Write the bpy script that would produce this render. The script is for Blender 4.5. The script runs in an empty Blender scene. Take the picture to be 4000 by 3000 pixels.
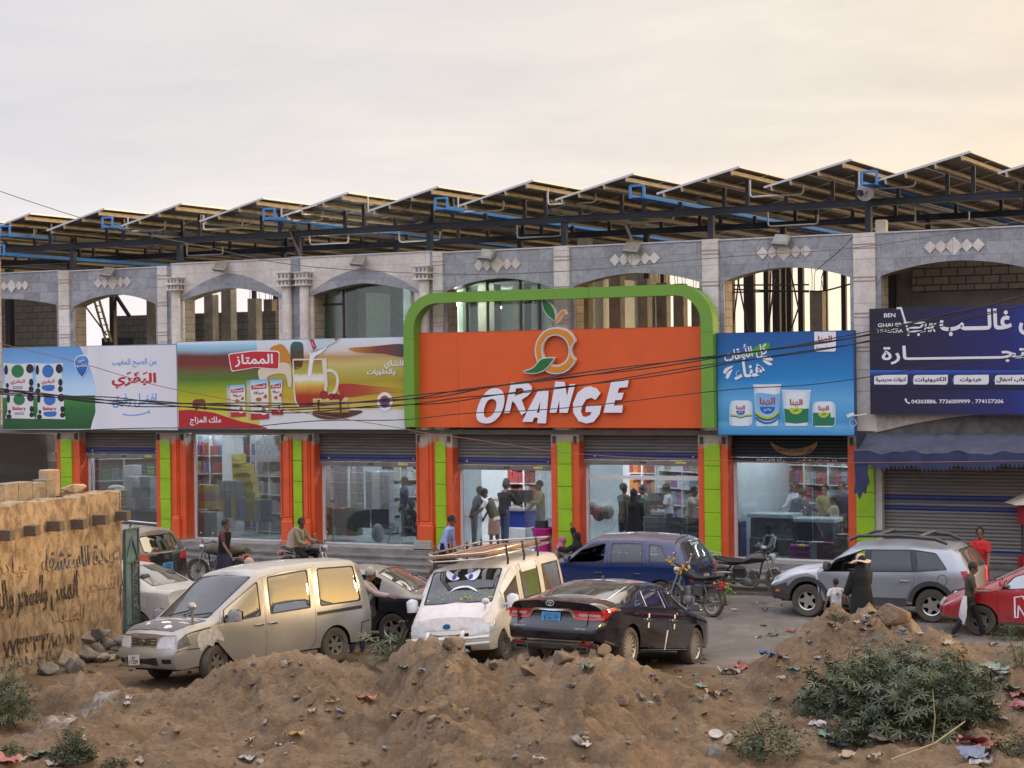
import bpy,bmesh,math,random
import numpy as np
from mathutils import Vector,Matrix
from mathutils.geometry import delaunay_2d_cdt
from mathutils.bvhtree import BVHTree
sc=bpy.context.scene
COL=sc.collection
R=math.radians
rnd=random.Random(7)
# ------------------------------------------------------------------ camera
CAM_H,FPX=5.2,7400.0
PITCH,ROLL=math.atan(40/FPX),R(0.7)
CAM_M=Matrix.Rotation(math.pi/2-PITCH,3,'X')@Matrix.Rotation(-ROLL,3,'Z')
cam=bpy.data.cameras.new('camera')
cam.sensor_width=36
cam.lens=36*FPX/4000
cam.clip_start,cam.clip_end=0.5,5000
camo=bpy.data.objects.new('camera',cam)
COL.objects.link(camo)
camo.matrix_world=Matrix.Translation((0,0,CAM_H))@CAM_M.to_4x4()
sc.camera=camo
# ------------------------------------------------------------------ sky, sun, exposure
SUN_AZ,SUN_EL=R(78),R(4.5)
SUN_D=Vector((math.sin(SUN_AZ)*math.cos(SUN_EL),math.cos(SUN_AZ)*math.cos(SUN_EL),math.sin(SUN_EL)))
w=bpy.data.worlds.new('World')
sc.world=w
w.use_nodes=True
def N(nt,t,**k):
 n=nt.nodes.new(t)
 for a,b in k.items():
  if a in n.inputs:n.inputs[a].default_value=b
  else:setattr(n,a,b)
 return n
def math_n(nt,op,a,b=None,clamp=False):
 n=nt.nodes.new('ShaderNodeMath');n.operation=op;n.use_clamp=clamp
 for i,x in enumerate((a,b)):
  if x is None:continue
  if hasattr(x,'links'):nt.links.new(x,n.inputs[i])
  else:n.inputs[i].default_value=x
 return n.outputs[0]
def ramp(nt,fac,stops,interp='LINEAR'):
 n=nt.nodes.new('ShaderNodeValToRGB');cr=n.color_ramp;cr.interpolation=interp
 while len(cr.elements)<len(stops):cr.elements.new(0.5)
 for e,(p,c)in zip(cr.elements,stops):
  e.position=p;e.color=(*c,1)if len(c)==3 else c
 if fac is not None:nt.links.new(fac,n.inputs[0])
 return n.outputs[0]
def mixc(nt,fac,a,b,blend='MIX'):
 n=nt.nodes.new('ShaderNodeMix');n.data_type='RGBA';n.blend_type=blend
 for i,x in((0,fac),(6,a),(7,b)):
  if hasattr(x,'links'):nt.links.new(x,n.inputs[i])
  elif i==0:n.inputs[0].default_value=x
  else:n.inputs[i].default_value=(*x,1)
 return n.outputs[2]
nt=w.node_tree
nt.nodes.clear()
out=N(nt,'ShaderNodeOutputWorld')
tc=N(nt,'ShaderNodeTexCoord')
sky=N(nt,'ShaderNodeTexSky')
sky.sky_type='NISHITA';sky.sun_disc=False
sky.sun_elevation=SUN_EL;sky.sun_rotation=SUN_AZ;sky.dust_density=3.0
sep=N(nt,'ShaderNodeSeparateXYZ');nt.links.new(tc.outputs['Generated'],sep.inputs[0])
X,Y,Z=sep.outputs
zc=math_n(nt,'MAXIMUM',Z,0.0)
den=math_n(nt,'ADD',zc,0.16)
cmb=N(nt,'ShaderNodeCombineXYZ')
nt.links.new(math_n(nt,'DIVIDE',X,den),cmb.inputs[0])
nt.links.new(math_n(nt,'DIVIDE',Y,den),cmb.inputs[1])
mp=N(nt,'ShaderNodeMapping');mp.inputs['Scale'].default_value=(1.5,2.1,1);mp.inputs['Rotation'].default_value=(0,0,R(25))
nt.links.new(cmb.outputs[0],mp.inputs[0])
n1=N(nt,'ShaderNodeTexNoise',Scale=1.3,Detail=7.0,Roughness=0.62,Distortion=0.35)
nt.links.new(mp.outputs[0],n1.inputs['Vector'])
cl=ramp(nt,n1.outputs['Fac'],[(0.30,(0,0,0)),(0.74,(1,1,1))])
dsun=N(nt,'ShaderNodeVectorMath',operation='DOT_PRODUCT');nt.links.new(tc.outputs['Generated'],dsun.inputs[0])
dsun.inputs[1].default_value=SUN_D
g=math_n(nt,'MULTIPLY_ADD',dsun.outputs['Value'],0.5);nt.nodes[-1].inputs[2].default_value=0.5
base=ramp(nt,g,[(0.0,(.44,.46,.54)),(0.36,(.50,.52,.60)),(0.50,(.60,.59,.62)),(0.58,(.63,.61,.61)),(0.68,(.69,.635,.57)),(0.85,(.68,.55,.38)),(1.0,(.85,.62,.36))])
cld=ramp(nt,g,[(0.0,(.50,.51,.56)),(0.36,(.58,.58,.62)),(0.50,(.69,.67,.67)),(0.58,(.76,.71,.66)),(0.68,(.82,.745,.65)),(0.85,(.85,.68,.44)),(1.0,(1.1,.78,.42))])
col=mixc(nt,cl,base,cld)
hz=ramp(nt,zc,[(0.0,(1,1,1)),(0.13,(0,0,0))])
hzc=ramp(nt,g,[(0.0,(.60,.60,.64)),(0.45,(.98,.93,.95)),(0.6,(1.10,1.0,.93)),(0.8,(1.5,1.02,.42)),(1.0,(2.6,1.6,.50))])
col=mixc(nt,math_n(nt,'MULTIPLY',hz,0.75),col,hzc)
up=ramp(nt,zc,[(0.20,(.37,.366,.368)),(0.5,(1.0,1.0,1.06))])
col=mixc(nt,1.0,col,up,'MULTIPLY')
b2s=2.0
b1=N(nt,'ShaderNodeBackground',Strength=0.10);nt.links.new(sky.outputs[0],b1.inputs[0])
b2=N(nt,'ShaderNodeBackground',Strength=b2s);nt.links.new(col,b2.inputs[0])
mx=N(nt,'ShaderNodeMixShader',Fac=0.88)
nt.links.new(b1.outputs[0],mx.inputs[1]);nt.links.new(b2.outputs[0],mx.inputs[2]);nt.links.new(mx.outputs[0],out.inputs[0])
sl=bpy.data.lights.new('sun','SUN')
sl.energy,sl.angle,sl.color=1.5,R(10),(1.0,0.70,0.40)
so=bpy.data.objects.new('sun',sl);COL.objects.link(so)
so.rotation_euler=SUN_D.to_track_quat('Z','Y').to_euler()
sc.view_settings.view_transform='Standard'
sc.view_settings.look='None'
sc.view_settings.exposure=0.84
sc.view_settings.gamma=1.0
sc.render.engine='CYCLES'
cy=sc.cycles
cy.max_bounces,cy.diffuse_bounces,cy.glossy_bounces,cy.transmission_bounces,cy.transparent_max_bounces=6,3,3,4,16
cy.sample_clamp_indirect=4.0
cy.caustics_reflective=cy.caustics_refractive=False
# ------------------------------------------------------------------ picture -> place
def ray(px,py):
 return(CAM_M@Vector(((px-2000)/FPX,-(py-1500)/FPX,-1.0)))
def at(px,py,Yd):
 d=ray(px,py);k=Yd/d.y
 return Vector((d.x*k,Yd,CAM_H+d.z*k))
def gp(px,py,z=0.0):
 d=ray(px,py);k=(z-CAM_H)/d.z
 return Vector((d.x*k,d.y*k,z))
TH=math.atan(FPX/13950)
CT,ST=math.cos(TH),math.sin(TH)
PLZ=0.57
FA=gp(1634,2144,PLZ);FA.z=0
BM=Matrix.Translation(FA)@Matrix.Rotation(-TH,4,'Z')
BMI=BM.inverted()
def ft(px,py,d=0.0):
 """point of the plane y=d of the building frame that the photo shows at px,py -> (t, z)"""
 r=ray(px,py);o=Vector((0,0,CAM_H))
 n=Vector((ST,CT,0));p=BM@Vector((0,d,0))
 k=(p-o).dot(n)/r.dot(n)
 q=BMI@(o+r*k)
 return q.x,q.z
def fT(px,py=1700,d=0.0):return ft(px,py,d)[0]
def bw(t,y,z):return BM@Vector((t,y,z))
# ------------------------------------------------------------------ scene helpers
def tag(o,label=None,cat=None,group=None,kind=None):
 if label:o['label']=label
 if cat:o['category']=cat
 if group:o['group']=group
 if kind:o['kind']=kind
 return o
def thing(name,label,cat,M=None,group=None):
 o=bpy.data.objects.new(name,None);COL.objects.link(o);o.empty_display_size=.2
 if M is not None:o.matrix_world=M if isinstance(M,Matrix)else Matrix.Translation(M)
 return tag(o,label,cat,group)
def TR(loc,rz=0,pitch=0,roll=0,s=1):
 return Matrix.Translation(loc)@Matrix.Rotation(rz,4,'Z')@Matrix.Rotation(pitch,4,'Y')@Matrix.Rotation(roll,4,'X')@Matrix.Scale(s,4)
def link(name,me,parent=None,M=None):
 o=bpy.data.objects.new(name,me);COL.objects.link(o)
 if parent:o.parent=parent
 if M is not None:o.matrix_local=M if isinstance(M,Matrix)else Matrix.Translation(M)
 return o
def dup(root,M,label=None,group=None):
 def cp(o,par):
  c=o.copy();COL.objects.link(c);c.parent=par
  for ch in o.children:cp(ch,c)
  return c
 c=cp(root,None);c.matrix_world=M
 if label:c['label']=label
 if group:c['group']=group
 return c
class MB:
 def __init__(s):s.v,s.f=[],[]
 def add(s,vs,fs):
  b=len(s.v);s.v+=[tuple(x)for x in vs];s.f+=[tuple(i+b for i in q)for q in fs];return s
 def box(s,x0,x1,y0,y1,z0,z1,M=None,taper=0):
  t=taper
  vs=[Vector(p)for p in((x0,y0,z0),(x1,y0,z0),(x1,y1,z0),(x0,y1,z0),(x0+t,y0+t,z1),(x1-t,y0+t,z1),(x1-t,y1-t,z1),(x0+t,y1-t,z1))]
  if M:vs=[M@p for p in vs]
  return s.add(vs,[(0,3,2,1),(4,5,6,7),(0,1,5,4),(1,2,6,5),(2,3,7,6),(3,0,4,7)])
 def bbox(s,x0,x1,y0,y1,z0,z1,b=.01,M=None):
  """box with chamfered edges along z and top"""
  vs,fs=[],[]
  rings=[(0,z0),(0,z1-b),(b,z1)]
  for ins,z in rings:
   a0,a1,c0,c1=x0+ins,x1-ins,y0+ins,y1-ins
   vs+=[(a0+b,c0,z),(a1-b,c0,z),(a1,c0+b,z),(a1,c1-b,z),(a1-b,c1,z),(a0+b,c1,z),(a0,c1-b,z),(a0,c0+b,z)]
  for k in range(2):
   for i in range(8):fs.append((k*8+i,k*8+(i+1)%8,k*8+8+(i+1)%8,k*8+8+i))
  fs+=[tuple(range(7,-1,-1)),tuple(range(16,24))]
  if M:vs=[M@Vector(p)for p in vs]
  return s.add(vs,fs)
 def bar(s,p,q,w,h=None,up=(0,0,1)):
  p,q=Vector(p),Vector(q);h=h or w
  d=(q-p).normalized();u=Vector(up)
  if abs(d.dot(u))>.98:u=Vector((0,1,0))
  a=d.cross(u).normalized()*w/2;b=a.cross(d).normalized()*h/2
  vs=[p-a-b,p+a-b,p+a+b,p-a+b,q-a-b,q+a-b,q+a+b,q-a+b]
  return s.add(vs,[(0,3,2,1),(4,5,6,7),(0,1,5,4),(1,2,6,5),(2,3,7,6),(3,0,4,7)])
 def tube(s,pts,r,n=8,cap=True,flat=None):
  pts=[Vector(p)for p in pts];m=len(pts)
  rs=r if isinstance(r,(list,tuple))else[r]*m
  vs=[];fs=[];a=None
  for i,p in enumerate(pts):
   d=(pts[min(i+1,m-1)]-pts[max(i-1,0)])
   d=d.normalized()if d.length>1e-9 else Vector((0,0,1))
   if a is None:
    a=d.orthogonal().normalized()if flat is None else(Vector(flat)-d*d.dot(Vector(flat))).normalized()
   else:a=(a-d*a.dot(d)).normalized()
   b=d.cross(a)
   ra,rb=rs[i]if isinstance(rs[i],(list,tuple))else(rs[i],rs[i])
   for k in range(n):
    t=2*math.pi*k/n
    vs.append(p+a*(ra*math.cos(t))+b*(rb*math.sin(t)))
  for i in range(m-1):
   for k in range(n):
    k2=(k+1)%n
    fs.append((i*n+k,i*n+k2,(i+1)*n+k2,(i+1)*n+k))
  if cap:fs+=[tuple(range(n-1,-1,-1)),tuple(range((m-1)*n,m*n))]
  return s.add(vs,fs)
 def lathe(s,prof,n=24,M=None,close=False):
  """prof: (r, h) around local z"""
  vs=[];fs=[];m=len(prof)
  for r,h in prof:
   for k in range(n):
    t=2*math.pi*k/n
    vs.append(Vector((r*math.cos(t),r*math.sin(t),h)))
  if M:vs=[M@p for p in vs]
  for i in range(m if close else m-1):
   j=(i+1)%m
   for k in range(n):
    k2=(k+1)%n
    fs.append((i*n+k,i*n+k2,j*n+k2,j*n+k))
  if not close:
   if prof[0][0]>1e-6:fs.append(tuple(range(n-1,-1,-1)))
   if prof[-1][0]>1e-6:fs.append(tuple(range((m-1)*n,m*n)))
  return s.add(vs,fs)
 def ball(s,c,r,n=10,m=7):
  rx,ry,rz=r if isinstance(r,(list,tuple))else(r,r,r)
  vs=[(c[0],c[1],c[2]-rz)];fs=[]
  for i in range(1,m):
   ph=-math.pi/2+math.pi*i/m
   for k in range(n):
    t=2*math.pi*k/n
    vs.append((c[0]+rx*math.cos(ph)*math.cos(t),c[1]+ry*math.cos(ph)*math.sin(t),c[2]+rz*math.sin(ph)))
  vs.append((c[0],c[1],c[2]+rz));L=len(vs)-1
  for k in range(n):
   k2=(k+1)%n
   fs.append((0,1+k2,1+k));fs.append((L,L-n+k,L-n+k2))
   for i in range(m-2):
    a=1+i*n;fs.append((a+k,a+k2,a+n+k2,a+n+k))
  return s.add(vs,fs)
 def prism(s,poly,a,b,holes=(),M=None):
  """poly in (x,z), extruded in y from a (front) to b"""
  loops=[poly]+list(holes)
  V2,F2=cdt(loops)
  n=len(V2)
  vs=[Vector((p[0],a,p[1]))for p in V2]+[Vector((p[0],b,p[1]))for p in V2]
  fs=[tuple(f)for f in F2]+[tuple(i+n for i in reversed(f))for f in F2]
  k=0
  for lp in loops:
   m=len(lp)
   ar=sum(lp[i][0]*lp[(i+1)%m][1]-lp[(i+1)%m][0]*lp[i][1]for i in range(m))
   ccw=ar>0
   outer=lp is loops[0]
   for i in range(m):
    p,q=k+i,k+(i+1)%m
    fs.append((p,p+n,q+n,q)if ccw==outer else(q,q+n,p+n,p))
   k+=m
  if M:vs=[M@p for p in vs]
  return s.add(vs,fs)
 def mesh(s,name,mat=None,smooth=None):
  me=bpy.data.meshes.new(name)
  me.from_pydata([tuple(v)for v in s.v],[],s.f);me.update()
  if mat:
   for m in(mat if isinstance(mat,list)else[mat]):me.materials.append(m)
  if smooth is not None:
   me.polygons.foreach_set('use_smooth',[True]*len(me.polygons))
   if smooth<180:me.set_sharp_from_angle(angle=R(smooth))
  return me
 def build(s,name,mat,parent=None,smooth=None,M=None):
  return link(name,s.mesh(name,mat,smooth),parent,M)
def inpoly(P,poly):
 P=np.asarray(P,float);x,y=P[:,0],P[:,1];c=np.zeros(len(P),bool);q=np.asarray(poly,float);j=len(q)-1
 for i in range(len(q)):
  xi,yi=q[i];xj,yj=q[j]
  if yi!=yj:c^=((yi>y)!=(yj>y))&(x<(xj-xi)*(y-yi)/(yj-yi)+xi)
  j=i
 return c
def cdt(loops,extra=None):
 """loops[0] outline, others holes; returns verts, tri faces (CCW); input loop points come first, in order"""
 V=[];Ed=[]
 for lp in loops:
  b=len(V);V+=[Vector((float(p[0]),float(p[1])))for p in lp];m=len(lp)
  Ed+=[(b+i,b+(i+1)%m)for i in range(m)]
 nb=len(V)
 if extra is not None:V+=[Vector((float(p[0]),float(p[1])))for p in extra]
 vo,eo,fo,ov,oe,of=delaunay_2d_cdt(V,Ed,[],0,1e-7)
 if len(vo)==len(V)and all(len(o)==1 for o in ov):
  mp_=[o[0]for o in ov];out_v=[tuple(v)for v in V]
  F=[tuple(mp_[i]for i in f)for f in fo]
 else:
  out_v=[tuple(v)for v in vo];F=[tuple(f)for f in fo]
  inv={}
  for k,o in enumerate(ov):
   for i in o:inv[i]=k
  perm=[inv[i]for i in range(nb)];rest=[k for k in range(len(vo))if k not in set(perm)]
  seq=perm+rest;pos={}
  for i,k in enumerate(seq):pos.setdefault(k,i)
  out_v=[tuple(vo[k])for k in seq];F=[tuple(pos[i]for i in f)for f in F]
 C=np.array([np.mean([out_v[i]for i in f],axis=0)for f in F])
 ok=inpoly(C,loops[0])
 for h in loops[1:]:ok&=~inpoly(C,h)
 res=[]
 for f,k in zip(F,ok):
  if not k:continue
  a,b,c=(out_v[i]for i in f[:3])
  if(b[0]-a[0])*(c[1]-a[1])-(b[1]-a[1])*(c[0]-a[0])<0:f=f[::-1]
  res.append(f)
 return out_v,res
def rrect(x0,x1,z0,z1,r=.05,n=5):
 r=min(r,abs(x1-x0)/2.01,abs(z1-z0)/2.01);P=[]
 for cx,cz,a in((x1-r,z1-r,0),(x0+r,z1-r,90),(x0+r,z0+r,180),(x1-r,z0+r,270)):
  for i in range(n+1):
   t=R(a+90*i/n);P.append((cx+r*math.cos(t),cz+r*math.sin(t)))
 return P
def circ(cx,cz,rx,rz=None,n=28,a0=0,a1=360):
 rz=rz or rx;full=abs(a1-a0)>=360
 return[(cx+rx*math.cos(R(a0+(a1-a0)*i/(n if full else n-1))),cz+rz*math.sin(R(a0+(a1-a0)*i/(n if full else n-1))))for i in range(n)]
def round_poly(P,r,n=4):
 """round the corners of a polygon"""
 P=[Vector(p)for p in P];out_=[];m=len(P)
 for i in range(m):
  a,b,c=P[i-1],P[i],P[(i+1)%m]
  d1,d2=(a-b),(c-b);k=min(r if not isinstance(r,(list,tuple))else r[i],d1.length*.45,d2.length*.45)
  p,q=b+d1.normalized()*k,b+d2.normalized()*k
  for j in range(n+1):
   t=j/n;out_.append(tuple(p*(1-t)**2+b*(2*t*(1-t))+q*t*t))
 return out_
def spline(P,n=6,closed=True):
 """Catmull-Rom through points"""
 P=[Vector(p)for p in P];m=len(P);out_=[]
 for i in range(m if closed else m-1):
  p0,p1,p2,p3=(P[(i-1)%m],P[i],P[(i+1)%m],P[(i+2)%m])if closed else(P[max(i-1,0)],P[i],P[i+1],P[min(i+2,m-1)])
  for j in range(n):
   t=j/n
   out_.append(tuple(0.5*((2*p1)+(p2-p0)*t+(2*p0-5*p1+4*p2-p3)*t*t+(3*p1-p0-3*p2+p3)*t**3)))
 if not closed:out_.append(tuple(P[-1]))
 return out_
# ------------------------------------------------------------------ writing
AR={'ا':(0xFE8D,2),'ب':(0xFE8F,4),'ة':(0xFE93,2),'ت':(0xFE95,4),'ث':(0xFE99,4),'ج':(0xFE9D,4),'ح':(0xFEA1,4),'خ':(0xFEA5,4),'د':(0xFEA9,2),'ذ':(0xFEAB,2),'ر':(0xFEAD,2),'ز':(0xFEAF,2),'س':(0xFEB1,4),'ش':(0xFEB5,4),'ص':(0xFEB9,4),'ض':(0xFEBD,4),'ط':(0xFEC1,4),'ع':(0xFEC9,4),'غ':(0xFECD,4),'ف':(0xFED1,4),'ق':(0xFED5,4),'ك':(0xFED9,4),'ل':(0xFEDD,4),'م':(0xFEE1,4),'ن':(0xFEE5,4),'ه':(0xFEE9,4),'و':(0xFEED,2),'ى':(0xFEEF,2),'ي':(0xFEF1,4),'ء':(0xFE80,1),'أ':(0xFE83,2),'إ':(0xFE87,2),'ـ':(0x640,4)}
def arab(s):
 o=[]
 for i,c in enumerate(s):
  if c not in AR:o.append(c);continue
  b,k=AR[c]
  pj=i>0 and s[i-1]in AR and AR[s[i-1]][1]==4
  nj=k==4 and i+1<len(s)and s[i+1]in AR and AR[s[i+1]][1]>1
  pj=pj and k>1
  if c=='ـ':o.append(c);continue
  o.append(chr(b+(3 if pj and nj else 2 if nj else 1 if pj else 0)))
 r=''.join(reversed(o));res='';run=''
 for c in r:
  if c.isdigit():run=c+run
  else:res+=run+c;run=''
 return res+run
def text_mb(s,x0,x1,z0,z1,y=0.0,depth=.004,bold=.0,shear=0.0,keep=True,rot=0.0):
 """letters as a mesh in the x-z plane (reading from -y), fitted into a box"""
 c=bpy.data.curves.new('lettering','FONT');c.body=arab(s)if any(ch in AR for ch in s)else s
 c.offset=bold;c.resolution_u=3;c.shear=shear;c.extrude=.5
 o=bpy.data.objects.new('lettering',c);COL.objects.link(o)
 dg=bpy.context.evaluated_depsgraph_get();me=o.evaluated_get(dg).to_mesh()
 V=np.array([v.co[:]for v in me.vertices]);F=[tuple(p.vertices)for p in me.polygons]
 o.evaluated_get(dg).to_mesh_clear();bpy.data.objects.remove(o);bpy.data.curves.remove(c)
 mb=MB()
 if not len(V):return mb
 lo,hi=V.min(0),V.max(0);w_,h_=hi[0]-lo[0],hi[1]-lo[1]
 sx,sz=(x1-x0)/w_,(z1-z0)/h_
 if keep and sx<sz*.999:sz=max(sx,sz*.55)if keep=='soft' else sx
 elif keep and keep!='soft':sx=min(sx,sz)
 cx,cz=(x0+x1)/2,(z0+z1)/2
 px=(V[:,0]-(lo[0]+hi[0])/2)*sx;pz=(V[:,1]-(lo[1]+hi[1])/2)*sz
 cr,sr=math.cos(rot),math.sin(rot)
 par=list(range(len(V)))
 def find(i):
  while par[i]!=i:par[i]=par[par[i]];i=par[i]
  return i
 for f in F:
  for i in f[1:]:par[find(i)]=find(f[0])
 roots={};lift=np.array([roots.setdefault(find(i),len(roots))%4 for i in range(len(V))])*min(.0009,depth*.2)
 P=np.stack([cx+px*cr-pz*sr,y-lift-(V[:,2]+.5)*depth,cz+px*sr+pz*cr],1)
 return mb.add(P.tolist(),F)
# ------------------------------------------------------------------ materials
_mats={}
def M(name,col,rough=.6,metal=0.0,var=.18,scale=6.0,bump=0.0,bscale=30.0,coat=0.0,spec=.5,dust=None,dcol=(.30,.235,.165),stretch=(1,1,1),emit=None,alpha=None,sub=None):
 """Principled with procedural noise: two octaves of colour variation, bump, and dust settled on upward faces"""
 if name in _mats:return _mats[name]
 m=bpy.data.materials.new(name);m.use_nodes=True;t=m.node_tree;t.nodes.clear()
 o=N(t,'ShaderNodeOutputMaterial');p=N(t,'ShaderNodeBsdfPrincipled');t.links.new(p.outputs[0],o.inputs[0])
 c=N(t,'ShaderNodeTexCoord');mpn=N(t,'ShaderNodeMapping');mpn.inputs['Scale'].default_value=stretch
 t.links.new(c.outputs['Object'],mpn.inputs[0])
 n1=N(t,'ShaderNodeTexNoise',Scale=scale,Detail=6.0,Roughness=.65);t.links.new(mpn.outputs[0],n1.inputs['Vector'])
 lo=tuple(max(0,x*(1-var))for x in col);hi=tuple(min(1,x*(1+var))for x in col)
 cc=ramp(t,n1.outputs['Fac'],[(.3,lo),(.7,hi)])
 if dust:
  geo=N(t,'ShaderNodeNewGeometry');s=N(t,'ShaderNodeSeparateXYZ');t.links.new(geo.outputs['Normal'],s.inputs[0])
  upf=ramp(t,s.outputs[2],[(.15,(0,0,0)),(.85,(1,1,1))])
  n2=N(t,'ShaderNodeTexNoise',Scale=3.0,Detail=8.0,Roughness=.7);t.links.new(c.outputs['Object'],n2.inputs['Vector'])
  nn=ramp(t,n2.outputs['Fac'],[(.3,(.45,)*3),(.65,(1,)*3)])
  sp=N(t,'ShaderNodeSeparateXYZ');t.links.new(c.outputs['Object'],sp.inputs[0])
  low=ramp(t,math_n(t,'MULTIPLY',sp.outputs[2],1.0),[(.15,(1,)*3),(.75,(0,)*3)])
  f=math_n(t,'MULTIPLY',math_n(t,'MULTIPLY',math_n(t,'MAXIMUM',upf,math_n(t,'MULTIPLY',low,dust[1])),nn),dust[0],True)
  cc=mixc(t,f,cc,dcol)
  rr=ramp(t,f,[(0,(rough,)*3),(1,(.85,)*3)]);t.links.new(rr,p.inputs['Roughness'])
  if coat:t.links.new(math_n(t,'MULTIPLY',math_n(t,'SUBTRACT',1.0,f,True),coat),p.inputs['Coat Weight'])
  if metal:t.links.new(math_n(t,'MULTIPLY',math_n(t,'SUBTRACT',1.0,f,True),metal),p.inputs['Metallic'])
 else:
  p.inputs['Roughness'].default_value=rough;p.inputs['Coat Weight'].default_value=coat;p.inputs['Metallic'].default_value=metal
 p.inputs['Coat Roughness'].default_value=.06
 p.inputs['Specular IOR Level'].default_value=spec
 t.links.new(cc,p.inputs['Base Color'])
 if bump:
  nb=N(t,'ShaderNodeTexNoise',Scale=bscale,Detail=5.0);t.links.new(mpn.outputs[0],nb.inputs['Vector'])
  b=N(t,'ShaderNodeBump',Strength=bump,Distance=.02);t.links.new(nb.outputs['Fac'],b.inputs['Height']);t.links.new(b.outputs[0],p.inputs['Normal'])
 if emit:p.inputs['Emission Color'].default_value=(*emit[0],1);p.inputs['Emission Strength'].default_value=emit[1]
 _mats[name]=m
 return m
def tile_mat(name,c1,c2,mortar,bw_=.6,bh=.3,ms=.004,rough=.5,vein=.25,bump=.15,off=.5,vcol=None):
 """stone slabs or blocks: brick pattern over x+y / z with noise veins"""
 if name in _mats:return _mats[name]
 m=bpy.data.materials.new(name);m.use_nodes=True;t=m.node_tree;t.nodes.clear()
 o=N(t,'ShaderNodeOutputMaterial');p=N(t,'ShaderNodeBsdfPrincipled',Roughness=rough);t.links.new(p.outputs[0],o.inputs[0])
 c=N(t,'ShaderNodeTexCoord');s=N(t,'ShaderNodeSeparateXYZ');t.links.new(c.outputs['Object'],s.inputs[0])
 cb=N(t,'ShaderNodeCombineXYZ');t.links.new(math_n(t,'ADD',s.outputs[0],s.outputs[1]),cb.inputs[0]);t.links.new(s.outputs[2],cb.inputs[1])
 b=N(t,'ShaderNodeTexBrick',Scale=1.0);b.offset=off
 b.inputs['Brick Width'].default_value=bw_;b.inputs['Row Height'].default_value=bh;b.inputs['Mortar Size'].default_value=ms;b.inputs['Mortar Smooth'].default_value=.2;b.inputs['Bias'].default_value=0
 b.inputs['Color1'].default_value=(*c1,1);b.inputs['Color2'].default_value=(*c2,1);b.inputs['Mortar'].default_value=(*mortar,1)
 t.links.new(cb.outputs[0],b.inputs['Vector'])
 n1=N(t,'ShaderNodeTexNoise',Scale=3.2,Detail=9.0,Roughness=.7,Distortion=2.2);t.links.new(c.outputs['Object'],n1.inputs['Vector'])
 v=ramp(t,n1.outputs['Fac'],[(.30,(1-vein,)*3),(.52,(1,1,1)),(.72,(1+vein*.55,)*3)])
 cc=mixc(t,1.0,b.outputs['Color'],v,'MULTIPLY')
 n2=N(t,'ShaderNodeTexNoise',Scale=.9,Detail=6.0,Roughness=.6);t.links.new(c.outputs['Object'],n2.inputs['Vector'])
 st=ramp(t,n2.outputs['Fac'],[(.50,(0,)*3),(.72,(.55,)*3)])
 if vcol:cc=mixc(t,st,cc,vcol)
 t.links.new(cc,p.inputs['Base Color'])
 nb=N(t,'ShaderNodeTexNoise',Scale=40.0,Detail=4.0);t.links.new(c.outputs['Object'],nb.inputs['Vector'])
 h=math_n(t,'SUBTRACT',math_n(t,'MULTIPLY',nb.outputs['Fac'],.3),b.outputs['Fac'])
 bp=N(t,'ShaderNodeBump',Strength=bump,Distance=.02);t.links.new(h,bp.inputs['Height']);t.links.new(bp.outputs[0],p.inputs['Normal'])
 _mats[name]=m
 return m
def glass_mat(name,tint=(.75,.8,.8),refl=.12,rough=.01,dusty=0.0,dcol=(.3,.27,.22)):
 if name in _mats:return _mats[name]
 m=bpy.data.materials.new(name);m.use_nodes=True;t=m.node_tree;t.nodes.clear()
 o=N(t,'ShaderNodeOutputMaterial')
 tr=N(t,'ShaderNodeBsdfTransparent');tr.inputs[0].default_value=(*tint,1)
 gl=N(t,'ShaderNodeBsdfGlossy',Roughness=rough);gl.inputs[0].default_value=(.95,.97,1,1)
 fr=N(t,'ShaderNodeFresnel',IOR=1.5)
 f=math_n(t,'MULTIPLY_ADD',fr.outputs[0],1.0,True);t.nodes[-1].inputs[2].default_value=refl
 mx_=N(t,'ShaderNodeMixShader');t.links.new(f,mx_.inputs[0]);t.links.new(tr.outputs[0],mx_.inputs[1]);t.links.new(gl.outputs[0],mx_.inputs[2])
 last=mx_.outputs[0]
 if dusty:
  c=N(t,'ShaderNodeTexCoord');n1=N(t,'ShaderNodeTexNoise',Scale=2.5,Detail=8.0,Roughness=.7);t.links.new(c.outputs['Object'],n1.inputs['Vector'])
  df=N(t,'ShaderNodeBsdfDiffuse');df.inputs[0].default_value=(*dcol,1)
  m2=N(t,'ShaderNodeMixShader');t.links.new(ramp(t,n1.outputs['Fac'],[(.3,(dusty*.4,)*3),(.7,(dusty,)*3)]),m2.inputs[0])
  t.links.new(last,m2.inputs[1]);t.links.new(df.outputs[0],m2.inputs[2]);last=m2.outputs[0]
 t.links.new(last,o.inputs[0])
 _mats[name]=m
 return m
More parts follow.
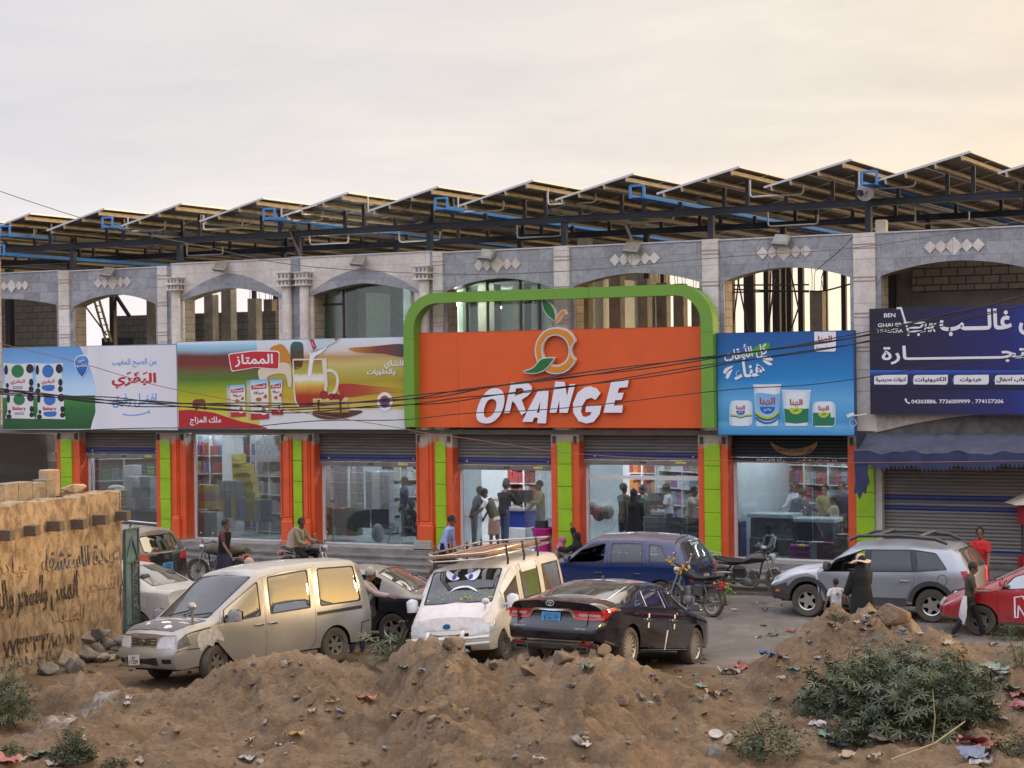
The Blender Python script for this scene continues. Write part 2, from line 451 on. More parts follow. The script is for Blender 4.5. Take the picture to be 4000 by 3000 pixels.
def grad_mat(name,axis,stops,rough=.4,noise=0.0,nscale=4.0,stretch=(1,1,1)):
 """printed gradient along an object axis (Generated coordinates)"""
 if name in _mats:return _mats[name]
 m=bpy.data.materials.new(name);m.use_nodes=True;t=m.node_tree;t.nodes.clear()
 o=N(t,'ShaderNodeOutputMaterial');p=N(t,'ShaderNodeBsdfPrincipled',Roughness=rough);t.links.new(p.outputs[0],o.inputs[0])
 c=N(t,'ShaderNodeTexCoord');s=N(t,'ShaderNodeSeparateXYZ');t.links.new(c.outputs['Generated'],s.inputs[0])
 f=s.outputs['XYZ'.index(axis)]
 if noise:
  mpn=N(t,'ShaderNodeMapping');mpn.inputs['Scale'].default_value=stretch;t.links.new(c.outputs['Generated'],mpn.inputs[0])
  n1=N(t,'ShaderNodeTexNoise',Scale=nscale,Detail=2.0);t.links.new(mpn.outputs[0],n1.inputs['Vector'])
  f=math_n(t,'ADD',f,math_n(t,'MULTIPLY',math_n(t,'SUBTRACT',n1.outputs['Fac'],.5),noise))
 t.links.new(ramp(t,f,stops),p.inputs['Base Color'])
 _mats[name]=m
 return m
def S(r,g,b):
 """sRGB 0-255 -> linear"""
 return tuple(((x/255)/12.92 if x<=10 else(((x/255)+.055)/1.055)**2.4)for x in(r,g,b))
# ------------------------------------------------------------------ ground
from mathutils import noise as mnoise
K=4000/2212
CREST=[(-400,1500,30),(60,1498,30),(180,1466,30.0),(230,1482,30),(300,1500,30.0),(400,1495,30.2),(450,1476,30.8),(500,1441,31.1),(560,1412,31.3),(640,1402,31.3),(700,1411,31.4),(760,1430,31.4),(820,1457,31.1),(860,1422,30.9),(900,1402,30.7),(955,1387,30.5),(1000,1402,30.5),(1060,1432,30.4),(1110,1441,30.2),(1180,1440,30),(1230,1424,30),(1300,1421,30),(1350,1436,30),(1400,1452,30.2),(1480,1463,30.5),(1560,1472,31),(1620,1440,32),(1660,1395,32.5),(1700,1365,33),(1760,1340,33.2),(1830,1324,33.4),(1910,1325,33.4),(1960,1342,33.4),(2020,1366,33.2),(2080,1388,33),(2150,1398,32.6),(2700,1402,32.5)]
_cs=np.array([c[0]*K for c in CREST]);_cy=np.array([c[2]for c in CREST])
_cz=np.array([at(c[0]*K,c[1]*K,c[2]).z for c in CREST])
_cb=np.interp(_cs,[0,1050*K,1100*K,1420*K,1480*K,1640*K,4200],[.8,.9,1.7,1.7,.9,1.0,1.0])
_cf=np.interp(_cs,[0,400*K,640*K,960*K,1300*K,1600*K,1800*K,4200],[2.0,2.5,3.6,4.2,4.2,3.0,4.0,4.0])
def gz_arr(X,Y):
 s=X/np.maximum(Y,5)*FPX+2000
 s=s+40*np.sin(Y*2.1)*(np.abs(Y-30.5)<8)
 yc=np.interp(s,_cs,_cy);h=np.interp(s,_cs,_cz);b=np.interp(s,_cs,_cb);f=np.interp(s,_cs,_cf)
 d=Y-yc
 pr=np.where(d>0,np.exp(-(d/b)**2),np.exp(-(np.abs(d)/f)**2))
 slope=np.where(d<0,-.045*np.minimum(np.abs(d),8),0)*(Y>5)
 return h*pr+slope,pr*np.clip(h,0,1.5)
def gz_np(X,Y):
 z,_=gz_arr(np.atleast_1d(np.float64(X)),np.atleast_1d(np.float64(Y)));return float(z[0])
xs=np.concatenate([-np.geomspace(2500,12.5,26),np.arange(-11.5,11.51,.055),np.geomspace(12.5,2500,26)])
ys=np.concatenate([[-400,-100,-20,0,10,17,20,22],np.arange(23,36,.055),np.arange(36,60,.3),np.geomspace(61,4000,24)])
GXX,GYY=np.meshgrid(xs,ys)
GZZ,MASK=gz_arr(GXX,GYY)
near=(np.abs(GXX)<11.6)&(GYY>22.9)&(GYY<36.1)
amp=np.clip(MASK*1.6+np.where(GYY<31,.55,.02)*(GYY>22),0,1.25)
fl=np.zeros_like(GZZ);hi_=np.zeros_like(GZZ)
for i,j in zip(*np.nonzero(near)):
 x,y=GXX[i,j],GYY[i,j]
 a=mnoise.fractal((x*.9,y*.9,3.1),.9,2.1,4)
 r_=mnoise.turbulence((x*2.6,y*2.6,.7),4,True)
 c_=mnoise.noise((x*9.0,y*9.0,2.2))
 k_=mnoise.turbulence((x*7.0,y*7.0,4.1),3,True)
 e_=abs(mnoise.noise((x*.75+.3*a,y*.75,9.0)))
 fl[i,j]=a*.20+(r_-.5)*.19+max(0,c_-.05)*.10+(k_-.4)*.085-.16*max(0,.16-e_)/.16
edge=np.clip(np.minimum(np.minimum(11.6-np.abs(GXX),GYY-22.9),36.1-GYY)/1.2,0,1)
GZZ=GZZ+fl*amp*edge
me=bpy.data.meshes.new('ground')
nx,ny=len(xs),len(ys)
V=np.stack([GXX.ravel(),GYY.ravel(),GZZ.ravel()],1)
idx=np.arange(nx*ny).reshape(ny,nx)
F=np.stack([idx[:-1,:-1].ravel(),idx[:-1,1:].ravel(),idx[1:,1:].ravel(),idx[1:,:-1].ravel()],1)
me.vertices.add(len(V));me.vertices.foreach_set('co',V.ravel())
me.loops.add(F.size);me.loops.foreach_set('vertex_index',F.ravel().astype(np.int32))
me.polygons.add(len(F));me.polygons.foreach_set('loop_start',np.arange(0,F.size,4,dtype=np.int32))
me.polygons.foreach_set('use_smooth',np.ones(len(F),bool))
me.update(calc_edges=True)
def fbm(X,Y,k,s):
 return(np.sin(X*1.7*k+s)*np.cos(Y*1.3*k-s)+.6*np.sin(X*3.1*k-Y*2.2*k+2*s)+.4*np.sin(Y*5.3*k+X*1.1*k+s))/2
road=np.clip((GYY-33.6+.5*fbm(GXX,GYY,.8,1.0)-np.where(GXX<-.5,3.2,0)+np.where(GXX>2.8,1.0,0))/1.2,0,1)*np.clip(1-MASK*5,0,1)
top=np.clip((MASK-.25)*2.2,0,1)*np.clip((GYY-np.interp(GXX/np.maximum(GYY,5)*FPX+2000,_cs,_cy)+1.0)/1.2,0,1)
pw=gp(290,2860,-.15)
powd=np.exp(-(((GXX-pw.x)*.9-(GYY-pw.y)*.75)/.28)**2-(((GXX-pw.x)*.6+(GYY-pw.y)*.8)/.75)**2)
for nm,arr in(('road',road),('sandy',top),('powder',powd)):
 at_=me.attributes.new(nm,'FLOAT','POINT');at_.data.foreach_set('value',arr.ravel().astype(np.float32))
gm=bpy.data.materials.new('ground');gm.use_nodes=True;t=gm.node_tree;t.nodes.clear()
o_=N(t,'ShaderNodeOutputMaterial');p_=N(t,'ShaderNodeBsdfPrincipled',Roughness=.95);t.links.new(p_.outputs[0],o_.inputs[0])
p_.inputs['Specular IOR Level'].default_value=.2
c_=N(t,'ShaderNodeTexCoord')
def noi(scale,det=8.0,rough=.65,dist=0.0):
 n=N(t,'ShaderNodeTexNoise',Scale=scale,Detail=det,Roughness=rough,Distortion=dist);t.links.new(c_.outputs['Object'],n.inputs['Vector']);return n.outputs['Fac']
def attr(nm):
 n=N(t,'ShaderNodeAttribute');n.attribute_name=nm;return n.outputs['Fac']
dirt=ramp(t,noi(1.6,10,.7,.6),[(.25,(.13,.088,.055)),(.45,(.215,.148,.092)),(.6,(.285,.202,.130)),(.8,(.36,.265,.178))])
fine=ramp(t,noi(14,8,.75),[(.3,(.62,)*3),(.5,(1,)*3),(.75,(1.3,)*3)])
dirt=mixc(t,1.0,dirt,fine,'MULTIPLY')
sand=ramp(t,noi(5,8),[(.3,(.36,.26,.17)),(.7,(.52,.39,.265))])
grav=ramp(t,noi(.42,10,.75,1.2),[(.36,(.20,.18,.158)),(.5,(.25,.226,.198)),(.64,(.36,.315,.26))])
gsp=ramp(t,noi(38,4,.8),[(.32,(.55,)*3),(.5,(1,)*3),(.7,(1.35,)*3)])
grav=mixc(t,1.0,grav,gsp,'MULTIPLY')
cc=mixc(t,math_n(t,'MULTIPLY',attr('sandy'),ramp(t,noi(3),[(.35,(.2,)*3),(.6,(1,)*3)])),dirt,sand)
rf=math_n(t,'ADD',attr('road'),math_n(t,'MULTIPLY',math_n(t,'SUBTRACT',noi(1.1),.5),.9),True)
rf=math_n(t,'MULTIPLY',rf,attr('road'))
cc=mixc(t,rf,cc,grav)
cc=mixc(t,math_n(t,'MULTIPLY',attr('powder'),ramp(t,noi(6,8,.7),[(.4,(.1,)*3),(.6,(1,)*3)])),cc,(.72,.70,.68))
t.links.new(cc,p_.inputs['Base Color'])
hh=math_n(t,'ADD',math_n(t,'MULTIPLY',noi(22,8,.7),1.0),math_n(t,'MULTIPLY',noi(70,4,.7),.35))
bp=N(t,'ShaderNodeBump',Strength=1.0,Distance=.08);t.links.new(hh,bp.inputs['Height']);t.links.new(bp.outputs[0],p_.inputs['Normal'])
me.materials.append(gm)
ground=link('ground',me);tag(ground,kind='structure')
from bisect import bisect_left
def gz(x,y):
 i=min(max(bisect_left(ys,y),1),ny-1);j=min(max(bisect_left(xs,x),1),nx-1)
 u=(x-xs[j-1])/(xs[j]-xs[j-1]);v=(y-ys[i-1])/(ys[i]-ys[i-1])
 return float((GZZ[i-1,j-1]*(1-u)+GZZ[i-1,j]*u)*(1-v)+(GZZ[i,j-1]*(1-u)+GZZ[i,j]*u)*v)
def onground(px,py,it=400):
 """first point of the ground the photo shows at px,py"""
 d=ray(px,py);Yd=22.0
 while Yd<60:
  p=Vector((d.x/d.y*Yd,Yd,CAM_H+d.z/d.y*Yd))
  if p.z<=gz(p.x,p.y):return Vector((p.x,p.y,gz(p.x,p.y)))
  Yd+=.03
 return p
hb=MB();vs=[];fs=[]  # unseen skyline ring, added for the dark band mirrored in car windows
for i in range(140):
 a=R(-70+260*i/139);rr=700
 h=(14 if 50<math.degrees(a)<125 else 4)+9*abs(mnoise.noise((i*.11,0,0)))+4*abs(mnoise.noise((i*.5,1,0)))  # raised on the right so its reflection shows in the side windows
 vs+=[(math.sin(a)*rr,math.cos(a)*rr,-3),(math.sin(a)*rr,math.cos(a)*rr,h),(math.sin(a)*(rr+160),math.cos(a)*(rr+160),-3)]
for i in range(139):
 a=i*3;fs+=[(a,a+1,a+4,a+3),(a+1,a+2,a+5,a+4)]
hb.add(vs,fs)
tag(hb.build('added_skyline',M('added_skyline_dark',(.09,.075,.06),.9,scale=.02),smooth=60),kind='structure')
# ------------------------------------------------------------------ the shop building
grey_marble=tile_mat('grey_marble',(.235,.245,.275),(.33,.34,.365),(.17,.175,.19),.62,.30,.005,.42,.35,.12)
white_marble=tile_mat('white_marble',(.56,.515,.475),(.66,.62,.585),(.40,.36,.33),.66,.34,.005,.45,.20,.15,vcol=(.40,.30,.22))
pil_marble=tile_mat('pilaster_marble',(.57,.53,.49),(.68,.65,.61),(.36,.29,.25),.9,.52,.007,.45,.22,.18,off=0.0,vcol=(.40,.31,.24))
block=tile_mat('raw_block',(.33,.27,.19),(.42,.35,.26),(.22,.18,.13),.42,.21,.012,.9,.18,.5)
blockg=tile_mat('grey_block',(.17,.155,.135),(.22,.20,.175),(.09,.08,.07),.42,.21,.012,.9,.22,.5)
concrete=M('concrete',(.27,.235,.19),.9,var=.3,scale=3,bump=.3,bscale=25)
concrete_d=M('dusty_concrete',(.20,.185,.165),.92,var=.28,scale=2.2,bump=.35,bscale=22)
step_mat=M('step_concrete',(.215,.20,.185),.9,var=.35,scale=2.5,bump=.4,bscale=18)
def paint_mat(name,col,bare=(.50,.43,.35),z0=3.38,chips=True):
 """masonry paint that stops unevenly below the sign, with rubbed spots"""
 m=bpy.data.materials.new(name);m.use_nodes=True;t=m.node_tree;p=t.nodes['Principled BSDF'];p.inputs['Roughness'].default_value=.5
 c=N(t,'ShaderNodeTexCoord');s=N(t,'ShaderNodeSeparateXYZ');t.links.new(c.outputs['Object'],s.inputs[0])
 n1=N(t,'ShaderNodeTexNoise',Scale=2.6,Detail=3.0);t.links.new(c.outputs['Object'],n1.inputs['Vector'])
 z=math_n(t,'ADD',s.outputs[2],math_n(t,'MULTIPLY',math_n(t,'SUBTRACT',n1.outputs['Fac'],.5),.75))
 f=ramp(t,math_n(t,'MULTIPLY',math_n(t,'SUBTRACT',z,z0-.04),8.0),[(0,(0,)*3),(1,(1,)*3)])
 n2=N(t,'ShaderNodeTexNoise',Scale=2.0,Detail=9.0,Roughness=.65);t.links.new(c.outputs['Object'],n2.inputs['Vector'])
 v=ramp(t,n2.outputs['Fac'],[(.3,tuple(x*.80 for x in col)),(.5,col),(.75,tuple(min(1,x*1.15)for x in col))])
 n3=N(t,'ShaderNodeTexNoise',Scale=9.0,Detail=8.0,Roughness=.75);t.links.new(c.outputs['Object'],n3.inputs['Vector'])
 ch=ramp(t,n3.outputs['Fac'],[(.70,(0,)*3),(.74,(.7,)*3)])
 low=ramp(t,s.outputs[2],[(.56,(1,)*3),(.75,(0,)*3)])
 v=mixc(t,math_n(t,'MULTIPLY',low,.45),v,(.36,.27,.2))
 v=mixc(t,ch,v,bare)
 b_=ramp(t,n2.outputs['Fac'],[(.3,tuple(x*.75 for x in bare)),(.7,bare)])
 t.links.new(mixc(t,f,v,b_),p.inputs['Base Color'])
 nb=N(t,'ShaderNodeTexNoise',Scale=30.0,Detail=4.0);t.links.new(c.outputs['Object'],nb.inputs['Vector'])
 bp=N(t,'ShaderNodeBump',Strength=.15,Distance=.02);t.links.new(nb.outputs['Fac'],bp.inputs['Height']);t.links.new(bp.outputs[0],p.inputs['Normal'])
 return m
orange_p=paint_mat('orange_paint',(.62,.085,.020))
green_p=paint_mat('green_paint',(.27,.46,.008),z0=3.42)
white_alu=M('white_aluminium',(.62,.61,.60),.4,var=.08)
shut_mat=M('shutter_steel',(.155,.14,.13),.5,metal=.35,var=.22,scale=3,stretch=(.4,1,4))
shut_blue=M('shutter_blue',(.035,.04,.15),.5,var=.2)
shut_bar=M('shutter_bar',(.20,.185,.165),.55,metal=.2,var=.25,scale=3)
shut_black=M('shutter_black',(.012,.012,.014),.5,var=.3)
shop_glass=glass_mat('shop_glass',(.72,.78,.80),.035,.01,.10,(.2,.2,.2))
room_glass=glass_mat('room_glass',(.62,.70,.66),.05,.01,.06,(.2,.2,.18))
dark_metal=M('dark_metal',(.02,.02,.025),.5,var=.3)
building=thing('shop_building','long two-storey shop building with marble arches above orange and green piers','building',BM)
def bpart(name,mb,mat,smooth=None,label=None,parent=None):
 o=mb.build(name,mat,parent or building,smooth);
 if label:o['label']=label
 return o
def arch_pts(t0,t1,zs,zt,n=22,pointed=0.0):
 """springing at zs, crown at zt, circle segment (slightly pointed if asked)"""
 P=[];h=zt-zs;w=(t1-t0)/2;Rr=(w*w+h*h)/(2*h);cz=zt-Rr;c=(t0+t1)/2
 for i in range(n+1):
  x=t0+(t1-t0)*i/n
  z=cz+math.sqrt(max(Rr*Rr-(x-c)**2,0))
  if pointed:z+=pointed*max(0,1-abs(x-c)/w)**1.6
  P.append((x,z))
 return P
ZF=4.05
BAYS=[('grey',-330,233,-255,221.5,1203,1195,1167,1083,1062),('grey',273,619,289,609,1197,1189,1150,1060.5,1045.8),('white',669,1136,716,1088,1174,1160,1124,1034,1011),('white',1171,1680,1222,1618,1152,1139,1106,1007,986),('grey',1732,2167,1747,2153,1139,1120,1087,989,968.5),('grey',2226,2745,2243,2731,1118,1101,1066,965.8,942.8),('grey',2807,3335,2828,3320,1100,1082,1044,939,917.5),('grey',3420,4100,3442,4050,1081,1052,1017,914,880),]
PTOP=[]
for st,l,r,ol,orr,sl_,sr_,cr_,pl,pr_ in BAYS:
 tl,zpl=ft(l,pl);tr,zpr=ft(r,pr_);zp=(zpl+zpr)/2
 a,zs1=ft(ol,sl_);b,zs2=ft(orr,sr_);zs=(zs1+zs2)/2
 zt=ft((ol+orr)/2,cr_)[1]
 PTOP.append((tl,tr,zp,a,b,zs,zt))
for k,(st,*_)in enumerate(BAYS):
 tl,tr,zp,a,b,zs,zt=PTOP[k]
 ptd=.07 if st=='white' else .02
 ar=arch_pts(a,b,zs,zt-ptd,pointed=ptd)
 hole=[(a,ZF-.25)]+ar+[(b,ZF-.25)]
 outl=[(tl,ZF-.3),(a,ZF-.3)]+[(a,ZF-.25)]+ar+[(b,ZF-.25),(b,ZF-.3),(tr,ZF-.3),(tr,zp),(tl,zp)]
 outl=[(tl,ZF-.3),(a,ZF-.3)]+ar+[(b,ZF-.3),(tr,ZF-.3),(tr,zp),(tl,zp)]
 bpart('facade_panel',MB().prism(outl,0,.07),grey_marble if st=='grey' else white_marble,label='white marble facing round an arched opening' if st=='white' else 'grey marble facing round an arched opening')
 back=[(tl+.01,ZF-.3),(a+.012,ZF-.3)]+[(min(max(x,a+.012),b-.012),z+.012)for x,z in ar]+[(b-.012,ZF-.3),(tr-.01,ZF-.3),(tr-.01,zp-.02),(tl+.01,zp-.02)]
 bpart('block_backing',MB().prism(back,.072,.52),block)
 bpart('coping',MB().box(tl,tr,-.03,.55,zp,zp+.035),M('coping_stone',(.50,.50,.52),.6,var=.15))
 if st=='white':
  ar2=arch_pts(a-.32,b+.32,zs-.12,zt+.27,pointed=.14)
  band=ar2+list(reversed(ar))
  bpart('arch_band',MB().prism(band,-.035,-.002),grey_marble)
  for e0,e1 in((tl+.02,a-.005),(b+.005,tr-.02)):
   pass
 else:
  ar2=arch_pts(a,b,zs,zt-ptd+.22,pointed=ptd)
  bpart('arch_band',MB().prism([(a-.10,zs-.22)]+[(x+(-.10 if x<(a+b)/2 else .10)*abs(2*(x-(a+b)/2)/(b-a))**3,z)for x,z in ar2]+[(b+.10,zs-.22),(b-.003,zs)]+list(reversed(ar))[1:-1]+[(a+.003,zs)],-.022,-.002),grey_marble)
  dx={0:[18,47,76,100],1:[386,411,442,473,498],4:[1872,1904,1943,1982,2016],5:[2404,2438,2479,2521,2557],6:[2980,3018,3062,3109,3148],7:[3634,3676,3727,3777,3822]}[k]
  dy={0:1116,1:1104,4:1034,5:1012,6:985,7:961}[k]
  for i,x in enumerate(dx):
   big=(i==2)if k else(i==1)
   tc_,zc_=ft(x,dy-.046*(x-dx[len(dx)//2]));q=(.215 if big else .15)*(1.0 if k else .95)
   bpart('diamond_tile',MB().prism([(tc_-q,zc_),(tc_,zc_-q),(tc_+q,zc_),(tc_,zc_+q)],-.03,-.001),pil_marble)
for l,r,ptop in((233,273.5,1062),(619,655.5,1045),(1694,1732,988),(2167,2226,967),(2745,2807,941),(3335,3420,916)):
 tl,z1=ft(l,ptop);tr,z2=ft(r,ptop);z=(z1+z2)/2+.04
 bpart('pilaster',MB().box(tl,tr,-.07,.50,ZF-.3,z),pil_marble)
 mb=MB()
 for zz in(z-.28,z-1.05,z-1.9,z-2.7):mb.box(tl-.012,tr+.012,-.085,.1,zz,zz+.022);mb.box(tl-.012,tr+.012,-.085,.1,zz-.09,zz-.07)
 bpart('pilaster_moulding',mb,M('red_stone',(.40,.29,.25),.6,var=.2))
for l,r,pt in((655.5,669,1043),(1136,1171,1007),(1680,1694,987)):
 tl,z=ft(l,pt);tr=fT(r,pt)
 bpart('grey_pier',MB().box(tl+.002,tr-.002,-.02,.50,ZF-.3,z+.03),grey_marble)
colm=tile_mat('column_marble',(.58,.54,.50),(.66,.62,.58),(.45,.38,.33),.8,.8,.004,.4,.25,.1,vcol=(.42,.32,.26))
for l,r,c0,c1,y0,y1 in((674,705,658,712,1084,1136),(1106,1140,1089.5,1144,1064,1120),(1175,1207,1158,1214,1062,1116),(1641,1678,1625,1684,1039,1094)):
 cx_=(fT(l,1200,-.1)+fT(r,1200,-.1))/2;rr=(fT(r,1200,-.1)-fT(l,1200,-.1))/2
 z1=ft((c0+c1)/2,y0,-.1)[1];z0=ft((c0+c1)/2,y1,-.1)[1];h=z1-z0;q=rr*1.45
 bpart('round_column',MB().lathe([(rr,ZF-.3),(rr,z0+.01)],20,Matrix.Translation((cx_,-.12,0))),colm,60)
 mb=MB()
 for a_,b_,e in((0,.07,1.12),(.07,.42,.92),(.42,.52,1.12),(.52,.92,.98),(.92,1,1.15)):
  mb.box(cx_-q*e,cx_+q*e,-.12-q*e,-.12+q*e,z0+h*a_,z0+h*b_)
 bpart('column_capital',mb,pil_marble)
 mb=MB()
 for a_ in(.12,.58):
  e=.92 if a_<.5 else .98
  for sx in(-.62,-.02,.55):mb.box(cx_+q*(sx-.02),cx_+q*(sx+.30),-.125-q*e,-.11-q*e,z0+h*a_,z0+h*(a_+.25))
  for sx in(-.5,.15):mb.box(cx_+q*e-.01,cx_+q*e+.012,-.12+q*sx,-.12+q*(sx+.35),z0+h*a_,z0+h*(a_+.25))
 bpart('capital_inlay',mb,M('inlay_stone',(.17,.175,.19),.5))
# ---- slabs, plinth and steps
T0,T1=PTOP[0][0]-3,PTOP[-1][1]+4
DEP=11.0
bpart('floor_slab',MB().box(T0,T1,.53,DEP,ZF-.3,ZF),concrete_d)
bpart('lintel',MB().box(T0,T1,.0,.528,ZF-.42,ZF-.302),concrete_d)
mb=MB().box(T0,T1,-.28,DEP,0,PLZ-.004)
bpart('plinth',mb,step_mat)
for i,(y0,z)in enumerate(((-.66,.425),(-1.02,.285),(-1.38,.145))):
 mb=MB().box(T0,T1,y0+.03,-.281 if i==0 else(-.661,-1.021)[i-1]+.03,-.05,z-.05)
 mb.box(T0,T1,y0,-.281 if i==0 else(-.631,-.991)[i-1],z-.05,z)
 bpart('step',mb,step_mat)
# ---- ground-floor piers: (orange l, green l, green r, orange r, reveal r, style)
PIERS=[(224,242,285,312,337,'flat'),(611,630,669,726,760,'half'),(1097,1149,1183,1228,1260,'pair'),(1627,1704,1744,1769,1798,'left'),(2154,2181,2236,2263,2294,'flat'),(2728,2754,2816,2844,2872,'flat'),(3313,3346,3418,3445,3466,'end')]
PT=[]
for k,(o0,g0,g1,o1,rv,sty)in enumerate(PIERS):
 a,b,c,d=(fT(x,1900)for x in(o0,g0,g1,o1))
 PT.append((a,d))
 mt=orange_p if sty!='end' else None
 if sty=='end':
  bpart('pier',MB().box(a,b,0,.56,PLZ,ZF-.42),orange_p)
  bpart('pier',MB().box(b+.002,d,0,.56,PLZ,ZF-.42),M('cream_plaster',(.46,.43,.39),.8,var=.2))
 else:bpart('pier',MB().box(a,d,0,.56,PLZ,ZF-.42),orange_p)
 mb=MB();z=PLZ+.02
 while z<3.45:
  mb.bbox(b,c,-.05,.01,z,min(z+.56,3.55),.012);z+=.575
 bpart('green_panel',mb,green_p)
 def ridge(x0,x1):
  m_=MB()
  m_.prism(rrect(x0,x1,1.30,3.56,.005),-.045,-.001)
  w_=x1-x0
  m_.prism(rrect(x0+w_*.22,x1-w_*.22,1.32,3.54,.005),-.085,-.046)
  m_.bbox(x0-.04,x1+.04,-.12,.0,PLZ+.001,1.22,.03);m_.bbox(x0-.02,x1+.02,-.09,.0,1.22,1.3,.03)
  m_.bbox(x0-.06,x1+.06,-.15,.0,PLZ,PLZ+.1,.02)
  bpart('pier_moulding',m_,orange_p)
 if sty=='half':ridge(c+.10,d-.22)
 if sty=='pair':ridge(a+.10,b-.05);ridge(c+.05,d-.12)
 if sty=='left':
  ridge(a+.12,b-.10)
 if sty in('pair','left'):
  m_=MB().tube([(a+.05,-.05,1.35),(a+.05,-.05,3.6)],.022,8);m_.tube([(a+.05,-.05,1.36),(a+.08,-.12,1.3)],.025,8)
  bpart('drain_pipe',m_,orange_p,60)
 m_=MB()
 for x in(a+.10,d-.10):m_.box(x-.035,x+.035,-.06,.0,3.42,3.6);m_.tube([(x,-.07,3.56),(x,-.11,3.5),(x+.02,-.1,3.44)],.012,6)
 bpart('sign_bracket',m_,M('rusty_steel',(.10,.07,.055),.7,var=.4))
# ---- shop windows, frames, glass and roller shutters
GY=.42
OPEN=[(PT[0][0]-5.0,PT[0][0],3.62,'A'),(PT[0][1],PT[1][0],None,'B'),(PT[1][1],PT[2][0],3.62,'C'),(PT[2][1],PT[3][0],None,'D'),(PT[3][1],PT[4][0],None,'E'),(PT[4][1],PT[5][0],None,'F'),(PT[5][1],PT[6][0],None,'G'),(PT[6][1],T1,PLZ,'H')]
SHY={'B':(450,1790),'D':(1450,1822),'E':(1980,1836),'F':(2510,1817),'G':(3090,1808)}
def roller(a,b,z0,z1,mat,blue=True,y=.30):
 """corrugated curtain between z0 and z1 with its bottom rail"""
 bands=[];vs=[];fs=[];n=0;z=z0+.13
 sl_=.085
 while z<z1:
  for dz,dy in((0,0),(.018,-.016),(.045,-.02),(.07,-.012)):
   vs+=[(a,y+dy,z+dz),(b,y+dy,z+dz)]
  z+=sl_
 vs+=[(a,y,z),(b,y,z)]
 m=len(vs)//2
 bl=MB();gr=MB()
 for i in range(m-1):
  zz=vs[2*i][2]-z0
  isb=blue and any(b0<=zz<b1 for b0,b1 in blue)
  (bl if isb else gr).add([vs[2*i],vs[2*i+1],vs[2*i+3],vs[2*i+2]],[(0,1,2,3)])
 o=bpart('roller_shutter',gr,mat)
 if bl.v:bpart('blue_slats',bl,shut_blue,parent=o)
 r_=MB().box(a,b,y-.035,y+.02,z0,z0+.125);r_.box(a,b,y-.045,y+.02,z0+.035,z0+.05)
 bpart('bottom_rail',r_,shut_bar if mat is not shut_black else shut_black,parent=o)
 return o
for a,b,zt_,nm in OPEN:
 if nm in SHY:
  z0=ft(*SHY[nm],.30)[1]
  o=roller(a,b,z0,ZF-.42,shut_black if nm=='G' else shut_mat,[(.15,.30)]if nm!='G' else False)
  if nm!='G':
   w_=b-a
   q=MB()
   for f in(.10,.93):q.ball((a+w_*f,.25,z0+.22),.028,8,6)
   bpart('shutter_stud',q,M('steel_stud',(.6,.6,.6),.3,.8),60,parent=o)
   q=MB().box(a+w_*.78,a+w_*.87,.258,.262,z0+.03,z0+.10)
   bpart('yellow_sticker',q,M('sticker_yellow',(.55,.55,.12),.5),parent=o)
   q=MB().box(a+w_*.48,a+w_*.54,.245,.262,z0+.055,z0+.085)
   bpart('pull_handle',q,dark_metal,parent=o)
  zt_=z0+.05
 if nm=='H':
  roller(a,b,PLZ+.01,ZF-.42,M('bare_shutter',(.19,.175,.16),.5,metal=.3,var=.2,scale=2,stretch=(.4,1,4)),[(.32,.42),(1.28,1.42),(1.52,1.66)],.2)
  continue
 f_=MB();fw=.075
 f_.box(a,a+fw,GY-.03,GY+.04,PLZ,zt_);f_.box(b-fw*.6,b,GY-.03,GY+.04,PLZ,zt_)
 if nm not in 'E':f_.box(a+fw,b-fw*.6,GY-.03,GY+.04,PLZ,PLZ+.06)
 f_.box(a+fw,b-fw*.6,GY-.028,GY+.038,zt_-.06,zt_)
 if nm in 'F':f_.box(a+fw,b-fw*.6,GY-.028,GY+.038,zt_-.42,zt_-.32)
 fr_=bpart('window_frame',f_,white_alu)
 x0,x1=a+fw,b-fw*.6
 panes={'A':[(x0,x1)],'B':[(x0,x1)],'C':[(x0,x1)],'D':[(x0,x1)],'E':[(x0,x0+.55),(x1-.95,x1)],'F':[(x0,x0+.95),(x1-1.6,x1)],'G':[(x0,x0+(x1-x0)*.66),(x0+(x1-x0)*.66+.01,x1)]}[nm]
 for p0,p1 in panes:
  bpart('glass_pane',MB().box(p0,p1,GY,GY+.008,PLZ+.06,zt_-.06),shop_glass,parent=fr_)
 bpart('sill',MB().box(a-.02,b+.02,-.26,GY-.03,PLZ-.003,PLZ+.02),M('sill_stone',(.34,.31,.28),.8,var=.25))
# ---- ground-floor room
wall_w=M('shop_wall',(.66,.68,.70),.8,var=.05)
mb=MB().box(T0,T1,DEP-.2,DEP,PLZ,ZF-.3);mb.box(T0,T0+.2,.56,DEP-.2,PLZ,ZF-.3);mb.box(T1-.2,T1,.56,DEP-.2,PLZ,ZF-.3)
bpart('inner_wall',mb,wall_w)
xg=(PT[5][0]+PT[5][1])/2
bpart('inner_wall',MB().box(xg-.1,xg+.1,.57,DEP-.21,PLZ,ZF-.3),wall_w)
xg2=(PT[6][0]+PT[6][1])/2
bpart('inner_wall',MB().box(xg2-.1,xg2+.1,.57,DEP-.21,PLZ,ZF-.3),wall_w)
bpart('tiled_floor',MB().box(T0,T1,.5,DEP,PLZ-.003,PLZ+.004),tile_mat('floor_tile',(.42,.42,.42),(.48,.48,.48),(.3,.3,.3),.6,.6,.004,.25,.06,.02,off=0.0))
bpart('ceiling',MB().box(T0+.2,T1-.2,.57,DEP-.2,ZF-.34,ZF-.302),M('shop_ceiling',(.6,.62,.65),.8,var=.04))
lamp_m=M('lamp_tube',(.9,.95,1),.5,emit=((.84,.93,1.0),95.0))
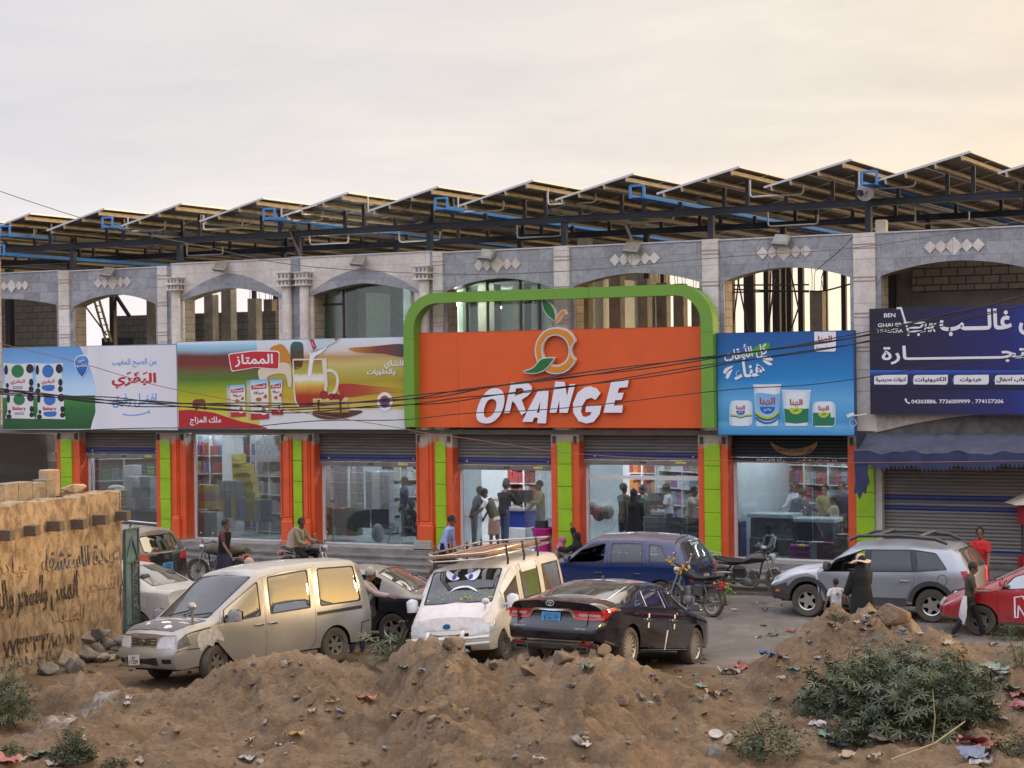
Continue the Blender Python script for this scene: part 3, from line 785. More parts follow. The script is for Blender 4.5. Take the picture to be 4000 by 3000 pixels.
for t in np.arange(PT[0][0]-3.5,PT[6][0],2.3):
 for y in(.95,3.3,6.6):
  lt=thing('ceiling_lamp','white fluorescent tube on the ceiling inside the shop','lamp',BM@Matrix.Translation((t,y,ZF-.345)),'fluorescent tubes on the shop ceiling')
  MB().box(-.65,.65,-.07,.07,-.03,-.001).build('housing',white_alu,lt)
  MB().tube([(-.62,0,-.055),(.62,0,-.055)],.022,8).build('tube',lamp_m,lt,60)
# ---- upper storey behind the arches
def bcol(px0,px1,ytop,d,w=.32,dep=.30,mat=None,rebar=True):
 t0_,_=ft(px0,1200,d);t1_,zt_=ft(px1,ytop,d)
 o=bpart('concrete_column',MB().box(t0_,t0_+w,d,d+dep,ZF,zt_),mat or concrete)
 if rebar:
  q=MB()
  for i in range(4):
   x,y=t0_+.05+(i%2)*(w-.1),d+.05+(i//2)*(dep-.1)
   q.tube([(x,y,zt_),(x+rnd.uniform(-.05,.05),y,zt_+.35),(x+rnd.uniform(-.18,.18),y,zt_+.75)],.009,5)
  bpart('rebar',q,M('rust_bar',(.06,.035,.025),.8,var=.3),parent=o)
for a_ in((2258,2290,930,1.2,.3,.3,None,False),(2307,2327,1100,3.5),(2379,2412,1000,2.6,.33,.3,None,False),(2488,2514,1089,5.0),(2563,2585,1105,6.0),(2630,2650,1108,7.0),(2700,2722,1125,7.6)):bcol(*a_)
for a_ in((797,850,1150,3.0),(864,905,1050,2.0,.34,.3,None,False),(967,1010,1165,4.0),(1030,1040,1169,7.0)):bcol(*a_)
for a_ in((572,600,1050,2.0,.3,.3,None,False),(20,30,1050,2.0,.2,.2,dark_metal,False)):bcol(*a_)
bcol(3163,3180,1136,4.0,.34,.3)
tA0,tA1=fT(-320,1200,3),fT(220,1200,3)
bpart('block_wall',MB().box(tA0,tA1+.3,3.0,3.2,ZF,8.0),blockg)
tB=fT(440,1240,6.0)
bpart('block_wall',MB().box(tB,fT(1075,1240,6.0),6.0,6.2,ZF,ft(520,1232,6.0)[1]),blockg)
bpart('service_box',MB().box(fT(397,1330,4.5),fT(465,1330,4.5),4.5,5.2,ZF,ft(400,1320,4.5)[1]),M('navy_box',(.03,.035,.05),.6))
bpart('block_wall',MB().box(fT(3482,1150,1.6),T1,1.6,1.8,ZF,PTOP[7][2]-.2),M('dark_plaster',(.17,.15,.13),.95,var=.2,scale=2,bump=.3))  # plaster in an even dark grey-brown
b_l=MB();z0_=ft(3570,1138,1.5)[1];z1_=PTOP[7][2]-.1
b_l.box(fT(3566,1100,1.5),T1,1.46,1.598,z0_,z1_)
bpart('block_infill',b_l,tile_mat('infill_block',(.19,.165,.14),(.24,.21,.18),(.06,.05,.045),.40,.20,.016,.95,.2,.7))
bcol(3457,3475,1060,1.3,.22,.22,dark_metal,False)
rt0,rt1=fT(1195,1200,.5),fT(2200,1200,.5)
RD=7.0
roomw=M('room_wall',(.52,.56,.53),.85,var=.1)
bpart('room_ceiling',MB().box(rt0,rt1,.53,RD,7.62,7.74),M('room_ceiling',(.30,.36,.36),.85,var=.1))
wl=MB();zs0,zs1=ft(1450,1205,RD)[1],ft(1450,1150,RD)[1]
wl.box(rt0,rt1,RD,RD+.15,ZF,zs0);wl.box(rt0,rt1,RD,RD+.15,zs1,7.74)
xs_=[rt0,fT(1310,1180,RD),fT(1395,1180,RD),fT(1502,1180,RD),fT(1570,1180,RD),fT(1640,1180,RD),fT(1812,1180,RD),fT(1870,1180,RD),fT(1930,1180,RD),fT(2000,1180,RD),fT(2080,1180,RD),rt1]
for i in range(0,len(xs_)-1,2):wl.box(xs_[i],xs_[i+1],RD,RD+.15,zs0,zs1)
bpart('room_wall',wl,roomw)
bpart('room_wall',MB().box(rt0-.1,rt0,.53,RD,ZF,7.74),roomw);bpart('room_wall',MB().box(rt1,rt1+.1,.53,RD,ZF,7.74),roomw)
for px,d,w_,m_ in((1353,1.6,.4,concrete),(1525,1.1,.42,M('grey_pillar',(.30,.31,.33),.8)),(1770,2.0,.3,roomw),(1868,1.6,.5,concrete),(2003,1.6,.36,concrete)):
 x=fT(px,1250,d);bpart('room_column',MB().box(x,x+w_,d,d+.4,ZF,7.62),m_)
for k in(3,4):
 tl,tr,zp,a,b,zs,zt=PTOP[k]
 fr=MB()
 ver=[a+(b-a)*f for f in((.205,)if k==3 else(.10,.30,.62,.80))]
 for x in ver:fr.box(x-.03,x+.03,.50,.56,ZF,zt)
 if k==3:fr.box(a,ver[0],.50,.56,ft(1300,1193,.5)[1],ft(1300,1185,.5)[1])
 wf=bpart('room_window_frame',fr,M('maroon_frame',(.05,.015,.015),.5)if k==3 else M('bronze_frame',(.10,.085,.06),.5))
 edges=[a]+ver+[b]
 for x0,x1 in zip(edges[:-1],edges[1:]):bpart('room_glass',MB().box(x0+.03,x1-.03,.525,.533,ZF,zt),room_glass,parent=wf)
for px,py,d,r_ in((1268,1158,2.2,.085),(1488,1121,3.0,.075),(1783,1178,1.0,.12),(1949,1201,4.0,.075)):
 t_,z_=ft(px,py,d)
 lb=thing('room_lamp',{1268:'round white lamp at the left of the glazed upper room',1488:'small round lamp under the ceiling of the glazed upper room',1783:'bright round lamp inside the green arch',1949:'small lamp seen through the upper window above the orange sign'}[px],'lamp',BM@Matrix.Translation((t_,d,z_)))
 MB().ball((0,0,0),r_,12,8).build('bulb',M('room_bulb',(1,1,.95),.5,emit=((1,1,.92),230.0)),lb,60)
 MB().tube([(0,0,r_*.9),(0,0,max(.1,7.62-z_))],.012,6).build('drop_rod',dark_metal,lb)
mb=MB();d=3.0
for px in(2846,2905,2925,2983,3025,3072,3117):
 x=fT(px,1200,d+(px%5)*.8);mb.box(x,x+.14,d+(px%5)*.8,d+(px%5)*.8+.14,ZF,8.6)
bpart('steel_posts',mb,dark_metal)
mb=MB()
for p0,p1,d in(((2860,1300),(2888,1075),2.2),((2880,1080),(2925,1300),2.2),((3000,1300),(3025,1090),2.5),((3085,1045),(3120,1210),2.5),((3086,1300),(3120,1200),2.5),((3012,1040),(3003,1300),2.6)):
 a_=ft(*p0,d);b_=ft(*p1,d);mb.tube([(a_[0],d,a_[1]),(b_[0],d,b_[1])],.022,6)
for py0,py1 in((1114,1112),(1130,1140),(1142,1136)):
 a_=ft(2856,py0,2.4);b_=ft(3160,py1,2.4);mb.tube([(a_[0],2.4,a_[1]),(b_[0],2.4,b_[1])],.02,6)
c0,c1,c2=ft(3165,1137,2.4),ft(3240,1138,2.4),ft(3320,1110,1.0);mb.tube(spline([(c0[0],2.4,c0[1]),(c1[0],2.0,c1[1]),(c2[0],1.0,c2[1])],6,False),.02,6)
bpart('scaffold_tubes',mb,M('rust_tube',(.045,.03,.028),.7,var=.3),60)
# ------------------------------------------------------------------ signs on the front
SD=-.42
def pm(name,c,rough=.42):return M('print_'+name,c,rough,var=.03)
class Sign:
 def __init__(s,name,label,corners,mat,d=SD,thick=.18,edge=None,cat='sign'):
  (x0,y0),(x1,y1),(x2,y2),(x3,y3)=corners
  s.d=d
  a,b,c,e=(ft(px,py,d)for px,py in corners)
  s.t0,s.t1=(a[0]+e[0])/2,(b[0]+c[0])/2
  s.z0,s.z1=(c[1]+e[1])/2,(a[1]+b[1])/2
  s.o=thing(name,label,cat,BM@Matrix.Translation((s.t0,d,s.z0)))
  s.w,s.h=s.t1-s.t0,s.z1-s.z0
  MB().box(0,s.w,0,thick,0,s.h).build('panel',mat,s.o)
  if edge:
   f=MB()
   for q in((-.012,.0,-.012,s.h+.012),(s.w,s.w+.012,-.012,s.h+.012),(0,s.w,-.012,-.0005),(0,s.w,s.h+.0005,s.h+.012)):f.box(q[0],q[1],-.003,thick+.003,q[2],q[3])
   f.build('edge_trim',edge,s.o)
  s.k=1
 def L(s,px,py):
  t_,z_=ft(px,py,s.d);return(min(max(t_-s.t0,.004),s.w-.004),min(max(z_-s.z0,.004),s.h-.004))
 def P(s,pts):return[s.L(*p)for p in pts]
 def shape(s,name,pts,mat,k=1,local=False,holes=(),th=.003,parent=None,sm=0):
  P=pts if local else s.P(pts)
  if sm:P=spline(P,sm)
  P=[(min(max(p[0],.004),s.w-.004),p[1])for p in P]
  return MB().prism(P,-.004*k-th+.001,-.004*(k-1)-.001-(.0 if k==1 else 0),holes).build(name,mat,parent or s.o)
 def text(s,body,px0,py0,px1,py1,mat,k=2,bold=.012,depth=.003,keep=False,shear=0,rot=0,name='lettering',parent=None):
  a,b=s.L(px0,py1),s.L(px1,py0)
  return text_mb(body,a[0],b[0],a[1],b[1],-.004*k+.001,depth,bold,shear,keep,rot).build(name,mat,parent or s.o)
 def ell(s,px,py,rx,rz,n=28):
  x,z=s.L(px,py);x2,_=s.L(px+rx,py);_,z2=s.L(px,py-rz)
  return circ(x,z,abs(x2-x),abs(z2-z),n)
Wt,Rd,Bk=pm('white',(.70,.70,.73)),pm('red',(.42,.022,.03)),pm('black',(.012,.012,.02))
# ---- 1: dairy sign
s1=Sign('dairy_sign','long milk advertising sign with blue sky, green field and white curtain, at the left end',[(9,1358.5),(692,1346),(692,1679.5),(9,1677)],grad_mat('milk_sky','Z',[(0,(.62,.72,.82)),(.45,(.45,.62,.82)),(.75,(.19,.40,.70)),(1,(.10,.28,.58))],noise=.25,nscale=3),edge=M('tin_edge',(.25,.25,.27),.5))
zz=lambda x,y:(x*.4521,1250+y*.4521)
s1.shape('green_field',[zz(*p)for p in((22,670),(250,672),(560,655),(820,650),(830,940),(22,943))],grad_mat('milk_grass','Z',[(0,(.012,.07,.022)),(.6,(.02,.13,.03)),(1,(.05,.22,.05))]),1)
cur=[zz(*p)for p in((692,222),(740,330),(800,470),(830,600),(838,700),(825,800),(800,880),(784,946),(1541,947),(1523,215))]
s1.shape('white_curtain',spline([s1.L(*p)for p in cur[:8]],5,False)+[s1.L(*p)for p in cur[8:]],grad_mat('curtain','X',[(0,(.62,.64,.70)),(.06,(.50,.52,.60)),(.10,(.66,.66,.72)),(.2,(.60,.61,.68)),(.35,(.66,.66,.71)),(1,(.62,.62,.68))],noise=.1),2,local=True)
for i,(x0,y0,x1,y1,c,tx,bl)in enumerate(((28,372,298,640,(.02,.16,.05),'البقري',False),(300,372,548,640,(.03,.14,.42),'البقري',True),(50,630,302,855,(.02,.16,.05),'Bakary',False),(312,630,568,858,(.03,.14,.42),'Bakary',True))):
 w_,h_=x1-x0,y1-y0
 P=[(x0,y0),(x0+w_*.5,y0+8),(x1,y0-2),(x1-w_*.05,y0+h_*.3),(x1-w_*.06,y0+h_*.7),(x1,y1),(x0+w_*.5,y1-4),(x0-2,y1-6),(x0+w_*.07,y0+h_*.7),(x0+w_*.06,y0+h_*.3)]
 bag=s1.shape('milk_bag',[zz(*p)for p in P],pm('bag%d'%0,(.62,.63,.66)),2+i//2)
 k=3+i//2
 for(fx,fy,rx,ry)in((.02,.22,.06,.16),(.86,.18,.12,.15),(.9,.62,.07,.12),(.14,.72,.05,.08),(.12,.9,.09,.09),(.9,.84,.08,.1)):
  s1.shape('black_patch',spline([(q[0],q[1])for q in s1.ell(*zz(x0+w_*fx+(w_*.08 if fx<.1 else 0),y0+h_*fy),w_*rx*.45,h_*ry*.45,7)],4),Bk,k,local=True,parent=s1.o)
 s1.shape('round_emblem',s1.ell(*zz(x0+w_*.47,y0+h_*.26),w_*.20*.45,h_*.21*.45),pm('em%d'%(i%2),c),k,local=True)
 s1.text(tx,*zz(x0+w_*.24,y0+h_*.52),*zz(x0+w_*.70,y0+h_*.70),Rd,k,.02)
 if bl:s1.shape('blue_label',[zz(*p)for p in((x0+w_*.28,y0+h_*.73),(x0+w_*.68,y0+h_*.71),(x0+w_*.66,y0+h_*.87),(x0+w_*.48,y0+h_*.90),(x0+w_*.3,y0+h_*.86))],pm('em1',c),k,sm=3)
 else:
  for q in(.75,.80):s1.shape('small_print',[zz(*p)for p in((x0+w_*.3,y0+h_*q),(x0+w_*.64,y0+h_*q),(x0+w_*.62,y0+h_*(q+.03)),(x0+w_*.32,y0+h_*(q+.03)))],pm('grey',(.2,.2,.24)),k)
sh=[(642,352),(668,312),(712,300),(752,306),(776,345),(768,400),(748,455),(712,500),(668,450),(648,400)]
s1.shape('shield_rim',[zz(*p)for p in sh],Wt,3)
s1.shape('shield',[zz(709+(x-709)*.9,400+(y-400)*.92)for x,y in sh],grad_mat('shield_blue','Z',[(0,(.01,.06,.30)),(.5,(.02,.14,.48)),(1,(.08,.28,.62))]),4)
s1.text('غني',*zz(682,335),*zz(735,368),Wt,5,.02);s1.text('بالكالسيوم',*zz(655,378),*zz(762,415),Wt,5,.015)
sb=pm('skyblue',(.10,.28,.62))
s1.text('من الصبح للمغيب',*zz(970,330),*zz(1354,412),sb,3,.012)
s1.text('البقري',*zz(968,455),*zz(1352,592),Rd,3,.035)
for x in(1095,1160,1235):s1.shape('vowel_mark',[zz(*p)for p in((x,462),(x+38,445),(x+42,456),(x+4,474))],Rd,3)
s1.text('افضل رفيق',*zz(975,632),*zz(1354,760),sb,3,.012)
arc=[(1063,808),(1110,818),(1170,818),(1230,808),(1285,790),(1288,798),(1232,817),(1170,827),(1108,826),(1062,818)]
s1.shape('smile_line',[zz(*p)for p in arc],sb,3)
s1.shape('smile_line',[zz(*p)for p in((1284,778),(1292,774),(1300,806),(1292,808))],sb,3)
# ---- 2: sweetened-milk sign
yy=lambda x,y:(1000+x*.4521,1250+y*.4521)
vv=lambda x,y:(900+x*.32550,1400+y*.32550)
s2=Sign('dessert_sign','colourful dessert advertising sign with glass mug and cake on yellow and red background',[(694,1346),(1578,1307),(1582,1671),(694,1679.5)],grad_mat('dessert_bg','Z',[(0,(.62,.64,.66)),(.20,(.60,.60,.60)),(.22,(.50,.42,.10)),(.36,(.48,.30,.02)),(.44,(.42,.36,.03)),(.52,(.35,.26,.02)),(.62,(.40,.34,.06)),(.72,(.50,.42,.14)),(.80,(.42,.26,.10)),(.87,(.58,.55,.52)),(1,(.60,.68,.78))],noise=.10,nscale=2.0,stretch=(3,1,1)),edge=M('tin_edge',(.25,.25,.27),.5))
def blur(name,pts,mat,k,sm=5):return s2.shape(name,pts,mat,k,sm=sm)
lft=grad_mat('dessert_left','Z',[(0,(.46,.40,.04)),(.10,(.55,.50,.10)),(.30,(.45,.42,.01)),(.47,(.22,.30,.01)),(.56,(.07,.16,.015)),(.66,(.12,.10,.03)),(.74,(.16,.022,.022)),(.84,(.13,.03,.02)),(.90,(.25,.40,.50)),(.95,(.30,.55,.75)),(1,(.62,.68,.74))],noise=.06,nscale=1.5)
s2.shape('blurred_field',[zz(*p)for p in((1530,215),(2212,175),(2250,500),(2240,946),(1545,948))],lft,1)
s2.shape('blurred_shape',[yy(*p)for p in((120,260),(180,215),(240,220),(300,330),(250,420),(180,400))],pm('amber',(.50,.20,.02)),2,sm=5)
s2.shape('blurred_shape',[yy(*p)for p in((310,200),(380,190),(410,230),(400,400),(320,420),(300,300))],grad_mat('dk_green','Z',[(0,(.10,.02,.01)),(.6,(.06,.05,.03)),(1,(.03,.12,.12))]),3,sm=5)
s2.shape('blurred_shape',[yy(*p)for p in((800,245),(1000,228),(1278,210),(1278,315),(1100,290),(900,280))],grad_mat('dk_red','X',[(0,(.45,.22,.03)),(.5,(.20,.04,.02)),(1,(.06,.05,.07))]),2,sm=5)
s2.shape('blurred_shape',[yy(*p)for p in((720,560),(820,550),(1000,570),(1270,590),(1270,620),(1000,640),(800,665),(730,640))],grad_mat('red_fade','X',[(0,(.36,.02,.02)),(.4,(.36,.06,.02)),(1,(.45,.28,.02))]),2,sm=5)
s2.shape('blurred_shape',[yy(*p)for p in((20,440),(100,400),(200,370),(290,390),(310,560),(280,570),(250,470),(120,480),(60,560))],pm('cream',(.60,.52,.40)),3,sm=5)
mug=[(322,345),(330,560),(340,690),(372,748),(560,748),(600,690),(620,560),(612,340)]
s2.shape('mug_handle',[yy(*p)for p in((608,425),(660,425),(705,460),(720,520),(712,580),(685,640),(630,655),(628,632),(668,616),(690,570),(695,520),(685,475),(650,450),(608,450))],pm('glass_white',(.62,.58,.48)),3,sm=3)
s2.shape('mug',[yy(*p)for p in mug],grad_mat('mug_print','Z',[(0,(.28,.01,.01)),(.25,(.36,.03,.01)),(.42,(.55,.30,.04)),(.50,(.62,.52,.16)),(.58,(.68,.68,.70)),(.66,(.62,.60,.52)),(.72,(.40,.36,.06)),(.9,(.34,.28,.05)),(1,(.35,.12,.05))],noise=.12,nscale=3),3)
for pts in(((318,340),(328,340),(338,600),(350,700),(378,752),(366,752),(336,700),(326,600)),((318,336),(612,332),(612,344),(318,350)),((570,340),(612,340),(622,560),(600,700),(585,700),(596,560))):s2.shape('glass_edge',[yy(*p)for p in pts],pm('glass_white',(.62,.58,.48)),4)
s2.shape('milk_stream',[yy(*p)for p in((470,270),(530,255),(620,230),(560,290),(505,330),(480,480),(450,480),(468,330))],Wt,5,sm=3)
s2.shape('poured_carton',[yy(*p)for p in((440,158),(724,150),(700,185),(560,258),(480,288))],pm('carton_blue',(.45,.58,.62)),5)
s2.shape('carton_label',[yy(*p)for p in((466,160),(500,157),(530,240),(498,262))],Rd,6)
s2.text('الممتاز',*yy(476,175),*yy(520,245),Wt,7,.01,rot=R(-62),keep=True)
s2.shape('carton_flap',[yy(*p)for p in((680,152),(724,150),(690,180))],Rd,6)
s2.shape('cake_shadow',[yy(*p)for p in((495,800),(560,850),(700,856),(820,835),(925,790),(830,780))],pm('crumb',(.08,.03,.02)),4,sm=3)
s2.shape('cake',[yy(*p)for p in((495,680),(800,672),(806,820),(735,842),(500,820))],grad_mat('cake_p','Z',[(0,(.05,.012,.01)),(.22,(.06,.015,.01)),(.30,(.40,.25,.04)),(.85,(.52,.38,.10)),(1,(.62,.55,.30))],noise=.14,nscale=6),5)
s2.shape('cake_drip',[yy(*p)for p in((535,690),(555,690),(550,790),(538,790))],pm('choc',(.12,.02,.01)),6);s2.shape('cake_drip',[yy(*p)for p in((725,690),(742,690),(745,840),(728,840))],pm('choc',(.12,.02,.01)),6)
for x,y,q in((590,648,38),(655,662,30),(695,662,28),(735,668,26)):s2.shape('cherry',s2.ell(*yy(x,y),q*.4521,q*.4521,18),pm('cherry',(.26,.015,.015)),6,local=True)
s2.text('للشاي',*yy(1110,345),*yy(1277,425),Wt,3,.022);s2.text('والحلويات',*yy(960,420),*yy(1208,482),Wt,3,.022)
e=lambda q:s2.ell(*yy(1115,705),68*.4521*q,82*.4521*q)
s2.shape('round_seal',e(1),Wt,3,local=True);s2.shape('seal_ring',e(.66),pm('gold',(.32,.14,.03)),4,local=True);s2.shape('seal_field',e(.52),pm('sealred',(.30,.03,.03)),5,local=True)
s2.shape('seal_mark',[yy(*p)for p in((1092,745),(1098,700),(1115,690),(1132,700),(1138,745))],pm('sealblue',(.03,.06,.25)),6)
s2.shape('red_ground',[zz(*p)for p in((1545,780),(1640,775),(1780,790),(1850,800),(2000,850),(2100,880),(2212,900),(2300,930),(2310,946),(1545,948))],pm('redg',(.38,.012,.02)),2)
lg=[(1975,300),(1995,288),(2200,262),(2405,266),(2420,285),(2415,420),(2395,428),(2212,412),(2010,446),(1998,430)]
s2.shape('logo_rim',[zz(*p)for p in lg],Wt,4);s2.shape('logo_field',[zz(2200+(x-2200)*.965,355+(y-355)*.90)for x,y in lg],pm('logored',(.46,.015,.03)),5)
s2.text('الممتاز',*zz(2035,292),*zz(2362,408),Wt,6,.022)
s2.text('ملك المزاج',*zz(1645,835),*zz(1912,912),Wt,3,.02)
s2.shape('small_animal_mark',[zz(*p)for p in((1665,760),(1668,700),(1690,685),(1760,682),(1775,700),(1778,775),(1765,775),(1762,740),(1710,745),(1708,778),(1690,778),(1688,740))],pm('brown',(.16,.03,.02)),3)
for i,(x0,y0,x1,y1,sl2)in enumerate(((0,312,188,705,0),(240,246,470,738,0),(482,252,634,690,1))):
 w_,h_=x1-x0,y1-y0
 q=lambda fx,fy:vv(x0+w_*fx,y0+h_*fy)
 s2.shape('milk_carton',[q(0,.03),q(.94 if not sl2 else .98,0),q(1,.97),q(.06,1)]if not sl2 else[q(0,0),q(.98,0),q(.88,.5),q(1,.97),q(.1,.97),q(.12,.5)],grad_mat('carton_g','Z',[(0,(.40,.02,.03)),(.15,(.40,.02,.03)),(.16,(.58,.55,.40)),(.8,(.66,.66,.66)),(.9,(.36,.55,.64)),(1,(.12,.40,.68))]),5)
 if i<2:s2.shape('carton_side',[vv(*p)for p in((x0-42,y0+22),(x0-3,y0+8),(x0+10,y1),(x0-25,y1-25))],grad_mat('carton_s','Z',[(0,(.42,.36,.20)),(.8,(.48,.46,.38)),(1,(.10,.26,.36))]),5)
 s2.shape('carton_logo',[q(.06,.16),q(.86,.10),q(.86,.23),q(.08,.26)],Rd,6)
 s2.text('الممتاز',*q(.14,.14),*q(.8,.235),Wt,7,.02);s2.text('ضيافة',*q(.2,.29),*q(.72,.39),pm('brownred',(.22,.03,.03)),6,.02)
 s2.shape('printed_cup',s2.ell(*q(.46,.50),w_*.16*.3255,h_*.05*.3255,16),pm('cupred',(.40,.10,.06)),6,local=True)
 s2.shape('printed_slice',[q(.68,.46),q(.80,.37),q(.90,.40),q(.86,.48)],pm('slice',(.35,.06,.04)),6)
 s2.shape('carton_seal',s2.ell(*q(.72,.76),w_*.20*.3255,h_*.12*.3255,18),Wt,6,local=True);s2.shape('carton_seal_mark',s2.ell(*q(.72,.76),w_*.12*.3255,h_*.075*.3255,14),pm('gold',(.32,.14,.03)),7,local=True)
# ---- 3: the green arch and the orange sign
gsign=M('arch_green',(.135,.30,.035),.42,var=.06,scale=1.0)
d3=-.62
ga=thing('green_arch_frame','tall bright green arch frame with rounded top corners around the orange sign','frame',BM@Matrix.Translation((0,d3,0)))
x0,zb=ft(1580,1668,d3);x1,_=ft(2789,1671,d3);zt=(ft(1760,1141,d3)[1]+ft(2560,1113,d3)[1])/2
lw=ft(1619,1600,d3)[0]-x0;th=.27;rc=1.02
outp=[(x0,zb)]+[(x0,zt-rc*.92)]+[(x0+rc-rc*math.cos(R(a)),zt-rc*.92+rc*.92*math.sin(R(a)))for a in range(8,91,8)]+[(x1-rc+rc*math.sin(R(a)),zt-rc*.92+rc*.92*math.cos(R(a)))for a in range(0,89,8)]+[(x1,zt-rc*.92),(x1,zb)]
ri=rc-lw*.6
inn=[(x1-lw,zb),(x1-lw,zt-rc*.92)]+[(x1-rc+(rc-lw)*math.cos(R(a)),zt-rc*.92+(rc*.92-th)*math.sin(R(a)))for a in range(8,91,8)]+[(x0+rc-(rc-lw)*math.sin(R(a)),zt-rc*.92+(rc*.92-th)*math.cos(R(a)))for a in range(0,89,8)]+[(x0+lw,zt-rc*.92),(x0+lw,zb)]
MB().prism(outp+inn,0,.36).build('arch',gsign,ga,35)
mb=MB()
for z in(zb+(zt-zb)*.66,):mb.box(x0-.003,x0+lw+.003,-.003,.36,z,z+.008);mb.box(x1-lw-.003,x1+.003,-.003,.36,z,z+.008)
mb.box((x0+x1)*.62,(x0+x1)*.62+.008,-.003,.3,zt-th-.003,zt+.003)
mb.build('panel_joint',M('joint_green',(.06,.15,.015),.5),ga)
s3=Sign('orange_shop_sign','big plain orange shop sign with white tilted letters and a fruit emblem',[(1618,1301.5),(2745,1276.5),(2745,1671),(1618,1668)],M('sign_orange',(.64,.095,.015),.4,var=.07,scale=1.2),d=-.34,edge=M('sign_orange_edge',(.42,.045,.01),.5))
for px in(1790,):
 x,_=s3.L(px,1500);MB().box(x,x+.006,-.003,-.0005,.01,s3.h-.01).build('panel_joint',M('joint_orange',(.38,.045,.01),.5),s3.o)
lm=M('letter_white',(.72,.72,.80),.4,var=.03);le=M('letter_side',(.45,.13,.07),.5)
uu=lambda x,y:(2000+x*.4521,1250+y*.4521)
def letter(pts,holes=(),sm=0,hs=0,name='letter'):
 P=[s3.L(*uu(*p))for p in pts];H=[[s3.L(*uu(*p))for p in h]for h in holes]
 if sm:P=spline(P,sm)
 if sm:H=[spline(h,sm)for h in H]
 if sm==0 and hs:H=[spline(h,hs)for h in H]
 o=MB().prism(P,-.10,-.094,H).build(name,lm,s3.o)
 MB().prism(P,-.0938,-.002,H).build('letter_return',le,o)
letter([(-212,893),(-150,880),(-95,830),(-62,760),(-50,680),(-65,620),(-105,592),(-155,592),(-205,620),(-255,690),(-285,770),(-292,830),(-272,875)],[[(-212,842),(-228,815),(-225,765),(-200,705),(-165,682),(-130,692),(-118,730),(-130,780),(-155,820),(-185,838)]],4)
letter([(-53,803),(8,540),(110,537),(160,548),(188,580),(184,620),(150,655),(98,690),(138,795),(98,822),(42,720),(18,700),(-6,803)],[[(48,592),(98,585),(116,602),(104,636),(40,655)]],0)
letter([(105,878),(155,770),(240,612),(332,612),(308,892),(232,890),(240,845),(208,842),(190,880)],[[(228,800),(262,692),(252,800)]],0)
letter([(340,800),(390,530),(470,535),(490,660),(512,555),(562,552),(495,802),(425,800),(425,690),(398,800)],[],0)
letter([(780,635),(735,690),(700,672),(655,685),(622,740),(610,790),(625,830),(652,838),(690,822),(702,795),(650,795),(655,742),(788,740),(770,815),(720,880),(655,893),(590,872),(545,800),(542,720),(580,630),(640,582),(690,572),(745,590)],[],0)
letter([(805,800),(870,535),(1025,515),(1010,580),(940,585),(925,630),(980,628),(960,690),(905,692),(895,740),(972,735),(965,800)],[],0)
fo=M('emblem_orange',(.60,.22,.018),.35,var=.04);fg=M('emblem_green',(.01,.14,.035),.35,var=.08);fw=M('emblem_rim',(.55,.55,.52),.4,var=.03)
def emblem(name,pts,holes,mat,y,rim=.045,sm=5,hsm=True):
 P=[s3.L(*uu(*p))if False else(ft(*uu(*p),s3.d)[0]-s3.t0,ft(*uu(*p),s3.d)[1]-s3.z0)for p in pts]
 H=[[(ft(*uu(*p),s3.d)[0]-s3.t0,ft(*uu(*p),s3.d)[1]-s3.z0)for p in h]for h in holes]
 if sm:P=spline(P,sm);H=[spline(h,sm)for h in H]
 c=np.mean(P,0)
 def off(Q,k):
  n=len(Q);o_=[]
  ar=sum(Q[i][0]*Q[(i+1)%n][1]-Q[(i+1)%n][0]*Q[i][1]for i in range(n));sg=1 if ar>0 else-1
  for i in range(n):
   a,b=Vector(Q[i-1]),Vector(Q[(i+1)%n]);d_=(b-a).normalized()if(b-a).length>1e-9 else Vector((1,0));o_.append((Q[i][0]+d_.y*k*sg,Q[i][1]-d_.x*k*sg))
  return o_
 o=MB().prism(P,y,y+.10,H).build(name,fw,s3.o)
 MB().prism(off(P,-rim),y-.012,y-.001,[off(h,rim)for h in H]).build('face',mat,o)
ringo=[(390,62),(470,72),(530,110),(568,178),(545,215),(532,260),(545,310),(570,345),(530,410),(470,455),(395,468),(330,455),(270,410),(232,350),(215,265),(232,180),(280,110),(330,75)]
ringi=[(392,135),(450,150),(492,195),(508,262),(495,330),(455,372),(400,388),(345,372),(302,330),(283,262),(298,195),(338,150)]
emblem('emblem_ring',ringo,[ringi],fo,-.13,sm=4)
emblem('emblem_leaf',[(118,440),(200,410),(260,345),(300,325),(390,320),(385,345),(345,400),(290,445),(220,465),(150,462)],[],fg,-.16,.03,3)
emblem('emblem_leaf',[(275,-190),(330,-165),(380,-110),(400,-40),(395,20),(380,10),(320,-40),(285,-100)],[],fg,-.13,.03,3)
emblem('emblem_stalk',[(388,25),(400,-20),(430,-70),(470,-92),(492,-50),(460,-35),(430,10),(408,30)],[],fo,-.13,.03,2)
# ---- 4: blue yoghurt sign
bb=lambda x,y:(2780+x*.27125,1270+y*.27125)
s4=Sign('yoghurt_sign','square bright blue yoghurt advertising sign with four white pots',[bb(92,115),bb(2030,86),bb(2062,1588),bb(80,1572)],grad_mat('blue_bg','Z',[(0,(.03,.24,.52)),(.10,(.12,.40,.66)),(.14,(.05,.28,.56)),(.35,(.10,.36,.64)),(.55,(.012,.20,.50)),(.8,(.008,.12,.36)),(1,(.008,.08,.28))],noise=.14,nscale=1.5),edge=M('blue_edge',(.02,.07,.2),.5))
s4.text('كل الأوقات',*bb(178,265),*bb(800,520),Wt,3,.02,rot=R(9));s4.text('هناء',*bb(320,500),*bb(770,770),Wt,3,.028,rot=R(6))
s4.shape('green_flash',[bb(*p)for p in((620,320),(810,250),(830,330),(700,400),(560,440),(470,460))],pm('leafgreen',(.06,.30,.02)),2,sm=3)
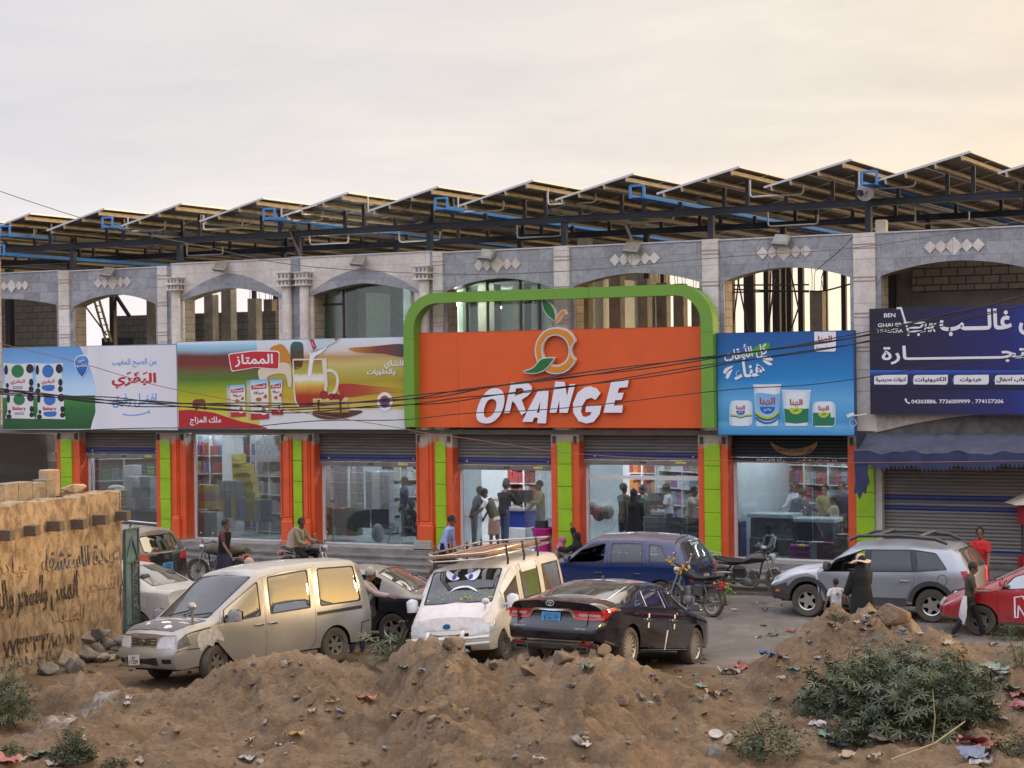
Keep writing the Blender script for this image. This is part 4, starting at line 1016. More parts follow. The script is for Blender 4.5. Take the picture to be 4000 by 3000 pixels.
for P in(((170,680),(200,620),(310,585),(300,605),(240,650),(200,700)),((205,760),(225,690),(300,635),(280,690),(240,768)),((690,465),(800,445),(880,490),(865,510),(800,505)),((735,510),(800,515),(872,560),(850,580),(800,565))):s4.shape('splash_drop',[bb(*p)for p in P],Wt,2,sm=3)
tg=[s4.L(*bb(*p))for p in((1480,97),(1790,92),(1790,380),(1482,380))]
s4.shape('white_tag',round_poly(tg,[.001,.001,.06,.06]),Wt,2,local=True)
s4.text('الهنا',*bb(1535,150),*bb(1735,270),pm('hred',(.36,.05,.03)),3,.03);s4.text('صحة وسنا',*bb(1508,300),*bb(1765,352),pm('hblue',(.10,.26,.60)),3,.03)
pw_=pm('potwhite',(.62,.68,.74));pg=pm('potgreen',(.01,.16,.08));py_=pm('potlime',(.45,.50,.05));pb=pm('potblue',(.01,.12,.46))
def pot(pts,r=.06):return s4.shape('yoghurt_pot',round_poly([s4.L(*bb(*p))for p in pts],r),grad_mat('pot_g','X',[(0,(.36,.50,.62)),(.2,(.62,.68,.74)),(.75,(.66,.71,.76)),(1,(.40,.52,.62))]),2,local=True)
pot(((262,1085),(590,1085),(592,1452),(250,1455)),.14);pot(((605,870),(1000,862),(955,1450),(645,1455)),.03);pot(((1010,940),(1430,940),(1380,1450),(1060,1452)),.03);pot(((1455,1100),(1785,1100),(1790,1470),(1445,1470)),.14)
s4.shape('pot_rim',round_poly([s4.L(*bb(*p))for p in((595,855),(1005,850),(1003,875),(600,880))],.01),pw_,3,local=True);s4.shape('pot_rim',round_poly([s4.L(*bb(*p))for p in((1008,930),(1438,935),(1432,955),(1010,950))],.01),pw_,3,local=True)
s4.shape('pot_print',[bb(*p)for p in((630,985),(700,972),(800,985),(900,1000),(985,985),(970,1250),(955,1370),(650,1375),(640,1200))],grad_mat('potsky','Z',[(0,(.4,.55,.7)),(.5,(.20,.42,.68)),(1,(.16,.38,.66))]),3)
s4.shape('pot_print',[bb(*p)for p in((1045,1200),(1130,1215),(1400,1200),(1385,1400),(1220,1418),(1060,1400))],pg,3);s4.shape('pot_print',[bb(*p)for p in((1460,1262),(1715,1262),(1715,1325),(1775,1328),(1770,1425),(1740,1448),(1460,1448))],pg,3)
for x,y,q,m_ in((420,1232,.6,pb),(806,1175,1,pb),(1215,1190,.9,py_),(1615,1255,.75,py_)):s4.shape('pot_badge',s4.P([bb(x+110*q*math.cos(R(a)),y+105*q*abs(math.sin(R(a))))for a in range(180,361,12)]),m_,4,local=True)
for x0,y0,x1,y1 in((355,1155,482,1228),(695,1040,915,1170),(1130,1065,1312,1175),(1540,1160,1690,1245)):s4.text('الهنا',*bb(x0,y0),*bb(x1,y1),pm('hred',(.36,.05,.03)),4,.03)
s4.text('زبادي',*bb(755,1195),*bb(860,1240),Wt,5,.02);s4.text('حقين',*bb(1175,1205),*bb(1260,1245),pg,5,.02);s4.text('حقين',*bb(1580,1262),*bb(1650,1295),pg,5,.02);s4.text('زبادي',*bb(390,1240),*bb(450,1270),Wt,5,.02)
for c,y in((py_,1240),(pg,1275),(pb,1320)):s4.shape('pot_wave',[bb(*p)for p in spline([(640,y),(720,y+55),(806,y+75),(900,y+50),(968,y-10),(968,y+22),(900,y+80),(806,y+105),(720,y+88),(640,y+35)],3)],c,4 if c is not pb else 5)
for c,y in((py_,1280),(pg,1300)):s4.shape('pot_wave',[bb(*p)for p in((268,y),(340,y+6),(420,y+28),(500,y+6),(580,y),(580,y+14),(500,y+22),(420,y+42),(340,y+22),(268,y+14))],c,3)
# ---- 5: navy sign at the right
nn_=lambda x,y:(3000+x*.4521,1250+y*.4521)
s5=Sign('navy_shop_sign','large dark navy shop sign with white lettering at the right edge',[nn_(880,-100),(4260,1184),(4260,1623),nn_(880,805)],grad_mat('navy_bg','X',[(0,(.010,.009,.030)),(.3,(.013,.010,.055)),(.65,(.012,.016,.14)),(1,(.01,.09,.45))],noise=.2,nscale=1.5),d=-.30)
for q in((434,470),):
 s5.shape('blue_band',[nn_(884,434),(4255,1250+436*.4521),(4255,1250+600*.4521),nn_(884,605)],grad_mat('band','Z',[(0,(.006,.006,.02)),(.75,(.012,.02,.12)),(.95,(.02,.10,.50)),(1,(.03,.20,.62))]),1)
s5.text('بن غالـــب',*nn_(1485,-110),(4075),1250+146*.4521,Wt,2,.03)
s5.text('للتجـــــــــــــارة',*nn_(985,200),4070,1250+385*.4521,Wt,2,.022)
s5.text('BEN',*nn_(1003,-60),*nn_(1102,-22),Wt,2,.02);s5.text('GHALEB',*nn_(950,24),*nn_(1158,62),Wt,2,.02);s5.text('TRADERK',*nn_(938,72),*nn_(1172,112),Wt,2,.02)
s5.text('HK',*nn_(1348,26),*nn_(1458,104),Wt,2,.03,shear=.25)
ck=MB()
for P,w_ in(([(1118,-104),(1150,-104),(1212,98),(1330,98)],.035),([(1180,24),(1348,24),(1318,66),(1200,66)],.028)):
 Q=[s5.L(*nn_(*p))for p in P]
 for a,b in zip(Q[:-1],Q[1:]):ck.bar((a[0],-.006,a[1]),(b[0],-.006,b[1]),.006,w_,up=(0,1,0))
ck2=MB()
for a,b in zip([(1118,-104),(1150,-104),(1212,98),(1180,24),(1348,24),(1318,66)],[(1150,-104),(1212,98),(1335,98),(1348,24),(1318,66),(1200,66)]):
 a,b=Vector(s5.L(*nn_(*a))),Vector(s5.L(*nn_(*b)));n_=Vector((-(b-a).y,(b-a).x)).normalized()*.022;e_=(b-a).normalized()*.018
 ck2.prism([tuple(a-e_-n_),tuple(b+e_-n_),tuple(b+e_+n_),tuple(a-e_+n_)],-.008-.0004*len(ck2.v)/8,-.003)
for x in(1212,1302):ck2.prism(circ(*s5.L(*nn_(x,126)),.033,n=14),-.012,-.003)
ck2.build('cart_emblem',Wt,s5.o)
for x0,x1,tx in((918,1206,'ادوات مدرسية'),(1258,1554,'الكترونيات'),(1606,1908,'خردوات'),(1962,2270,'العاب اطفال')):
 P=[s5.L(*nn_(*p))for p in((x0,476),(x1,473),(x1,558),(x0,556))]
 s5.shape('white_label',round_poly(P,[.07,.01,.07,.01]),Wt,2,local=True)
 s5.text(tx,*nn_(x0+14 if len(tx)>8 else x0+55,492),*nn_(x1-14 if len(tx)>8 else x1-60,540),pm('navyink',(.015,.015,.06)),3,.025)
for x in(1243,1592,1948):s5.shape('blue_dot',s5.P([nn_(x,514),nn_(x+14,514),nn_(x+14,530),nn_(x,530)]),pm('dotblue',(.03,.18,.6)),2,local=True)
s5.text('04303886. 7736009999 . 774157206',*nn_(1240,684),*nn_(2036,722),Wt,2,.02)
s5.shape('handset_mark',[nn_(*p)for p in((1182,680),(1192,676),(1204,692),(1198,700),(1212,712),(1222,708),(1230,720),(1218,724),(1198,714),(1184,696))],Wt,2)
x_,z_=ft(2895,1690,.3)
sg=lambda px,py:ft(px,py,.27)
def stext(tx,px0,py0,px1,py1,mat,bold=.01,rot=0):
 a,b=sg(px0,py1),sg(px1,py0);bpart('painted_lettering',text_mb(tx,a[0],b[0],a[1],b[1],.262,.004,bold,0,False,rot),mat)
sand_p=pm('sandpaint',(.30,.20,.10));
wav=[sg(*nn_(*p))for p in((18,1050),(60,1075),(130,1105),(220,1115),(320,1100),(395,1070),(430,1050),(415,1100),(370,1145),(290,1168),(200,1172),(110,1150),(50,1110))]
bpart('painted_ribbon',MB().prism(spline(wav,3),.262,.268),pm('ribbon',(.24,.12,.035)))
a,b=sg(*nn_(60,1150)),sg(*nn_(400,1090));bpart('painted_lettering',text_mb('روقان للشيش والعسلات',a[0],b[0],a[1],b[1],.260,.004,.01,0,False),pm('darkink',(.03,.02,.015)))
stext('ت/٧٧٧٨٨٩٩٠٧',2956,1793,3070,1807,Wt,.012);stext('وكيل معتمد لدى محلات اليمني',3113,1795,3270,1808,Wt,.012)
# ------------------------------------------------------------------ solar canopy over the roof
navy=M('canopy_steel',(.012,.018,.035),.45,var=.25,scale=3)
purl=M('galvanised_purlin',(.36,.30,.21),.45,metal=.35,var=.2,scale=4)
alu=M('panel_aluminium',(.55,.55,.57),.35,metal=.5,var=.05)
psh=M('panel_backsheet',(.11,.10,.085),.6,var=.15,scale=2)
cell=M('panel_cells',(.012,.014,.03),.15,coat=.6,var=.2)
bluem=M('tray_blue',(.035,.20,.52),.45,var=.15,scale=3)
cond=M('white_conduit',(.52,.50,.47),.5,var=.08)
CD=.15
peaks=[(137,823),(404,812),(711,790),(1022,772),(1360,753),(1704,729),(2070,704),(2440,678),(2875,654),(3328,613),(3844.5,587)]
lows=[(-120,903),(188,892),(485,880),(782,866),(1095,849),(1432,822),(1780,801),(2127,781),(2569,758),(3000,724),(3468,708)]
pt=[ft(x,y,CD-.9)for x,y in peaks];lt_=[ft(x,y,CD-.9)for x,y in lows]
n_=len(pt);ii=np.arange(n_)
pa,pb_=np.polyfit(ii,[p[0]for p in pt],1);la,lb_=np.polyfit(ii,[p[0]for p in lt_],1)
zpk,zlo=float(np.mean([p[1]for p in pt])),float(np.mean([p[1]for p in lt_]))
wid=(pb_-lb_)+(pa-la)*n_/2
pitch_t=pa
LEN,NPAN=24.0,12
pl_=LEN/NPAN
slope_len=math.hypot(wid,zpk-zlo);ang=math.atan2(zpk-zlo,wid)
def panel_mesh():
 q=MB();
 return q
pan_frame=MB();fwd=.03
for a0,a1,b0,b1 in((0,slope_len,0,fwd),(0,slope_len,pl_-fwd-.012,pl_-.012),(0,fwd,fwd,pl_-fwd-.012),(slope_len-fwd,slope_len,fwd,pl_-fwd-.012),(slope_len/2-.02,slope_len/2+.02,fwd,pl_-fwd-.012)):pan_frame.box(a0,a1,b0,b1,-.045,.004)
me_f=pan_frame.mesh('frame',alu)
me_b=MB().box(.02,slope_len-.02,.02,pl_-.03,-.012,-.006).mesh('backsheet',psh)
me_c=MB().box(.02,slope_len-.02,.02,pl_-.03,-.0055,.002).mesh('cells',cell)
pur=MB().box(-.025,.025,0,LEN,-.15,-.047);pur.box(-.025,.05,0,LEN,-.16,-.15)
me_p=pur.mesh('purlin',purl)
for k in range(-6,n_+2):
 x0=pb_+pa*k-wid
 nm_='back end showing at the left edge' if k<-1 else['first','second','third','fourth','fifth','sixth','seventh','eighth','ninth','tenth','eleventh','twelfth','last','outermost'][k+1]+' row from the left'
 row=thing('solar_panel_row','tilted row of solar panels on the roof canopy, %s'%nm_,'solar panels',BM@Matrix.Translation((x0,CD-.9,zlo))@Matrix.Rotation(-ang,4,'Y'),'rows of solar panels on the roof canopy')
 for j in range(NPAN):
  o=link('solar_panel',me_b,row,(0,j*pl_,0));link('frame',me_f,o);link('cells',me_c,o)
 for f in(.08,.30,.62,.90):link('purlin',me_p,row,(slope_len*f,0,0))
cano=thing('canopy_frame','dark navy steel frame of posts and beams carrying the solar panels above the roof','canopy',BM)
ztop=zlo-.02
bmz=ft(2000,868,CD+.2)[1]
tA,tB=pb_-pa*6-wid-1,pb_+pa*n_+1
depths=[CD+.2,CD+5.4,CD+10.6,CD+15.8,CD+21.0]
posts=[-620,-170,285,703,1167,1680,2206,2780,3395,4060]
beam_h=.15
for i,d in enumerate(depths):
 q=MB().box(tA,tB,d-.07,d+.07,bmz-beam_h/2,bmz+beam_h/2);q.box(tA,tB,d-.1,d+.1,bmz+beam_h/2-.012,bmz+beam_h/2+.008);q.box(tA,tB,d-.1,d+.1,bmz-beam_h/2-.008,bmz-beam_h/2+.012)
 q.build('beam',navy,cano)
for px in posts:
 t=fT(px,1000,CD+.2)
 for i,d in enumerate(depths):
  q=MB().box(t-.07,t+.07,d-.07,d+.07,7.9 if i==0 else ZF,bmz-beam_h/2-.009)
  q.build('post',navy,cano)
for k in range(-6,n_+1):
 x0=pb_+pa*k-wid
 for d in depths:
  for f in(.08,.62,.90):
   x=x0+wid*f
   zt_=zlo+(zpk-zlo)*f-.19
   if zt_>bmz+.12 and d<CD+6:MB().box(x-.045,x+.045,d-.035,d+.035,bmz+beam_h/2+.009,zt_).build('stub_post',navy,cano)
mb=MB()
for k in range(len(posts)-1):
 t=fT(posts[k],1000,CD+.2)
 mb.box(t-.05,t+.05,CD-.6,CD+22,bmz+.12,bmz+.24)
mb.build('cross_beam',navy,cano)
q=MB()
for px,s_ in((1140,1),(2460,1)):
 a_,b_=ft(px-15,880,CD+.1),ft(px+35,1000,CD+.1);q.bar((a_[0],CD+.1,a_[1]),(b_[0],CD+.1,b_[1]),.06,.05)
q.build('diagonal_brace',M('brace_grey',(.16,.14,.12),.6,var=.2),cano)
for px,py,lab in((2,925,'at the far left'),(400,893,'above the milk sign'),(1030,862,'above the first white arch'),(1700,822,'above the glazed room'),(2462,776,'right part of the green arch'),(3366,725,'above the blue sign'),(-20,1000,'low at the left edge')):
 t,z=ft(px,py,CD-1.0)
 tr=thing('cable_tray','blue cable tray with hooped end under the panels, %s'%lab,'cable tray',BM@Matrix.Translation((t,CD-1.0,z)),'blue cable trays under the solar panels')
 q=MB();w_,h_=.36,.31
 for z_ in(0,):q.box(0,.03,0,16,z_,z_+.10);q.box(w_-.03,w_,0,16,z_,z_+.10)
 for y in np.arange(.1,16,.3):q.box(.03,w_-.03,y,y+.05,.0,.02)
 q.box(.03,w_-.03,0,16,.02,.03)
 q.build('tray',bluem,tr)
 q=MB()
 for p0,p1 in(((0,0),(0,h_)),((0,h_),(w_,h_)),((w_,h_),(w_,0))):q.bar((p0[0],0,p0[1]),(p1[0],0,p1[1]),.05)
 q.build('end_hoop',bluem,tr)
for i,(px,py,ln,d)in enumerate(((0,930,1,0),(500,905,1,0),(795,898,1,0),(1100,868,1,0),(1438,830,1,0),(1790,830,1,0),(2140,800,1,0),(2930,770,1,0),(3355,740,1,0),(1210,955,1,3.2),(1560,945,1,3.2),(730,1000,1,3.2),(2020,930,1,3.2),(3575,875,1,3.2),(3000,885,1,3.2),(2450,870,1,3.2))):
 t,z=ft(px,py,CD+d-.1)
 co=thing('conduit_loop','thin white conduit bent in a U under the canopy beams','conduit',BM@Matrix.Translation((t,CD+d-.1,z)),'white conduits under the canopy')
 L_=1.35
 MB().tube([(0,0,.42),(0,0,.08),(.02,0,.02),(.08,0,0),(L_-.08,0,0),(L_-.02,0,.02),(L_,0,.08),(L_,0,.24)],.024,7).build('pipe',cond,co,60)
tt=fT(1500,980,14)
bh=thing('roof_shed','pale shed roof far behind the canopy with a red gable','shed',BM@Matrix.Translation((tt,19,0)))
MB().box(-4,8,0,2,ZF,ft(1500,950,19)[1]).build('wall',concrete,bh)
z_=ft(1500,950,19)[1]
MB().prism([(-1,z_),(6,z_),(2.5,z_+.9)],.2,2).build('roof',M('red_roof',(.30,.10,.09),.7),bh)
FL=[(418,1062,'above the milk sign'),(860,1040,'above the first white arch'),(1398,1018,'above the second white arch'),(1898,994,'above the left end of the green arch'),(2466,967,'above the right end of the green arch'),(3050,938,'above the blue sign')]
for px,py,lab in FL:
 t,z=ft(px,py,-.25)
 fl=thing('floodlight','flat grey floodlight tilted on the parapet %s'%lab,'floodlight',BM@Matrix.Translation((t,-.22,z)),'floodlights along the parapet')
 Mx=Matrix.Rotation(R(-38),4,'X')@Matrix.Rotation(R(8),4,'Y')
 MB().bbox(-.21,.21,-.05,.05,-.16,.16,.02,Mx).build('housing',M('lamp_grey',(.27,.26,.245),.5,var=.15),fl)
 MB().box(-.18,.18,-.056,-.0505,-.10,.13,Mx).build('lens',M('lamp_lens',(.25,.24,.19),.15,coat=.5),fl)
 MB().bar((0,.06,0),(.05,.26,.02),.04).build('arm',M('lamp_arm',(.08,.08,.08),.5),fl)
t,z=ft(3382,750,CD-.35)
dh=thing('round_antenna','small round grey antenna dish on the canopy post above the blue sign','antenna',BM@Matrix.Translation((t,CD-.35,z)))
MB().lathe([(.03,-.10),(.12,-.06),(.20,0),(.215,.03),(.20,.035),(.10,0),(.0,-.03)],20,Matrix.Rotation(R(90),4,'X')).build('dish',M('dish_grey',(.42,.40,.38),.5),dh,40)
MB().tube([(0,.0,0),(0,-.13,0)],.03,8).build('feed',M('dish_grey',(.42,.40,.38),.5),dh,60)
MB().bar((0,.08,0),(.05,.4,-.05),.05).build('bracket',dark_metal,dh)
t,z=ft(3434,900,-.1)
bx=thing('junction_box','small pale box standing on the parapet by the canopy post','box',BM@Matrix.Translation((t,.1,PTOP[6][2])))
MB().bbox(-.13,.13,-.1,.1,0,.32,.02).build('case',M('box_cream',(.50,.45,.36),.6),bx)
a_,b_=ft(352,1155,2.2),ft(425,1310,2.2);a2,b2=ft(384,1155,2.2),ft(425,1310,2.2)
ld=thing('ladder','rusty steel ladder leaning inside the arched opening above the milk sign','ladder',BM@Matrix.Translation((a_[0],2.2,b_[1])))
q=MB();H_=a_[1]-b_[1];dx=(b_[0]-a_[0])*.85
for x in(0,.20):q.bar((x,0,H_+.3),(x+dx,0,-.2),.045,.06)
q.build('rails',M('ladder_gold',(.35,.27,.15),.6,var=.25),ld)
q=MB()
for f in np.arange(.02,1,.16):q.bar((dx*f,0,H_*(1-f)+.1),(dx*f+.2,0,H_*(1-f)+.1),.03)
q.build('rungs',dark_metal,ld)
q=MB();a_=ft(450,1150,2.6);b_=ft(505,1235,2.6);q.bar((a_[0],2.6,a_[1]),(b_[0],2.6,b_[1]),.09);a_=ft(325,1185,2.0);b_=ft(418,1310,2.0);q.bar((a_[0],2,a_[1]),(b_[0],2,b_[1]),.035)
x=fT(427,1200,2.4);q.box(x,x+.16,2.4,2.56,ZF,7.8)
bpart('steel_brace',q,dark_metal)
t,z=ft(3322,1622,-.62)
cm=thing('security_camera','small white security camera on an arm beside the blue sign','camera',BM@Matrix.Translation((t,-.62,z)))
MB().bbox(-.09,.09,-.04,.04,-.035,.04,.012,Matrix.Rotation(R(-18),4,'Y')).build('body',M('cam_white',(.6,.6,.6),.4),cm)
MB().tube([(-.09,0,-.03),(-.10,0,-.034)],.03,10).build('lens',dark_metal,cm)
MB().bar((.08,0,-.01),(.34,.15,.03),.03).build('arm',M('cam_white',(.6,.6,.6),.4),cm)
MB().tube(spline([(.06,0,-.03),(-.02,0,-.16),(.04,0,-.26),(.14,0,-.2),(.1,0,-.08)],5,False),.008,6).build('cable',M('cam_white',(.6,.6,.6),.4),cm,60)
tw0,tw1=fT(3360,1740,-.6),T1-1.0
aw=thing('shop_awning','dirty navy blue awning with zigzag valance over the closed shutter at the right','awning',BM)
za=ft(3390,1693,-.1)[1];zf_=ft(3400,1765,-1.0)[1]
vs=[];fs=[];NU,NV=60,12
for j in range(NV+1):
 v=j/NV
 for i in range(NU+1):
  u=i/NU;t=tw0+(tw1-tw0)*u
  y=-.08-1.0*v;sag=.16*math.sin(math.pi*v)*(.5+.5*math.sin(u*9+.8))+.05*math.sin(u*40+v*4)*v+.03*math.sin(u*90)
  z=za+(zf_-za)*(v**1.4)-sag*.7
  vs.append((t,y,z))
for j in range(NV):
 for i in range(NU):a=j*(NU+1)+i;fs.append((a,a+1,a+NU+2,a+NU+1))
awm=M('awning_cloth',(.022,.032,.085),.75,var=.35,scale=2.5,dust=(.35,0.0),dcol=(.20,.18,.17))
MB().add(vs,fs).build('canopy',awm,aw,60)
vs=[];fs=[];NZ=150
for i in range(NZ+1):
 u=i/NZ;t=tw0+(tw1-tw0)*u
 z=zf_-.7*0-(.05*math.sin(u*40+4)*.7+.03*math.sin(u*90)*.7)
 y=-1.083+.02*math.sin(u*60)
 vs+=[(t,y,z),(t,y-.01,z-.22-.05*math.sin(u*7)),(t,y-.012,z-(.36 if i%2 else .27)-.05*math.sin(u*7))]
for i in range(NZ):a=i*3;fs+=[(a,a+3,a+4,a+1),(a+1,a+4,a+5,a+2)]
MB().add(vs,fs).build('valance',awm,aw,60)
tor=[(0,0),(.34,0),(.32,-.25),(.36,-.45),(.30,-.55),(.27,-.72),(.2,-.68),(.12,-.85),(.05,-.7),(-.02,-.72),(.02,-.4)]
MB().prism([(tw0+.0+x,zf_-.25+z)for x,z in tor],-1.06,-1.05).build('torn_flap',awm,aw)
MB().prism([(tw0,za),(tw0,zf_-.3),(tw0+.008,zf_-.3),(tw0+.008,za)],-.9,-.08).build('side_flap',awm,aw)
q=MB();zt_=ft(3600,1625,-.02)[1]
bpart('arch_cloth',MB().box(tw0+.3,tw1,-.03,-.005,za-.05,za+.4),M('arch_cloth',(.10,.09,.085),.9,var=.4,scale=3))
bpart('lower_arch',MB().prism([(tw0+.15,za+.02)]+arch_pts(tw0+.35,tw1-.3,za+.05,za+.48)[:16]+[(tw0+.35+(tw1-tw0)*.69,zt_+.3),(tw0+.15,zt_+.3)],-.06,-.032),M('plaster_lower',(.42,.38,.33),.85,var=.3))
# ------------------------------------------------------------------ vehicles
tyre_m=M('tyre_rubber',(.018,.017,.016),.85,var=.3,scale=12,dust=(.55,.9),dcol=(.16,.13,.10))
under_m=M('underbody',(.01,.01,.01),.95,var=.2)
plast=M('black_plastic',(.02,.021,.023),.6,var=.25,dust=(.35,.6))
rub=M('window_rubber',(.012,.012,.012),.6)
chrome=M('chrome',(.62,.62,.64),.12,metal=1.0,var=.05)
alloy=M('alloy_rim',(.50,.49,.47),.28,metal=.85,var=.12)
steelrim=M('steel_rim',(.10,.095,.09),.6,metal=.4,var=.3,dust=(.4,.8))
seat_m=M('seat_cloth',(.07,.068,.066),.9,var=.2)
redl=M('red_lens',(.35,.008,.012),.12,coat=.8,var=.1)
whl=M('clear_lens',(.52,.53,.54),.12,coat=.8,var=.15,scale=20)
aml=M('amber_lens',(.60,.16,.01),.15,coat=.8)
glass_dk=glass_mat('tinted_glass',(.10,.11,.11),.30,.012,.05)
glass_md=glass_mat('clear_car_glass',(.55,.58,.57),.05,.012,.10,(.26,.24,.20))
glass_dusty=glass_mat('dusty_glass',(.16,.17,.16),.28,.03,.30,(.34,.30,.24))
glass_vdusty=glass_mat('grimy_glass',(.30,.31,.30),.03,.08,.55,(.13,.125,.115))
class Car:
 def __init__(c,name,label,cat,st,paint,M_,sm=.05,fp=(),fB=.10,fd=.55,rp=(),rB=.08,rd=.45,wheels=None,group=None):
  c.o=thing(name,label,cat,M_,group);c.M=M_
  st=sorted(st);A=np.array(st,float)
  c.x0,c.x1=A[0,0],A[-1,0]
  g=np.arange(c.x0-.4,c.x1+.4,.01);k=int(3*sm/.01);ker=np.exp(-.5*(np.arange(-k,k+1)*.01/sm)**2);ker/=ker.sum()
  c.g=g;c.T=[]
  for j in range(1,8):
   v=np.interp(g,A[:,0],A[:,j]);vp=np.pad(v,k,mode='edge');c.T.append(np.convolve(vp,ker,'valid'))
  c.fp,c.fB,c.fd,c.rp,c.rB,c.rd=fp or[(0,0)],fB,fd,rp or[(0,0)],rB,rd
  c.paint=paint
  c.Wf,c.Wr=c.par(c.x1)[3],c.par(c.x0)[3]
  c.SL=np.concatenate([np.arange(0,6.0,.1),[6.0]])
  c.arch=wheels or[]
 def par(c,x):return[np.interp(x,c.g,t)for t in c.T]
 def P(c,x,s):
  x=np.asarray(x,float);s=np.asarray(s,float);zb,wb,zbe,wbe,zr,wr,zt=c.par(x)
  Y=np.zeros_like(x+s);Z=np.zeros_like(x+s)
  for off,wt in((-.15,.12),(-.075,.22),(0,.32),(.075,.22),(.15,.12)):
   q=np.clip(s+off,0,6);m=q>3;q=np.where(m,6-q,q)
   t0=np.clip(q,0,1);t1=np.clip(q-1,0,1);t2=np.clip(q-2,0,1)
   y=np.where(q<=1,wbe-(wbe-wb)*(1-t0)**2.2,np.where(q<=2,wbe+(wr-wbe)*t1+.012*np.sin(np.pi*t1),wr*(1-t2)))
   z=np.where(q<=1,zb+(zbe-zb)*t0,np.where(q<=2,zbe+(zr-zbe)*t1,zr+(zt-zr)*(1-(1-t2)**2)))
   Y=Y+wt*np.where(m,-y,y);Z=Z+wt*z
  wf=np.clip((x-(c.x1-c.fd))/c.fd,0,1);wf=wf*wf*(3-2*wf)
  wr_=np.clip(((c.x0+c.rd)-x)/c.rd,0,1);wr_=wr_*wr_*(3-2*wr_)
  X_=x+wf*c.fx(Y,Z)+wr_*c.rx(Y,Z)
  return np.stack([X_,Y,Z],-1)
 def fx(c,y,z):return np.interp(z,[p[0]for p in c.fp],[p[1]for p in c.fp])+c.fB*(1-np.minimum(np.abs(y)/c.Wf,1)**2.2)
 def rx(c,y,z):return np.interp(z,[p[0]for p in c.rp],[p[1]for p in c.rp])-c.rB*(1-np.minimum(np.abs(y)/c.Wr,1)**2.2)
 def s_of(c,x,z):
  zb,wb,zbe,wbe,zr,wr,zt=c.par(x)
  return(z-zb)/(zbe-zb)if z<zbe else 1+(z-zbe)/max(zr-zbe,.02)
 def _map(c,kind):
  if kind=='L':return lambda p:c.P(p[:,0],p[:,1])
  if kind=='F':return lambda p:np.stack([c.x1+c.fx(p[:,0],p[:,1]),p[:,0],p[:,1]],-1)
  return lambda p:np.stack([c.x0+c.rx(p[:,0],p[:,1]),p[:,0],p[:,1]],-1)
 def sheet(c,poly,holes=(),kind='L',off=0.0,skirt=0.0,grid=None,mb=None):
  f=c._map(kind);ks=.6 if kind=='L' else 1.0
  sc_=np.array([1.0,ks])
  loops=[[(p[0],p[1]*ks)for p in lp]for lp in[poly]+list(holes)]
  pa_=np.array(loops[0]);lo,hi=pa_.min(0),pa_.max(0);gsp=grid or .07
  gx=np.arange(lo[0]+gsp/2,hi[0],gsp);gy=np.arange(lo[1]+gsp/2,hi[1],gsp)
  ex=np.array([(a,b)for a in gx for b in gy])if len(gx)and len(gy)else np.zeros((0,2))
  if len(ex):
   ok=inpoly(ex,loops[0])
   for h in loops[1:]:ok&=~inpoly(ex,h)
   ex=ex[ok]
   B=np.array([p for lp in loops for p in lp]);
   if len(ex):ex=ex[(((ex[:,None,:]-B[None])**2).sum(-1).min(1))>(gsp*.35)**2]
  V2,F2=cdt(loops,ex if len(ex)else None)
  D=np.array(V2)/sc_
  Pn=f(D);h_=1e-3
  n=np.cross(f(D+[h_,0])-f(D-[h_,0]),f(D+[0,h_])-f(D-[0,h_]))
  n/=np.maximum(np.linalg.norm(n,axis=1,keepdims=True),1e-9)
  flip=False
  cen=np.array([(c.x0+c.x1)/2,0,.6]);mid=Pn.mean(0)
  ref={'F':np.array([1.,0,0]),'R':np.array([-1.,0,0])}.get(kind)
  sg_=(n*(Pn-cen*[0 if kind=='L' else 1,1,1]-([1,0,0]*Pn if kind=='L' else 0))).sum(1).mean()if ref is None else(n@ref).mean()
  if sg_<0:n=-n;flip=True
  Q=Pn+n*off
  mb=mb or MB()
  fs=[tuple(reversed(t_))if flip else tuple(t_)for t_ in F2]
  b=len(Q);vs=Q.tolist()
  if skirt:
   k=0;vs=vs+(Pn+n*(off-skirt)).tolist()
   for lp in loops:
    m=len(lp)
    for i in range(m):p,q=k+i,k+(i+1)%m;fs.append((p,q,q+b,p+b))
    k+=m
  mb.add(vs,fs);return mb
 @staticmethod
 def mir(poly):return[(x,6-s)for x,s in poly][::-1]
 def sides(c,poly,side):
  return([poly]if side in 'LB' else[])+([c.mir(poly)]if side in 'RB' else[])
 def part(c,name,poly,mat,side='B',kind='L',off=.004,skirt=.02,holes=(),parent=None,label=None,grid=None):
  r_=[]
  for P_ in(c.sides(poly,side)if kind=='L' else[poly]if side!='B' else[poly,[(-y,z)for y,z in poly][::-1]]):
   hs=holes if P_ is poly or not holes else[c.mir(h)for h in holes]
   o=c.sheet(P_,hs,kind,off,skirt,grid).build(name,mat,parent or c.o,40);r_.append(o)
   if label:o['label']=label
  return r_
 def archpts(c,xc,r,n=16):
  o=[]
  for i in range(n+1):
   a=math.pi*i/n;x=xc-r*math.cos(a);z=c.zc+r*math.sin(a)
   s=c.s_of(x,z);o.append((x,max(s,0.0)))
  return[p for p in o if p[1]>.004]
